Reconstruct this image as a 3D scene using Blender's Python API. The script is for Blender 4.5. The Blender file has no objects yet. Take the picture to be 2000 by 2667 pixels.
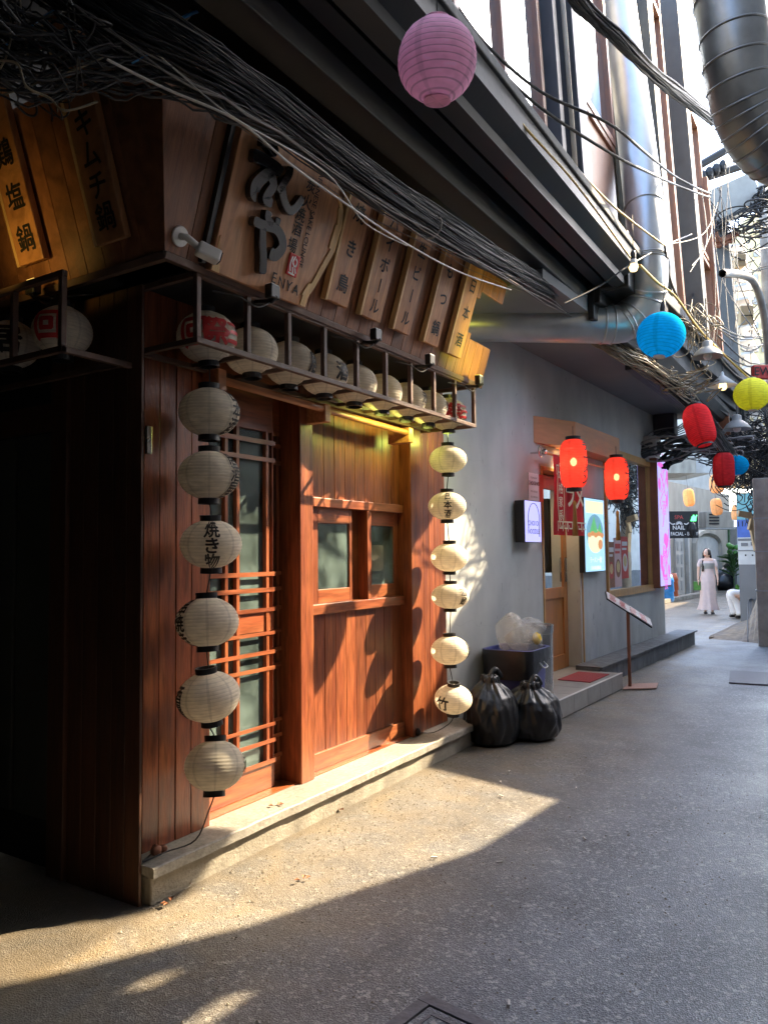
import bpy, bmesh, math, random
from mathutils import Vector, Matrix
random.seed(7)
R=math.radians
sc=bpy.context.scene
# ------------------------------------------------------------------ camera, world, sun, exposure
YAW,PITCH,ROLL,EYE=R(32.0),R(3.06),R(0.63),1.6
FPX=2004.0
fwd=Vector((math.cos(PITCH)*math.cos(YAW),math.cos(PITCH)*math.sin(YAW),math.sin(PITCH)))
rt0=Vector((math.sin(YAW),-math.cos(YAW),0)); up0=rt0.cross(fwd)
RT=rt0*math.cos(ROLL)-up0*math.sin(ROLL); UP=up0*math.cos(ROLL)+rt0*math.sin(ROLL)
EYEP=Vector((0,0,EYE))
cd=bpy.data.cameras.new('camera'); cam=bpy.data.objects.new('camera',cd); sc.collection.objects.link(cam)
cam.matrix_world=Matrix.Translation(EYEP)@Matrix((RT,UP,-fwd)).transposed().to_4x4()
cd.sensor_fit='VERTICAL'; cd.sensor_height=24; cd.sensor_width=18; cd.lens=24*FPX/2667.0
cd.clip_start=.05; cd.clip_end=400; sc.camera=cam
SUN_DIR=Vector((-.644,.435,-.629)).normalized()      # the way the light travels
w=bpy.data.worlds.new("World"); sc.world=w; w.use_nodes=True
nt=w.node_tree; bg=nt.nodes['Background']
sky=nt.nodes.new('ShaderNodeTexSky'); sky.sky_type='NISHITA'; sky.sun_disc=False
sky.sun_elevation=math.asin(-SUN_DIR.z); sky.sun_rotation=math.atan2(-SUN_DIR.x,-SUN_DIR.y)
sky.air_density=1.0; sky.dust_density=1.5
nt.links.new(sky.outputs[0],bg.inputs[0]); bg.inputs[1].default_value=.15
sl=bpy.data.lights.new('sun','SUN'); sl.energy=2.45; sl.angle=R(.55); sl.color=(1,.80,.53)
so=bpy.data.objects.new('sun',sl); sc.collection.objects.link(so)
so.rotation_euler=SUN_DIR.to_track_quat('-Z','Y').to_euler(); so.location=(12,-8,14)
vs=sc.view_settings; sc.display_settings.display_device='sRGB'
vs.view_transform='Standard'; vs.look='None'; vs.gamma=1; vs.exposure=3.3; vs.use_curve_mapping=False
sc.cycles.use_denoising=True; sc.cycles.max_bounces=8; sc.cycles.diffuse_bounces=4; sc.cycles.sample_clamp_indirect=6
# ------------------------------------------------------------------ helpers
def ray(x,y): return fwd+RT*((x-1000)/FPX)-UP*((y-1333.5)/FPX)
def onY(x,y,Y): v=ray(x,y); return EYEP+v*(Y/v.y)
def onX(x,y,X): v=ray(x,y); return EYEP+v*(X/v.x)
def onZ(x,y,Z=0): v=ray(x,y); return EYEP+v*((Z-EYE)/v.z)
def atD(x,y,D): return EYEP+ray(x,y)*D
def onP(x,y,P,n):
    v=ray(x,y); return EYEP+v*((P-EYEP).dot(n)/v.dot(n))
class Frame:
    def __init__(s,o,u,v,w): s.o=Vector(o); s.u=Vector(u).normalized(); s.v=Vector(v).normalized(); s.w=Vector(w).normalized()
    def __call__(s,a,b,c): return s.o+s.u*a+s.v*b+s.w*c
    def inv(s,p): d=p-s.o; return Vector((d.dot(s.u),d.dot(s.v),d.dot(s.w)))
WORLD=Frame((0,0,0),(1,0,0),(0,1,0),(0,0,1))
class MB:
    def __init__(s,f=WORLD): s.v=[]; s.f=[]; s.fr=f; s.smooth=False; s.mi=[]
    def p(s,*a): s.v.append(s.fr(*a)); return len(s.v)-1
    def box(s,x0,x1,y0,y1,z0,z1):
        i=len(s.v)
        for z in (z0,z1):
            for x,y in ((x0,y0),(x1,y0),(x1,y1),(x0,y1)): s.p(x,y,z)
        s.f+=[(i,i+3,i+2,i+1),(i+4,i+5,i+6,i+7),(i,i+1,i+5,i+4),(i+1,i+2,i+6,i+5),(i+2,i+3,i+7,i+6),(i+3,i,i+4,i+7)]
        return s
    def prism(s,pts,c0,c1,axis='z'):
        n=len(pts); i=len(s.v)
        for c in (c0,c1):
            for a,b in pts:
                if axis=='z': s.p(a,b,c)
                elif axis=='y': s.p(a,c,b)
                else: s.p(c,a,b)
        s.f.append(tuple(range(i+n-1,i-1,-1))); s.f.append(tuple(range(i+n,i+2*n)))
        for k in range(n): s.f.append((i+k,i+(k+1)%n,i+n+(k+1)%n,i+n+k))
        return s
    def quad(s,a,b,c,d):
        i=len(s.v); s.v+=[Vector(a),Vector(b),Vector(c),Vector(d)]; s.f.append((i,i+1,i+2,i+3)); return s
    def tube(s,pts,r,n=8,cap=True):
        pts=[Vector(p) for p in pts]; rs=r if isinstance(r,(list,tuple)) else [r]*len(pts)
        i0=len(s.v); prev=None
        for k,p in enumerate(pts):
            t=(pts[min(k+1,len(pts)-1)]-pts[max(k-1,0)])
            if t.length<1e-9: t=Vector((0,0,1))
            t.normalize()
            if prev is None:
                a=t.orthogonal().normalized()
            else:
                a=prev-t*prev.dot(t)
                if a.length<1e-6: a=t.orthogonal()
                a.normalize()
            prev=a; b=t.cross(a)
            for j in range(n):
                an=2*math.pi*j/n; s.v.append(p+(a*math.cos(an)+b*math.sin(an))*rs[k])
        for k in range(len(pts)-1):
            for j in range(n):
                a=i0+k*n+j; b=i0+k*n+(j+1)%n; s.f.append((a,b,b+n,a+n))
        if cap:
            s.f.append(tuple(i0+j for j in range(n-1,-1,-1))); e=i0+(len(pts)-1)*n; s.f.append(tuple(e+j for j in range(n)))
        return s
    def lathe(s,prof,n=24,c=(0,0,0),cap=False,wob=0,sx=1,sy=1):
        i=len(s.v)
        for r,z in prof:
            for j in range(n):
                a=2*math.pi*j/n; rr=r*(1+wob*math.sin(3*a+z*9)); s.p(c[0]+sx*rr*math.cos(a),c[1]+sy*rr*math.sin(a),c[2]+z)
        for k in range(len(prof)-1):
            for j in range(n):
                a=i+k*n+j; b=i+k*n+(j+1)%n; s.f.append((a,b,b+n,a+n))
        if cap:
            s.f.append(tuple(i+j for j in range(n-1,-1,-1))); e=i+(len(prof)-1)*n; s.f.append(tuple(e+j for j in range(n)))
        return s
    def blob(s,c,r,seg=8,ring=6,jit=0):
        c=Vector(c); r=r if isinstance(r,(list,tuple)) else (r,r,r); i=len(s.v)
        for k in range(ring+1):
            th=math.pi*k/ring
            for j in range(seg):
                a=2*math.pi*j/seg; q=1+random.uniform(-jit,jit)
                s.v.append(c+Vector((r[0]*q*math.sin(th)*math.cos(a),r[1]*q*math.sin(th)*math.sin(a),r[2]*q*math.cos(th))))
        for k in range(ring):
            for j in range(seg):
                a=i+k*seg+j; b=i+k*seg+(j+1)%seg; s.f.append((a,a+seg,b+seg,b))
        return s
    def polys(s,vs,fs,fn):
        i=len(s.v)
        for v in vs: s.v.append(fn(v))
        for f in fs: s.f.append(tuple(i+k for k in f))
        return s
COL=sc.collection
def wpos(o):
    p=Vector((0,0,0))
    while o is not None: p+=o.location; o=o.parent
    return p
def obj(name,mb,mat=None,parent=None,local=False,smooth=False,bev=0,kind=None,label=None):
    off=Vector((0,0,0)) if (local or parent is None) else wpos(parent)
    me=bpy.data.meshes.new(name); me.from_pydata([tuple(v-off) for v in mb.v],[],mb.f); me.validate(); me.update()
    if smooth: me.polygons.foreach_set('use_smooth',[True]*len(me.polygons))
    o=bpy.data.objects.new(name,me); COL.objects.link(o)
    if mat: me.materials.append(mat)
    if parent: o.parent=parent
    if bev:
        m=o.modifiers.new('bevel','BEVEL'); m.width=bev; m.segments=2; m.limit_method='ANGLE'; m.angle_limit=R(40)
    if kind: o['kind']=kind
    if label: o['label']=label
    return o
def tag(o,label,cat,group=None,kind=None):
    o['label']=label; o['category']=cat
    if group: o['group']=group
    if kind: o['kind']=kind
    return o
def thing(name,label,cat,loc=(0,0,0),group=None,rot=(0,0,0)):
    o=bpy.data.objects.new(name,None); COL.objects.link(o); o.location=loc; o.rotation_euler=rot; o.empty_display_size=.1
    return tag(o,label,cat,group)
def struct(name,mb,mat,**k):
    return obj(name,mb,mat,kind='structure',**k)
_used={}
def dup(root,loc=None,label=None,rot=None):
    def cp(o,par):
        c=o.copy(); COL.objects.link(c); c.parent=par
        for ch in o.children: cp(ch,c)
        return c
    r=cp(root,None)
    if loc is not None: r.location=loc
    if rot is not None: r.rotation_euler=rot
    if label: r['label']=label
    return r
def sag(a,b,s,n=12,wig=0):
    a=Vector(a); b=Vector(b); out=[]
    for k in range(n+1):
        t=k/n; p=a.lerp(b,t); p.z-=4*s*t*(1-t)
        if wig and 0<k<n: p+=Vector([random.uniform(-wig,wig) for _ in range(3)])
        out.append(p)
    return out
def smoothpath(pts,n=6):
    pts=[Vector(p) for p in pts]; P=[pts[0]]+pts+[pts[-1]]; out=[]
    for i in range(1,len(P)-2):
        for k in range(n):
            t=k/n; a,b,c,d=P[i-1],P[i],P[i+1],P[i+2]
            out.append(.5*((2*b)+(c-a)*t+(2*a-5*b+4*c-d)*t*t+(3*b-a-3*c+d)*t**3))
    out.append(pts[-1]); return out
# ---- lettering
_tc={}
def text2d(s,bold=0.0,ext=0.0):
    key=(s,bold,ext)
    if key in _tc: return _tc[key]
    cu=bpy.data.curves.new('t','FONT'); cu.body=s; cu.size=1; cu.offset=bold; cu.extrude=ext; cu.resolution_u=3
    cu.align_x='CENTER'; cu.align_y='CENTER'
    ob=bpy.data.objects.new('t',cu); COL.objects.link(ob)
    bpy.context.view_layer.update()
    me=bpy.data.meshes.new_from_object(ob.evaluated_get(bpy.context.evaluated_depsgraph_get()))
    vs=[Vector(v.co) for v in me.vertices]; fs=[tuple(p.vertices) for p in me.polygons]
    bpy.data.objects.remove(ob); bpy.data.meshes.remove(me)
    if len(s)==1 and vs:
        cx=(min(v.x for v in vs)+max(v.x for v in vs))/2; cy=(min(v.y for v in vs)+max(v.y for v in vs))/2
        k=1.0
        vs=[Vector((v.x-cx,v.y-cy,v.z))*k for v in vs]
    _tc[key]=(vs,fs); return vs,fs
def subdiv(vs,fs,L):
    bm=bmesh.new(); bv=[bm.verts.new(v) for v in vs]
    for f in fs:
        try: bm.faces.new([bv[i] for i in f])
        except ValueError: pass
    bmesh.ops.triangulate(bm,faces=bm.faces[:])
    for _ in range(4):
        ed=[e for e in bm.edges if e.calc_length()>L]
        if not ed: break
        bmesh.ops.subdivide_edges(bm,edges=ed,cuts=1)
        bmesh.ops.triangulate(bm,faces=bm.faces[:])
    bm.verts.index_update()
    o=([v.co.copy() for v in bm.verts],[tuple(v.index for v in f.verts) for f in bm.faces]); bm.free(); return o
def letters(mb,fr,s,size,cx,cy,vertical=False,step=1.15,bold=0.0,ext=0.0,depth=.003,sx=1.0,rot=0):
    if bold:
        b=bold*size*.55
        for i,(dx,dy) in enumerate(((b,0),(-b,0),(0,b),(0,-b))): letters(mb,fr,s,size,cx+dx,cy+dy,vertical,step,0,ext,depth+.0003*(i+1),sx,rot)
        return mb
    """text on plane fr (u right, v up, w outward)"""
    ca,sa=math.cos(rot),math.sin(rot)
    if vertical:
        n=len(s)
        for i,ch in enumerate(s):
            if ch==' ': continue
            vs,fs=text2d(ch,bold,ext/size if ext else 0)
            oy=cy+((n-1)/2-i)*step*size
            if ch=='ー': mb.polys([Vector((v.y,-v.x,v.z)) for v in vs],fs,lambda v,oy=oy: fr(cx+v.x*size*sx,oy+v.y*size,depth+v.z*size))
            else: mb.polys(vs,fs,lambda v,oy=oy: fr(cx+v.x*size*sx,oy+v.y*size,depth+v.z*size))
    else:
        vs,fs=text2d(s,bold,ext/size if ext else 0)
        mb.polys(vs,fs,lambda v: fr(cx+(v.x*ca*sx-v.y*sa)*size,cy+(v.x*sa*sx+v.y*ca)*size,depth+v.z*size))
    return mb
# ---- materials
def newmat(name):
    m=bpy.data.materials.new(name); m.use_nodes=True; n=m.node_tree; return m,n,n.nodes['Principled BSDF']
def pmat(name,col,rough=.6,metal=0,var=.25,scale=6,stretch=(1,1,1),col2=None,bump=.15,bscale=50,coat=0,rand=0,spec=.5,emit=None,estr=0,detail=6,distort=0,c2amt=.5,c2scale=2.5,alpha=None,trans=0):
    m,t,b=newmat(name); N=t.nodes; L=t.links
    tc=N.new('ShaderNodeTexCoord'); mp=N.new('ShaderNodeMapping'); mp.inputs['Scale'].default_value=stretch
    L.new(tc.outputs['Object'],mp.inputs[0])
    if rand:
        oi=N.new('ShaderNodeObjectInfo'); cx=N.new('ShaderNodeCombineXYZ')
        mu=N.new('ShaderNodeMath'); mu.operation='MULTIPLY'; mu.inputs[1].default_value=37
        L.new(oi.outputs['Random'],mu.inputs[0]); 
        for i in range(3): L.new(mu.outputs[0],cx.inputs[i])
        L.new(cx.outputs[0],mp.inputs['Location'])
    n1=N.new('ShaderNodeTexNoise'); n1.inputs['Scale'].default_value=scale; n1.inputs['Detail'].default_value=detail; n1.inputs['Distortion'].default_value=distort
    L.new(mp.outputs[0],n1.inputs['Vector'])
    rmp=N.new('ShaderNodeMapRange'); rmp.inputs[1].default_value=.3; rmp.inputs[2].default_value=.7
    rmp.inputs[3].default_value=1-var; rmp.inputs[4].default_value=1+var
    L.new(n1.outputs['Fac'],rmp.inputs[0])
    mul=N.new('ShaderNodeMix'); mul.data_type='RGBA'; mul.blend_type='MULTIPLY'; mul.inputs[0].default_value=1
    mul.inputs[6].default_value=(*col,1); src=mul.inputs[6]
    if col2:
        n2=N.new('ShaderNodeTexNoise'); n2.inputs['Scale'].default_value=c2scale; n2.inputs['Detail'].default_value=5
        L.new(mp.outputs[0],n2.inputs['Vector'])
        mr2=N.new('ShaderNodeMapRange'); mr2.inputs[1].default_value=.5-.25*c2amt; mr2.inputs[2].default_value=.5+.35*(1.2-c2amt); L.new(n2.outputs['Fac'],mr2.inputs[0])
        mx=N.new('ShaderNodeMix'); mx.data_type='RGBA'; mx.inputs[6].default_value=(*col,1); mx.inputs[7].default_value=(*col2,1)
        L.new(mr2.outputs[0],mx.inputs[0]); L.new(mx.outputs[2],src)
    L.new(rmp.outputs[0],mul.inputs[7]); out=mul.outputs[2]
    if rand:
        mr=N.new('ShaderNodeMapRange'); mr.inputs[3].default_value=1-rand; mr.inputs[4].default_value=1+rand
        L.new(oi.outputs['Random'],mr.inputs[0])
        m3=N.new('ShaderNodeMix'); m3.data_type='RGBA'; m3.blend_type='MULTIPLY'; m3.inputs[0].default_value=1
        L.new(out,m3.inputs[6]); L.new(mr.outputs[0],m3.inputs[7]); out=m3.outputs[2]
    L.new(out,b.inputs['Base Color'])
    b.inputs['Metallic'].default_value=metal; b.inputs['Specular IOR Level'].default_value=spec
    rr=N.new('ShaderNodeMapRange'); rr.inputs[3].default_value=max(0,rough-.12); rr.inputs[4].default_value=min(1,rough+.12)
    L.new(n1.outputs['Fac'],rr.inputs[0]); L.new(rr.outputs[0],b.inputs['Roughness'])
    if coat: b.inputs['Coat Weight'].default_value=coat; b.inputs['Coat Roughness'].default_value=.25
    if bump:
        nb=N.new('ShaderNodeTexNoise'); nb.inputs['Scale'].default_value=bscale; nb.inputs['Detail'].default_value=4
        L.new(mp.outputs[0],nb.inputs['Vector']); bp=N.new('ShaderNodeBump'); bp.inputs['Strength'].default_value=bump; bp.inputs['Distance'].default_value=.01
        L.new(nb.outputs['Fac'],bp.inputs['Height']); L.new(bp.outputs[0],b.inputs['Normal'])
    if emit: b.inputs['Emission Color'].default_value=(*emit,1); b.inputs['Emission Strength'].default_value=estr
    if alpha is not None: b.inputs['Alpha'].default_value=alpha
    if trans: b.inputs['Transmission Weight'].default_value=trans
    return m
def paper(name,col,ribs=True,mix=.5,seams=None,emit=None,estr=0,ribk=.72,nr=14,h=.25,glow=None,transp=0):
    """thin lantern paper or cloth: lets light through, dark wire lines and seam strips"""
    m,t,b=newmat(name); N=t.nodes; L=t.links
    tc=N.new('ShaderNodeTexCoord'); sx=N.new('ShaderNodeSeparateXYZ'); L.new(tc.outputs['Object'],sx.inputs[0])
    n1=N.new('ShaderNodeTexNoise'); n1.inputs['Scale'].default_value=22; n1.inputs['Detail'].default_value=5
    mp=N.new('ShaderNodeMapping'); mp.inputs['Scale'].default_value=(1,1,2.5); L.new(tc.outputs['Object'],mp.inputs[0]); L.new(mp.outputs[0],n1.inputs['Vector'])
    r1=N.new('ShaderNodeMapRange'); r1.inputs[1].default_value=.3; r1.inputs[2].default_value=.7; r1.inputs[3].default_value=.86; r1.inputs[4].default_value=1.08
    L.new(n1.outputs['Fac'],r1.inputs[0])
    # wire lines
    mz=N.new('ShaderNodeMath'); mz.operation='MULTIPLY'; mz.inputs[1].default_value=2*math.pi*nr/h; L.new(sx.outputs[2],mz.inputs[0])
    cs=N.new('ShaderNodeMath'); cs.operation='COSINE'; L.new(mz.outputs[0],cs.inputs[0])
    r2=N.new('ShaderNodeMapRange'); r2.inputs[1].default_value=.72; r2.inputs[2].default_value=1; r2.inputs[3].default_value=1; r2.inputs[4].default_value=ribk if ribs else 1
    L.new(cs.outputs[0],r2.inputs[0])
    # seams
    at=N.new('ShaderNodeMath'); at.operation='ARCTAN2'; L.new(sx.outputs[1],at.inputs[0]); L.new(sx.outputs[0],at.inputs[1])
    m8=N.new('ShaderNodeMath'); m8.operation='MULTIPLY'; m8.inputs[1].default_value=(seams or 8); L.new(at.outputs[0],m8.inputs[0])
    c8=N.new('ShaderNodeMath'); c8.operation='COSINE'; L.new(m8.outputs[0],c8.inputs[0])
    r3=N.new('ShaderNodeMapRange'); r3.inputs[1].default_value=.9; r3.inputs[2].default_value=.96; r3.inputs[3].default_value=1; r3.inputs[4].default_value=.84
    L.new(c8.outputs[0],r3.inputs[0])
    a=N.new('ShaderNodeMath'); a.operation='MULTIPLY'; L.new(r1.outputs[0],a.inputs[0]); L.new(r2.outputs[0],a.inputs[1])
    a2=N.new('ShaderNodeMath'); a2.operation='MULTIPLY'; L.new(a.outputs[0],a2.inputs[0]); L.new(r3.outputs[0],a2.inputs[1])
    gm=N.new('ShaderNodeGamma'); gm.inputs[0].default_value=(*col,1)
    mx=N.new('ShaderNodeMix'); mx.data_type='RGBA'; mx.blend_type='MULTIPLY'; mx.inputs[0].default_value=1; mx.inputs[6].default_value=(*col,1)
    L.new(a2.outputs[0],mx.inputs[7])
    oi=N.new('ShaderNodeObjectInfo'); ra=N.new('ShaderNodeMapRange'); ra.inputs[3].default_value=.84; ra.inputs[4].default_value=1.06; L.new(oi.outputs['Random'],ra.inputs[0])
    a3=N.new('ShaderNodeMath'); a3.operation='MULTIPLY'; L.new(a2.outputs[0],a3.inputs[0]); L.new(ra.outputs[0],a3.inputs[1]); L.new(a3.outputs[0],mx.inputs[7])
    df=N.new('ShaderNodeBsdfDiffuse'); tr=N.new('ShaderNodeBsdfTranslucent'); L.new(mx.outputs[2],df.inputs[0]); L.new(mx.outputs[2],tr.inputs[0])
    ms=N.new('ShaderNodeMixShader'); ms.inputs[0].default_value=mix; L.new(df.outputs[0],ms.inputs[1]); L.new(tr.outputs[0],ms.inputs[2])
    out=ms.outputs[0]
    if transp:
        tp=N.new('ShaderNodeBsdfTransparent'); m9=N.new('ShaderNodeMixShader'); m9.inputs[0].default_value=transp; L.new(out,m9.inputs[1]); L.new(tp.outputs[0],m9.inputs[2]); out=m9.outputs[0]
    if estr:
        em=N.new('ShaderNodeEmission'); em.inputs[1].default_value=estr
        me=N.new('ShaderNodeMix'); me.data_type='RGBA'; me.blend_type='MULTIPLY'; me.inputs[0].default_value=1; me.inputs[6].default_value=(*emit,1); L.new(a2.outputs[0],me.inputs[7]); L.new(me.outputs[2],em.inputs[0])
        ad=N.new('ShaderNodeAddShader'); L.new(out,ad.inputs[0]); L.new(em.outputs[0],ad.inputs[1]); out=ad.outputs[0]
    L.new(out,N['Material Output'].inputs[0]); N.remove(b)
    return m
def glass(name,tint=(.8,.9,.88),rough=.02,mixv=.75,film_=.3):
    """window pane: part mirror, part clear"""
    m,t,b=newmat(name); N=t.nodes; L=t.links; N.remove(b)
    gl=N.new('ShaderNodeBsdfGlossy'); gl.inputs['Roughness'].default_value=rough; gl.inputs[0].default_value=(.9,.95,.95,1)
    tc=N.new('ShaderNodeTexCoord'); nn=N.new('ShaderNodeTexNoise'); nn.inputs['Scale'].default_value=3; L.new(tc.outputs['Object'],nn.inputs['Vector'])
    bp=N.new('ShaderNodeBump'); bp.inputs['Strength'].default_value=.03; bp.inputs['Distance'].default_value=.02; L.new(nn.outputs['Fac'],bp.inputs['Height']); L.new(bp.outputs[0],gl.inputs['Normal'])
    tr=N.new('ShaderNodeBsdfTransparent'); tr.inputs[0].default_value=(*tint,1)
    df=N.new('ShaderNodeBsdfDiffuse'); df.inputs[0].default_value=(.30,.42,.40,1)
    n2=N.new('ShaderNodeTexNoise'); n2.inputs['Scale'].default_value=5; n2.inputs['Detail'].default_value=6; L.new(tc.outputs['Object'],n2.inputs['Vector'])
    r2=N.new('ShaderNodeMapRange'); r2.inputs[1].default_value=.3; r2.inputs[2].default_value=.8; r2.inputs[3].default_value=.04; r2.inputs[4].default_value=.04+film_*(1-mixv)
    L.new(n2.outputs['Fac'],r2.inputs[0])
    m1=N.new('ShaderNodeMixShader'); L.new(r2.outputs[0],m1.inputs[0]); L.new(tr.outputs[0],m1.inputs[1]); L.new(df.outputs[0],m1.inputs[2])
    fr=N.new('ShaderNodeFresnel'); fr.inputs[0].default_value=1.5
    m2=N.new('ShaderNodeMixShader'); L.new(fr.outputs[0],m2.inputs[0]); L.new(m1.outputs[0],m2.inputs[1]); L.new(gl.outputs[0],m2.inputs[2])
    L.new(m2.outputs[0],N['Material Output'].inputs[0]); return m
M={}
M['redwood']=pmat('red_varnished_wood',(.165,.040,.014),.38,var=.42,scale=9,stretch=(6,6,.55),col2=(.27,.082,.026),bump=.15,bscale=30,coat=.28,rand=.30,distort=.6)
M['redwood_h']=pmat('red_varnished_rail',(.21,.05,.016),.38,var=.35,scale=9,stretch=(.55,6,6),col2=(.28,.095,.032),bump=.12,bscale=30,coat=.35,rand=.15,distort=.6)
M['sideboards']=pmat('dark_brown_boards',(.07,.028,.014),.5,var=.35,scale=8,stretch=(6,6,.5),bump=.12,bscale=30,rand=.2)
M['signwood']=pmat('oiled_plank_wood',(.46,.22,.09),.5,var=.28,scale=5,stretch=(7,2,.6),col2=(.30,.12,.05),bump=.12,bscale=30,rand=.12,distort=1.2)
M['slab']=pmat('live_edge_slab_wood',(.40,.185,.08),.45,var=.30,scale=3.0,stretch=(4.5,2,.55),col2=(.50,.25,.11),bump=.08,bscale=25,distort=2.2,coat=.15)
M['sapwood']=pmat('pale_sapwood',(.62,.40,.17),.55,var=.2,scale=5,stretch=(6,2,.6),bump=.3,bscale=22)
M['facia']=pmat('fascia_plank_wood',(.20,.085,.04),.5,var=.35,scale=6,stretch=(6,2,.5),col2=(.27,.11,.05),bump=.15,bscale=26,rand=.18,distort=.8,coat=.1)
M['cage']=pmat('weathered_dark_wood',(.12,.07,.05),.6,var=.3,scale=12,stretch=(1,1,1),bump=.25,bscale=40,rand=.2)
M['pole']=pmat('bamboo_pole',(.42,.17,.07),.4,var=.25,scale=6,stretch=(.6,8,8),bump=.1,coat=.3)
M['black']=pmat('black_plastic',(.012,.012,.013),.45,var=.2,bump=.05)
M['lacquer']=pmat('black_glossy_letters',(.010,.010,.012),.10,var=.1,bump=0,spec=.7,coat=1.0)
M['ink']=pmat('black_ink',(.015,.013,.012),.6,var=.1,bump=0)
M['redink']=pmat('red_paint',(.55,.03,.03),.5,var=.1,bump=0)
M['white']=pmat('white_plastic',(.72,.71,.68),.4,var=.08,bump=.05)
M['concrete']=pmat('step_concrete',(.26,.24,.20),.8,var=.28,scale=7,col2=(.15,.135,.11),c2scale=4,bump=.5,bscale=60,detail=10)
M['curbtile']=pmat('granite_kerb_tile',(.30,.28,.24),.6,var=.25,scale=40,col2=(.2,.19,.17),bump=.25,bscale=80,detail=10)
M['plaster']=pmat('grey_plaster',(.48,.495,.47),.75,var=.10,scale=3.5,stretch=(1,1,.6),col2=(.37,.38,.385),c2scale=1.6,c2amt=.4,bump=.12,bscale=70,detail=9)
M['plinth']=pmat('dark_plinth',(.12,.125,.13),.8,var=.4,scale=9,stretch=(1,1,.4),bump=.4,bscale=50)
M['tile']=pmat('porch_tile',(.30,.28,.25),.5,var=.15,scale=8,bump=.1,rand=.06)
M['steel']=pmat('galvanised_duct',(.47,.49,.50),.38,metal=.72,var=.12,scale=5,stretch=(1,1,.5),bump=.05,bscale=6)
M['steeldark']=pmat('dark_spiral_duct',(.20,.215,.225),.38,metal=.85,var=.2,scale=5,bump=.05,bscale=6)
M['cable']=pmat('black_cable',(.022,.022,.023),.55,var=.8,scale=14,bump=0,rand=.3,detail=2)
M['cablegrey']=pmat('grey_cable',(.22,.21,.20),.5,var=.25,bump=0)
M['cabletan']=pmat('tan_cable',(.25,.205,.13),.5,var=.25,bump=0)
M['cableyellow']=pmat('yellow_cable',(.48,.33,.08),.45,var=.2,bump=0)
M['cablewhite']=pmat('white_cable',(.62,.60,.55),.45,var=.15,bump=0)
M['cableblue']=pmat('blue_cable',(.03,.18,.42),.45,var=.15,bump=0)
M['cablered']=pmat('red_cable',(.35,.05,.03),.45,var=.15,bump=0)
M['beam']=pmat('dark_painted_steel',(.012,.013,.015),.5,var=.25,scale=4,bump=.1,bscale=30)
M['beamgrey']=pmat('grey_painted_beam',(.055,.055,.053),.6,var=.15,scale=3,bump=.1,bscale=40)
M['ledge']=pmat('weathered_ledge',(.09,.09,.088),.7,var=.35,scale=10,bump=.4,bscale=30)
M['soffit']=pmat('grey_soffit',(.20,.21,.225),.8,var=.08,scale=3,bump=.08)
M['column']=pmat('dark_column',(.045,.05,.062),.5,var=.15,scale=4,bump=.05)
M['greycol']=pmat('grey_column',(.075,.08,.08),.55,var=.15,scale=4,bump=.05)
M['upwood']=pmat('upper_window_wood',(.20,.075,.035),.45,var=.2,scale=6,stretch=(5,5,.6),bump=.1,coat=.2)
M['uppanel']=pmat('upper_wood_panel',(.26,.13,.085),.5,var=.15,scale=5,stretch=(5,5,.6),bump=.1,coat=.2)
M['curtain']=pmat('cream_curtain',(.34,.30,.22),.8,var=.2,scale=4,stretch=(9,9,.3),bump=.3,bscale=12)
M['palewall']=pmat('pale_wall',(.45,.44,.41),.8,var=.12,scale=3,col2=(.5,.48,.43),bump=.15)
M['beige']=pmat('beige_wall',(.33,.30,.245),.8,var=.14,scale=3,stretch=(1,1,.5),col2=(.34,.31,.25),c2scale=1.5,bump=.2,bscale=40)
M['yellowwall']=pmat('ochre_wall',(.62,.50,.28),.8,var=.12,scale=3,bump=.15)
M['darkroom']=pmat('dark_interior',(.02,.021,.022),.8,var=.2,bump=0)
M['shutter']=pmat('dark_shutter',(.05,.055,.045),.6,var=.2,scale=4,bump=.05)
M['door']=pmat('orange_door_wood',(.40,.16,.045),.42,var=.22,scale=6,stretch=(6,6,.6),bump=.1,coat=.3,distort=.5)
M['frame']=pmat('yellow_oak_frame',(.50,.28,.09),.45,var=.2,scale=6,stretch=(5,5,.8),bump=.1,coat=.25)
M['awning']=pmat('awning_plywood',(.50,.235,.10),.5,var=.12,scale=4,stretch=(1,1,5),bump=.05,coat=.1)
M['glass']=glass('window_glass',mixv=.0,film_=.5,rough=.05)
M['glassclear']=glass('clear_glass',tint=(.85,.9,.88),mixv=.85)
M['rust']=pmat('copper_brown_metal',(.25,.10,.055),.5,metal=.2,var=.2,bump=.05)
M['pinkbase']=pmat('copper_base_plate',(.42,.24,.18),.5,metal=.1,var=.12,bump=.05)
M['mat']=pmat('red_door_mat',(.33,.045,.045),.9,var=.25,scale=60,bump=.8,bscale=160)
M['binblue']=pmat('blue_plastic_bin',(.07,.075,.24),.4,var=.15,scale=5,bump=.05)
M['stainless']=pmat('stainless_steel',(.6,.58,.54),.25,metal=1,var=.08,bump=0)
M['bag']=pmat('black_bin_liner',(.009,.009,.010),.34,var=.2,bump=.9,bscale=11,spec=.6,detail=4)
M['ash']=None
M['pole_c']=pmat('pole_concrete',(.36,.32,.27),.85,var=.2,scale=6,col2=(.22,.17,.13),bump=.35,bscale=50)
M['mound']=pmat('crumbled_cement',(.21,.155,.10),.9,var=.3,scale=8,col2=(.16,.13,.11),c2scale=3,bump=.8,bscale=30)
M['cardboard']=pmat('brown_board',(.38,.27,.15),.8,var=.15,bump=.1)
M['greymetal']=pmat('grey_metal_box',(.30,.30,.28),.5,var=.12,bump=.05)
M['skin']=pmat('skin',(.66,.42,.31),.5,var=.05,scale=20,bump=0)
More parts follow.
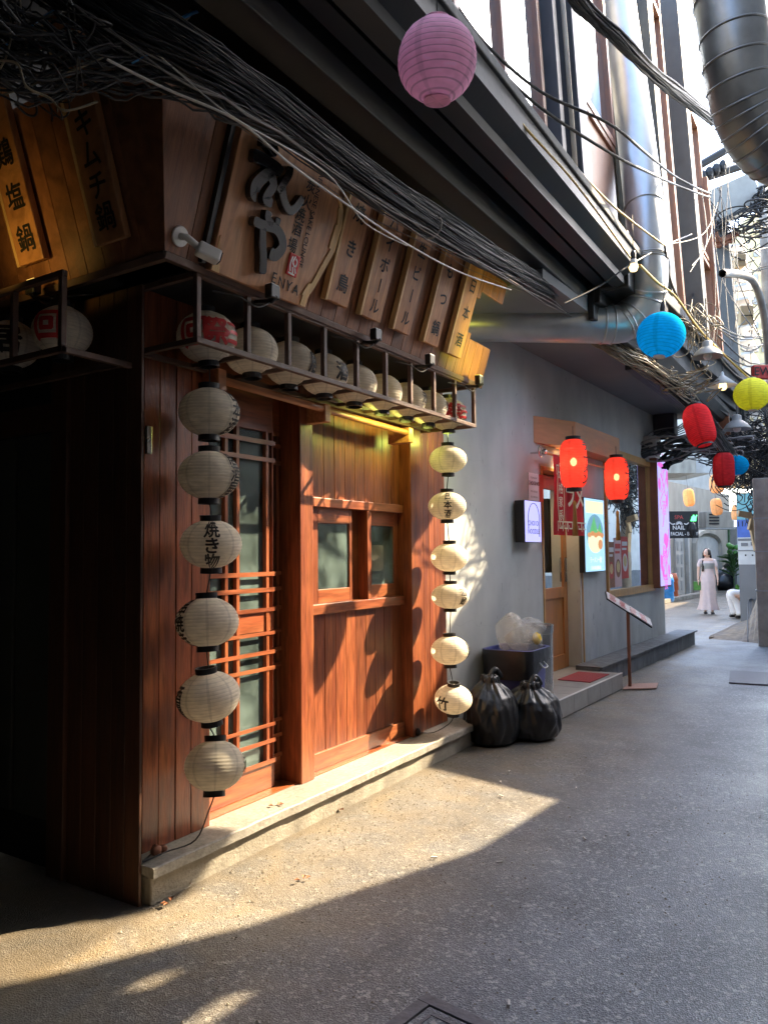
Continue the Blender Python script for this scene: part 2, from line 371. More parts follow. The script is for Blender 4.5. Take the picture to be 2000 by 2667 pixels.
M['hair']=pmat('black_hair',(.018,.012,.010),.35,var=.3,scale=40,stretch=(5,5,.5),bump=.3)
M['dress']=pmat('pale_blush_dress',(.60,.47,.44),.8,var=.06,scale=12,bump=.1,bscale=60)
M['trouser']=pmat('offwhite_trousers',(.68,.62,.58),.8,var=.06,scale=12,bump=.1)
M['shoe']=pmat('black_shoe',(.02,.017,.016),.4,bump=0)
M['leaf']=pmat('green_leaf',(.07,.20,.035),.5,var=.3,scale=10,bump=.1)
M['leafdark']=pmat('dark_green_leaf',(.03,.09,.025),.5,var=.4,scale=10,bump=.1)
M['canopy']=pmat('grey_canopy_sheet',(.25,.27,.27),.7,var=.15,scale=5,bump=.1)
M['litgreen']=pmat('green_neon',(.05,.5,.12),.5,emit=(.1,.9,.25),estr=.35,bump=0)
M['orangeplastic']=pmat('orange_plastic',(.55,.11,.03),.4,bump=0)
M['blueplastic']=pmat('blue_plastic',(.02,.22,.60),.4,bump=0)
M['yellowplastic']=pmat('yellow_plastic',(.75,.50,.02),.4,bump=0)
M['tassel']=pmat('golden_tassel',(.40,.19,.04),.8,var=.3,scale=30,stretch=(6,6,.3),bump=.2)
M['redcloth']=pmat('red_cloth_banner',(.50,.018,.022),.8,var=.12,scale=8,bump=.1)
M['creamprint']=pmat('cream_print',(.70,.62,.42),.8,var=.1,bump=0)
# plastic film bag
def film():
    m,t,b=newmat('clear_film_bag'); N=t.nodes; L=t.links
    b.inputs['Base Color'].default_value=(.85,.83,.78,1); b.inputs['Roughness'].default_value=.2; b.inputs['Alpha'].default_value=.26; b.inputs['Specular IOR Level'].default_value=1
    n=N.new('ShaderNodeTexNoise'); n.inputs['Scale'].default_value=14; n.inputs['Distortion'].default_value=1.5; bp=N.new('ShaderNodeBump'); bp.inputs['Strength'].default_value=.8; bp.inputs['Distance'].default_value=.02
    tc=N.new('ShaderNodeTexCoord'); L.new(tc.outputs['Object'],n.inputs['Vector']); L.new(n.outputs['Fac'],bp.inputs['Height']); L.new(bp.outputs[0],b.inputs['Normal'])
    return m
M['film']=film()
def lit(name,col,estr,ecol=None):
    return pmat(name,tuple(c*.35 for c in col),.5,var=.05,bump=0,emit=ecol or col,estr=estr*.40)
M['litface']=lit('lit_sign_face',(.45,.45,.75),.38,(.42,.42,1.0))
M['litblue']=lit('lit_sign_blue',(.35,.5,.7),.30,(.40,.72,1.0))
M['litviolet']=lit('lit_sign_violet',(.40,.38,.75),.34,(.45,.42,1.0))
M['litpink']=lit('lit_sign_pink',(.65,.12,.55),.26,(.85,.15,.70))
M['bulb']=lit('lit_bulb',(1,.75,.35),7.0,(1,.62,.25))
M['bulbsoft']=lit('lit_bulb_warm',(.9,.7,.35),.9,(1,.72,.30))
M['spotlit']=lit('lit_downlight',(1,.85,.6),4,(1,.8,.45))
M['whitelit']=lit('lit_white',(.8,.85,.9),.8,(.8,.9,1))
# dirt, marks and cracks on the grey plaster
def age(m,dirt=(.16,.14,.11),zlo=.1,zhi=.75,amt=.55):
    t=m.node_tree; N=t.nodes; L=t.links; b=N['Principled BSDF']; src=b.inputs['Base Color'].links[0].from_socket
    tc=N.new('ShaderNodeTexCoord'); sx=N.new('ShaderNodeSeparateXYZ'); L.new(tc.outputs['Object'],sx.inputs[0])
    r=N.new('ShaderNodeMapRange'); r.inputs[1].default_value=zlo; r.inputs[2].default_value=zhi; r.inputs[3].default_value=1; r.inputs[4].default_value=0; L.new(sx.outputs[2],r.inputs[0])
    mp=N.new('ShaderNodeMapping'); mp.inputs['Scale'].default_value=(1,1,.35); L.new(tc.outputs['Object'],mp.inputs[0])
    n=N.new('ShaderNodeTexNoise'); n.inputs['Scale'].default_value=5; n.inputs['Detail'].default_value=10; L.new(mp.outputs[0],n.inputs['Vector'])
    r2=N.new('ShaderNodeMapRange'); r2.inputs[1].default_value=.4; r2.inputs[2].default_value=.7; r2.inputs[3].default_value=.15; r2.inputs[4].default_value=1; L.new(n.outputs['Fac'],r2.inputs[0])
    k=N.new('ShaderNodeMath'); k.operation='MULTIPLY'; L.new(r.outputs[0],k.inputs[0]); L.new(r2.outputs[0],k.inputs[1])
    k2=N.new('ShaderNodeMath'); k2.operation='MULTIPLY'; L.new(k.outputs[0],k2.inputs[0]); k2.inputs[1].default_value=amt
    mx=N.new('ShaderNodeMix'); mx.data_type='RGBA'; L.new(k2.outputs[0],mx.inputs[0]); L.new(src,mx.inputs[6]); mx.inputs[7].default_value=(*dirt,1)
    # scuffs
    n3=N.new('ShaderNodeTexNoise'); n3.inputs['Scale'].default_value=7; n3.inputs['Detail'].default_value=3; n3.inputs['Distortion'].default_value=2; mp3=N.new('ShaderNodeMapping'); mp3.inputs['Scale'].default_value=(1.6,1.6,.7); L.new(tc.outputs['Object'],mp3.inputs[0]); L.new(mp3.outputs[0],n3.inputs['Vector'])
    r3=N.new('ShaderNodeMapRange'); r3.inputs[1].default_value=.69; r3.inputs[2].default_value=.74; r3.inputs[4].default_value=.5; L.new(n3.outputs['Fac'],r3.inputs[0])
    m2=N.new('ShaderNodeMix'); m2.data_type='RGBA'; L.new(r3.outputs[0],m2.inputs[0]); L.new(mx.outputs[2],m2.inputs[6]); m2.inputs[7].default_value=(.12,.12,.12,1)
    # hairline cracks
    v=N.new('ShaderNodeTexVoronoi'); v.feature='DISTANCE_TO_EDGE'; v.inputs['Scale'].default_value=.8
    n4=N.new('ShaderNodeTexNoise'); n4.inputs['Scale'].default_value=3; n4.inputs['Detail'].default_value=6; L.new(tc.outputs['Object'],n4.inputs['Vector'])
    ad=N.new('ShaderNodeMix'); ad.data_type='RGBA'; ad.inputs[0].default_value=.25; L.new(tc.outputs['Object'],ad.inputs[6]); L.new(n4.outputs['Color'],ad.inputs[7]); L.new(ad.outputs[2],v.inputs['Vector'])
    r4=N.new('ShaderNodeMapRange'); r4.inputs[1].default_value=0; r4.inputs[2].default_value=.004; r4.inputs[3].default_value=.10; r4.inputs[4].default_value=0; L.new(v.outputs['Distance'],r4.inputs[0])
    m3=N.new('ShaderNodeMix'); m3.data_type='RGBA'; L.new(r4.outputs[0],m3.inputs[0]); L.new(m2.outputs[2],m3.inputs[6]); m3.inputs[7].default_value=(.10,.10,.10,1)
    L.new(m3.outputs[2],b.inputs['Base Color'])
age(M['plaster'],(.20,.175,.14)); age(M['beige'],(.17,.14,.11),0,1.6,.7); age(M['palewall'],(.3,.27,.22),0,1.5,.5)
# papers
M['p_white']=paper('white_lantern_paper',(.90,.83,.69),nr=15,h=.25,mix=.38,ribk=.82)
M['p_pink']=paper('pink_nylon',(1,.66,.80),nr=13,h=.30,mix=.48,seams=4,ribk=.6)
M['p_blue']=paper('blue_nylon',(.015,.56,.96),nr=15,h=.36,mix=.48,seams=4,ribk=.7)
M['p_yellow']=paper('yellow_nylon',(.98,.97,.12),nr=15,h=.36,mix=.48,seams=4,ribk=.85)
M['p_red']=paper('red_nylon',(.88,.07,.08),nr=24,h=.45,mix=.5,seams=4,ribk=.7)
M['p_redlit']=paper('lit_red_paper',(.70,.05,.04),nr=30,h=.50,mix=.6,seams=4,ribk=.62,emit=(1,.12,.07),estr=.035,transp=.06)
M['p_orange']=paper('orange_nylon',(.98,.62,.32),nr=20,h=.35,mix=.55,seams=4,ribk=.85)
# ------------------------------------------------------------------ ground
def asphalt():
    m,t,b=newmat('alley_asphalt'); N=t.nodes; L=t.links
    tc=N.new('ShaderNodeTexCoord')
    def noise(s,d=6,dist=0):
        n=N.new('ShaderNodeTexNoise'); n.inputs['Scale'].default_value=s; n.inputs['Detail'].default_value=d; n.inputs['Distortion'].default_value=dist; L.new(tc.outputs['Object'],n.inputs['Vector']); return n.outputs['Fac']
    def rng(v,a,b_,c,d):
        r=N.new('ShaderNodeMapRange'); r.inputs[1].default_value=a; r.inputs[2].default_value=b_; r.inputs[3].default_value=c; r.inputs[4].default_value=d; L.new(v,r.inputs[0]); return r.outputs[0]
    def mixc(f,a,b_,blend='MIX'):
        x=N.new('ShaderNodeMix'); x.data_type='RGBA'; x.blend_type=blend
        if isinstance(f,float): x.inputs[0].default_value=f
        else: L.new(f,x.inputs[0])
        for v,i in ((a,6),(b_,7)):
            if isinstance(v,tuple): x.inputs[i].default_value=(*v,1)
            else: L.new(v,x.inputs[i])
        return x.outputs[2]
    v=N.new('ShaderNodeTexVoronoi'); v.inputs['Scale'].default_value=150; L.new(tc.outputs['Object'],v.inputs['Vector'])
    v2=N.new('ShaderNodeTexVoronoi'); v2.inputs['Scale'].default_value=62; L.new(tc.outputs['Object'],v2.inputs['Vector'])
    base=mixc(rng(noise(2.2,8),.35,.65,0,1),(.082,.087,.093),(.140,.147,.155))
    # single stones of several greys
    sp=N.new('ShaderNodeSeparateColor'); L.new(v.outputs['Color'],sp.inputs[0])
    base=mixc(rng(sp.outputs[0],.58,.95,0,.62),base,(.32,.325,.32))
    sp2=N.new('ShaderNodeSeparateColor'); L.new(v2.outputs['Color'],sp2.inputs[0])
    base=mixc(rng(sp2.outputs[1],.86,.95,0,.7),base,(.38,.37,.34))
    base=mixc(rng(sp.outputs[2],.8,1,0,.5),base,(.040,.040,.042))
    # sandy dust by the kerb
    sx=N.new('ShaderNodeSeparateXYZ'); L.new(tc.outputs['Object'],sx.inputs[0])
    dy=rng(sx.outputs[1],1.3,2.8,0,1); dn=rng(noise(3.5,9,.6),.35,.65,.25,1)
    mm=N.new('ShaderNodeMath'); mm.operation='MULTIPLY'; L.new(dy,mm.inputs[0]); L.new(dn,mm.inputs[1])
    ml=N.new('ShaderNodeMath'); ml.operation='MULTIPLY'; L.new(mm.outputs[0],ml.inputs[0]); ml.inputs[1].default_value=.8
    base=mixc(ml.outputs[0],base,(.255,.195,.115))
    # stains
    base=mixc(rng(noise(.9,5,1.5),.55,.75,0,.55),base,(.058,.058,.06))
    # later patch of asphalt, cracks and gum spots
    vp=N.new('ShaderNodeTexVoronoi'); vp.inputs['Scale'].default_value=.42; vp.distance='CHEBYCHEV'; L.new(tc.outputs['Object'],vp.inputs['Vector'])
    sp3=N.new('ShaderNodeSeparateColor'); L.new(vp.outputs['Color'],sp3.inputs[0]); base=mixc(rng(sp3.outputs[0],.55,.56,0,.22),base,(.07,.07,.072))
    vc=N.new('ShaderNodeTexVoronoi'); vc.feature='DISTANCE_TO_EDGE'; vc.inputs['Scale'].default_value=.55
    nc=N.new('ShaderNodeTexNoise'); nc.inputs['Scale'].default_value=4; nc.inputs['Detail'].default_value=8; L.new(tc.outputs['Object'],nc.inputs['Vector'])
    ac=N.new('ShaderNodeMix'); ac.data_type='RGBA'; ac.inputs[0].default_value=.16; L.new(tc.outputs['Object'],ac.inputs[6]); L.new(nc.outputs['Color'],ac.inputs[7]); L.new(ac.outputs[2],vc.inputs['Vector'])
    base=mixc(rng(vc.outputs['Distance'],0,.002,.25,0),base,(.022,.022,.022))
    vg=N.new('ShaderNodeTexVoronoi'); vg.inputs['Scale'].default_value=3.1; L.new(tc.outputs['Object'],vg.inputs['Vector'])
    base=mixc(rng(vg.outputs['Distance'],.04,.055,.5,0),base,(.05,.05,.05))
    # dirt line at the foot of the kerb
    base=mixc(rng(sx.outputs[1],2.74,2.83,0,.6),base,(.09,.075,.055))
    L.new(base,b.inputs['Base Color'])
    L.new(rng(noise(1.3,6),.3,.7,.30,.55),b.inputs['Roughness']); b.inputs['Specular IOR Level'].default_value=.55
    h=N.new('ShaderNodeMath'); h.operation='ADD'; L.new(v.outputs['Distance'],h.inputs[0]); L.new(rng(noise(160,4),0,1,0,.9),h.inputs[1])
    bp=N.new('ShaderNodeBump'); bp.inputs['Strength'].default_value=.9; bp.inputs['Distance'].default_value=.003; L.new(h.outputs[0],bp.inputs['Height'])
    bp2=N.new('ShaderNodeBump'); bp2.inputs['Strength'].default_value=.35; bp2.inputs['Distance'].default_value=.05; L.new(noise(3,5),bp2.inputs['Height']); L.new(bp.outputs[0],bp2.inputs['Normal'])
    L.new(bp2.outputs[0],b.inputs['Normal'])
    return m
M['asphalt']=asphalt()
g=MB()
xs=[-60,-20,-6]+[ -5+i*.5 for i in range(60)]+[26,30,40,60,150,300]; ys=[-150,-60,-20,-8,-4]+[-3.5+i*.5 for i in range(20)]+[8,12,20,60,150]
def gz(x,y):
    return .012*math.sin(x*.9+1)*math.sin(y*1.3) if (-4<x<24 and -3<y<6) else 0
for y in ys:
    for x in xs: g.p(x,y,gz(x,y)-.012)
nx=len(xs)
for j in range(len(ys)-1):
    for i in range(nx-1): a=j*nx+i; g.f.append((a,a+1,a+1+nx,a+nx))
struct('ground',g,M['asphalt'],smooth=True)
# ------------------------------------------------------------------ upper building over the eating house (overhang)
ub=thing('cantilevered_building','dark building whose upper floor juts over the alley above both eating houses','building',(8,3,0))
prof=[(1.66,4.27),(1.66,4.13),(1.76,4.07),(1.76,4.00),(1.86,3.98),(1.86,4.10),(1.93,4.10),(1.93,4.04),(2.02,4.02),(2.02,4.16),(2.10,4.16),(2.10,3.90),(2.26,3.90),(2.26,4.30),(3.4,4.30),(3.4,4.42),(1.9,4.42),(1.9,4.29)]
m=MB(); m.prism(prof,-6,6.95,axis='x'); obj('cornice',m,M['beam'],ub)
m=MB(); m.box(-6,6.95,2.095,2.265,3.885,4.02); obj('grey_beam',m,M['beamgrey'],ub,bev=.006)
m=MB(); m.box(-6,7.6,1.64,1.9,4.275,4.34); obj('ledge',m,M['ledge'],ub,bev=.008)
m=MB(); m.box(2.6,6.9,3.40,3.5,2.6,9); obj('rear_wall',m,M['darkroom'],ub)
m=MB(); m.prism([(-6,1.9),(-6,9.0),(3,9.0),(3,1.9)],4.43,4.6,axis='z'); m.box(-8,2.45,2.3,9,3.95,4.1); m.box(-8,1.5,-1.0,1.62,4.5,4.62); obj('slab_and_shade_roof',m,M['beam'],ub)  # last box is an unseen roof added to keep the left side dark
# second overhang piece beyond the first: curved concrete canopy
cpts=[]
NF=Frame((5.85,3.15,0),(math.cos(R(2.18)),-math.sin(R(2.18)),0),(-math.sin(R(2.18)),-math.cos(R(2.18)),0),(0,0,1))   # grey wall: u along, v out into the alley
# soffit slab over grey wall
m=MB(NF); m.box(.05,7.75,-1.5,1.02,3.80,3.95); obj('soffit',m,M['soffit'],ub)
m=MB(NF); m.box(1.1,7.9,1.02,1.08,3.72,4.05); m.box(1.1,7.9,1.08,1.14,3.86,4.12); m.box(1.1,7.9,1.14,1.28,3.98,4.24);  obj('fascia',m,M['beam'],ub,bev=.01)
m=MB(NF); m.box(7.0,7.25,.02,.35,3.45,3.8); obj('corbel',m,M['column'],ub,bev=.02)
m=MB(NF); m.box(1.6,16,1.05,1.35,4.24,4.36); obj('ledge',m,M['ledge'],ub,bev=.01)
# dark end-block where the first overhang stops
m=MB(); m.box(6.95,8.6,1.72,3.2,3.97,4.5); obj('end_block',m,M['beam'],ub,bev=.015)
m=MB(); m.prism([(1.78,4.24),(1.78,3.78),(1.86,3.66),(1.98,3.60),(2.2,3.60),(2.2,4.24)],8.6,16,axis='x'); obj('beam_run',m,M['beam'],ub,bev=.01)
# -------- upper floor front (leans back a little), built against a plane
UF=Frame((0,1.93,4.3),(1,0,0),(0,-1,0),(0,.05,1))
def upp(x,y): p=UF.inv(onP(x,y,UF.o,UF.u.cross(UF.w))); return p.x,p.z
def ubox(x0,y0,x1,y1,v0,v1,name,mat,bev=.004,parent=None):
    """piece of the upper floor between two picture points, top left and bottom right"""
    a=upp(x0,y0); b_=upp(x1,y1); m=MB(UF); m.box(min(a[0],b_[0]),max(a[0],b_[0]),v0,v1,min(a[1],b_[1]),max(a[1],b_[1])); return obj(name,m,mat,parent or ub,bev=bev)
m=MB(UF); m.box(-6,3.2,-.12,.0,.04,5.5); m.box(3.2,12.2,-.5,-.35,.04,5.5); obj('upper_wall',m,M['palewall'],ub)
def ucol(xb,yb,wd,v0,v1,name,mat,h0=.03,h1=5.5,bev=.006,parent=None):
    u,_=upp(xb,yb); m=MB(UF); m.box(u-wd/2,u+wd/2,v0,v1,h0,h1); return obj(name,m,mat,parent or ub,bev=bev)
# curtain window left of the first dark column
c=MB(UF); n=60; u0,u1=3.9,7.0
for k in range(n+1):
    u=u0+(u1-u0)*k/n; d=-.1+.03*math.sin(k*1.7)
    c.p(u,d,.05); c.p(u,d,5.4)
for k in range(n): a=2*k; c.f.append((a,a+2,a+3,a+1))
win=MB(UF); win.box(3.9,7.0,-.02,-.012,.05,5.4)
wo=obj('window',win,M['glassclear'],ub); obj('curtain',c,M['curtain'],wo,smooth=True)
for u in (3.95,4.7,5.45,6.2): mm_=MB(UF); mm_.box(u-.03,u+.03,-.03,.03,.03,5.45); obj('mullion',mm_,M['upwood'],wo)
for (x,wd,v1,mt) in ((1433,.10,.10,'column'),(1474,.25,.15,'column'),(1672,.30,.20,'greycol'),(1756,.30,.20,'greycol')): ucol(x,330,wd,-.3,v1,'column',M[mt])
# wood framed sash window with panel below, between column and duct
ww=MB(UF)
a=upp(1505,310); b_=upp(1582,80)
def uframe(u0,u1,w0,w1,t,parent_name,glassmat='glassclear'):
    f=MB(UF); f.box(u0,u1,-.06,.05,w0,w0+t); f.box(u0,u1,-.06,.05,w1-t,w1); f.box(u0,u0+t,-.06,.05,w0+t,w1-t); f.box(u1-t,u1,-.06,.05,w0+t,w1-t)
    wnd=obj(parent_name,f,M['upwood'],ub,bev=.004)
    p=MB(UF); p.box(u0+t,u1-t,-.01,-.002,w0+t,w1-t); obj('pane',p,M[glassmat],wnd); return wnd
uA=upp(1500,400)[0]+.02; uB=upp(1592,400)[0]
zmid=upp(1540,310)[1]
uframe(uA,uB,zmid,4.9,.07,'window')
m=MB(UF); m.box(uA,uB,-.08,.01,.03,zmid-.06); obj('lower_panel',m,M['uppanel'],ub)
m=MB(UF); m.box(uA,uB,-.06,.04,zmid-.06,zmid-.005); obj('sill',m,M['upwood'],ub,bev=.004)
m=MB(UF); m.box(uA,uB,-.30,-.2,zmid,4.9); obj('inner_blind',m,M['curtain'],ub)
uC=upp(1700,400)[0]; uD=upp(1740,400)[0]
uframe(uC,uD,.05,4.6,.08,'window'); 
m=MB(UF); m.box(uD-.03,uD+.03,-.05,.05,.03,5.4); obj('jamb',m,M['upwood'],ub,bev=.004)
u0=upp(1790,400)[0]
for k in range(1):
    a=u0+k*1.5; uframe(a,a+1.0,.05,1.9,.07,'window'); uframe(a,a+1.0,1.95,4.3,.07,'window')
for (x,wd) in ((1835,.3),): ucol(x,620,.12,-.1,.12,'jamb',M['upwood'],-1.2,3.4)
ucol(1866,620,.30,-.1,.20,'column',M['greycol'],-1.2,3.2)
# louvre fins on the far side of that column
uL=upp(1880,650)[0]+.2
for k in range(16):
    m=MB(UF); m.box(uL,uL+1.0,.10,.34,-.9+k*.26,-.86+k*.26); obj('louvre',m,M['white'],ub)
# thin white conduit
p=[UF(upp(1440,20)[0],.14,.0),UF(upp(1440,20)[0],.14,5)]
cnd=MB().tube([UF(upp(1445,300)[0],.13,.05),UF(upp(1445,300)[0],.13,5)],.02,8); obj('conduit',cnd,M['cablewhite'],ub,smooth=True)
# ------------------------------------------------------------------ ducts
def duct(name,path,r,mat,label,seams,seamr=.010,spiral=False):
    m=MB().tube(path,r,40,cap=True); root=obj(name,m,mat,smooth=True); root.data.polygons.foreach_set('use_smooth',[len(p.vertices)==4 for p in root.data.polygons])
    tag(root,label,'duct')
    P=[Vector(p) for p in path]
    for s in seams:
        k=int(s); k=min(k,len(P)-2); t=s-k; c=P[k].lerp(P[k+1],t); d=(P[k+1]-P[k]).normalized(); a=d.orthogonal().normalized(); b2=d.cross(a)
        ring=[c+(a*math.cos(2*math.pi*j/36)+b2*math.sin(2*math.pi*j/36))*(r+.001) for j in range(37)]
        obj('seam',MB().tube(ring,seamr,5,cap=False),mat,root,smooth=True)
    return root
e0=atD(1225,832,7.25)+Vector((-.25,.45,0)); e1=atD(1585,845,7.3)
el=[e0,e0.lerp(e1,.5),e1]
v0=atD(1687,700,7.2); v1=atD(1672,500,7.45); v2=atD(1602,-60,8.9)
cor=[atD(1625,838,7.3),atD(1658,815,7.28),atD(1679,775,7.25),v0]
path=smoothpath([e0,e0.lerp(e1,.5),e1]+cor+[v1,v2],4)
duct('exhaust_duct',path,.18,M['steel'],'shiny galvanised duct that bends from the grey wall straight up in front of the windows','' and [] or [7.6,8.2,11.5,13.2,15.5,19.5,21.6,21.75,21.9,24.6,24.75,24.9,27.5])
duct('exhaust_duct',smoothpath([atD(1372,520,8.6),atD(1355,150,8.9),atD(1375,-120,9.3)],6),.30,M['steel'],'wide pale duct rising behind the power lines left of the dark column',[2,5,8])
rp=smoothpath([atD(1868,-160,6.0),atD(1905,60,5.9),atD(1925,200,5.9),atD(1950,300,5.95),atD(2000,375,6.0),atD(2080,410,6.1),atD(2300,430,6.3)],5)
duct('exhaust_duct',rp,.245,M['steeldark'],'dark spiral duct bending out of the picture at the top right corner',[1.2,3.6,6,8.4,10.8,13,14.5,16,17.3,18.6,20,21.5])
# ------------------------------------------------------------------ opposite side of the alley (unseen; outline shaped to shade it and let the sun through a gap)
op=thing('opposite_building','building along the right-hand side of the alley outside the picture, its outline and gaps shaped to cut the sunlight','building',(5,-1.2,0))
A=MB(); A.box(-8,6.30,-1.15,-1.0,0,11); A.box(6.305,6.85,-1.15,-1.0,0,4.30); A.box(6.305,6.85,-1.15,-1.0,4.60,11); A.box(6.855,6.98,-1.15,-1.0,0,11); A.box(6.985,7.32,-1.15,-1.0,0,4.80); A.box(6.985,7.32,-1.15,-1.0,5.09,11)  # slots left open to throw light streaks on the ground
A.prism([(7.325,0),(7.325,11),(7.45,11),(7.45,5.3),(7.55,4.8),(7.85,4.42),(8.1,4.12),(9.0,3.98),(10.9,5.62),(12.3,7.0),(13.1,7.4),(13.2,8.2),(34,8.2),(34,14),(60,14),(60,0)],-1.15,-1.0,axis='y'); obj('wall',A,M['palewall'],op)  # top outline traced back along the sun to shape the lit patch
m=MB(); m.box(-8,60,-1.03,-.99,0,1.0); obj('wall_base',m,M['plinth'],op)
for k in range(6):
    m=MB(); m.box(-5+k*3.3,-4+k*3.3,-1.0,-.96,.0,2.2); obj('door',m,M['sideboards'],op)
m=MB(); m.prism([(7.45,5.85),(8.4,6.3),(8.75,6.4),(8.95,6.55),(9.3,7.17),(9.5,7.7),(9.6,8.8),(13.1,8.8),(13.1,11.2),(7.45,11.2)],-1.14,-1.01,axis='y'); obj('sun_mask_panel',m,M['beige'],op)  # unseen panel added to keep sun off the upper front and left planks
m=MB(); m.box(-8.2,-8,-1.15,9,0,11); obj('end_wall',m,M['beige'],op)
# ------------------------------------------------------------------ wooden eating house
iz=thing('wooden_eating_house','red timber shop front with sliding door and twin windows under a row of lanterns','building',(2.5,3.05,0))
YL,YD,YW=2.99,3.13,3.12
def F(px,py,Y): p=onY(px,py,Y); return p.x,p.z
# step: concrete base with granite lip
sf=2.83
m=MB(); m.box(2.50,6.02,sf+.02,3.35,-.02,.118); step=obj('step',m,M['concrete'],iz,bev=.008)
lip=MB(); n=40
for k in range(n):
    pass
j=lambda: random.uniform(-.004,.004)
edge=[(2.485+(6.05-2.485)*k/n, sf-.015+j(), .172+j()*.5) for k in range(n+1)]
i0=0
for (x,y,z) in edge:
    lip.p(x,y,.122); lip.p(x,y,z-.006); lip.p(x,y+.008,z); lip.p(x,3.35,.171)
for k in range(n):
    a=4*k
    for q in range(3): lip.f.append((a+q,a+4+q,a+5+q,a+1+q))
lip.f.append((0,1,2,3))
e=4*n; lip.f.append((e+3,e+2,e+1,e))
for k in range(n): a=4*k; lip.f.append((a,a+3,a+7,a+4))
obj('step_lip',lip,M['curbtile'],iz)
# timber threshold
m=MB(); m.box(3.02,5.35,3.05,3.34,.168,.178); obj('threshold',m,M['redwood_h'],iz)
# left planks
def planks(xs,y0,y1,z0,z1,mat,gap=.004,name='plank',parent=None,cut=None):
    for a,b_ in zip(xs[:-1],xs[1:]):
        m=MB(); m.box(a+gap/2,b_-gap/2,y0+random.uniform(0,.0025),y1,z0,z1); obj(name,m,M[mat],parent or iz,bev=.003)
bx=[F(x,2190,YL)[0] for x in (370,413,457,498)]+[3.02]
planks(bx,YL,YL+.02,.173,3.0,'redwood')
m=MB(); m.box(2.47,3.02,YL+.021,YL+.03,.17,3.0); obj('backing',m,M['darkroom'],iz)
m=MB(); m.box(3.0,3.02,YL+.03,3.30,.173,3.0); obj('door_jamb',m,M['redwood'],iz)
# sliding doors: front leaf
def leaf(x0,x1,y,name_lbl):
    zt=2.62
    f=MB(); f.box(x0,x0+.05,y,y+.035,.18,zt); d=obj('sliding_door',f,M['redwood'],iz,bev=.003,label=name_lbl)
    f=MB(); f.box(x1-.075 if False else x1-.012,x1,y,y+.035,.18,zt); obj('stile',f,M['redwood'],d,bev=.002)
    f=MB(); f.box(x0+.05,x1-.012,y,y+.035,2.36,zt); obj('top_rail',f,M['redwood_h'],d,bev=.003)
    f=MB(); f.box(x0+.05,x1-.012,y,y+.03,.18,.335); obj('bottom_rail',f,M['redwood_h'],d,bev=.003)
    return d
zr=lambda y: F(697,y,YD)[1]
XA,XB=3.02,F(713,1500,YD)[0]
d1=leaf(XA,XB,YD,'front leaf of the sliding door with close-set lattice')
f=MB(); f.box(XA+.05,XB-.012,YD+.002,YD+.03,zr(1644),zr(1591)); obj('middle_rail',f,M['redwood_h'],d1,bev=.003)
for px in (588,618,695): 
    x=F(px,1500,YD)[0]; f=MB(); f.box(x-.013,x+.013,YD-.008,YD+.02,.335,2.36); obj('muntin',f,M['redwood'],d1,bev=.002)
for (ya,yb) in ((1148,1160),(1193,1204),(1489,1500),(1530,1541),(1582,1592),(1644,1653),(1693,1703),(1735,1745),(1883,1892),(1925,1935),(1978,1989)):
    f=MB(); f.box(XA+.05,XB+.002,YD-.014,YD-.0085,zr(yb),zr(ya)); obj('muntin',f,M['redwood_h'],d1)
f=MB(); f.box(XA+.05,XB-.012,YD+.021,YD+.025,.335,2.36); obj('pane',f,M['glass'],d1)
XC,XE=XB+.0,3.90
d2=leaf(XC-.12,XE,YD+.06,'rear leaf of the sliding door in the shade')
for px in (722,738,752):
    x=F(px,1500,YD+.06)[0]; f=MB(); f.box(x-.012,x+.012,YD+.052,YD+.08,.335,2.36); obj('muntin',f,M['redwood'],d2)
for (ya,yb) in ((1148,1160),(1193,1204),(1489,1500),(1530,1541),(1582,1592),(1644,1653),(1693,1703),(1735,1745),(1883,1892),(1925,1935),(1978,1989)):
    f=MB(); f.box(XC,XE-.02,YD+.046,YD+.0515,zr(yb),zr(ya)); obj('muntin',f,M['redwood_h'],d2)
f=MB(); f.box(XC,XE-.012,YD+.081,YD+.085,.335,2.36); obj('pane',f,M['glass'],d2)
m=MB(); m.box(3.02,3.95,YD-.03,YD+.12,2.62,2.75); obj('header',m,M['redwood_h'],iz,bev=.003)
# interior seen through the glass
m=MB(); m.box(2.6,5.85,4.6,4.7,0,3); m.box(2.6,5.85,3.36,4.7,2.95,3.0); m.box(2.6,5.85,3.36,4.7,.0,.17); m.box(2.6,2.64,3.2,4.7,0,3); m.box(5.82,5.86,3.36,4.7,0,3); obj('interior',m,M['darkroom'],iz)
m=MB(); m.box(3.2,4.35,3.9,3.95,.17,1.45); m.box(4.35,5.6,3.8,3.84,.17,1.9); obj('inner_screen',m,M['shutter'],iz)
m=MB(); 
for k in range(12): m.box(3.12+k*.055,3.12+k*.055+.045,3.22,3.235,1.98,2.42)
obj('woven_blind',m,M['yellowwall'],iz)
# posts
def zpost(x0,x1,y,z1,name='post'):
    m=MB(); m.box(x0,x1,y,YD+.12,.172,z1); return obj(name,m,M['redwood'],iz,bev=.006)
PX0,PX1=F(781,1700,3.03)[0],F(815,1700,3.03)[0]
zpost(PX0,PX1,3.02,2.80)
DX0,DX1=F(1072,1700,3.03)[0],F(1099,1700,3.03)[0]
zpost(DX0,DX1,3.02,2.80)
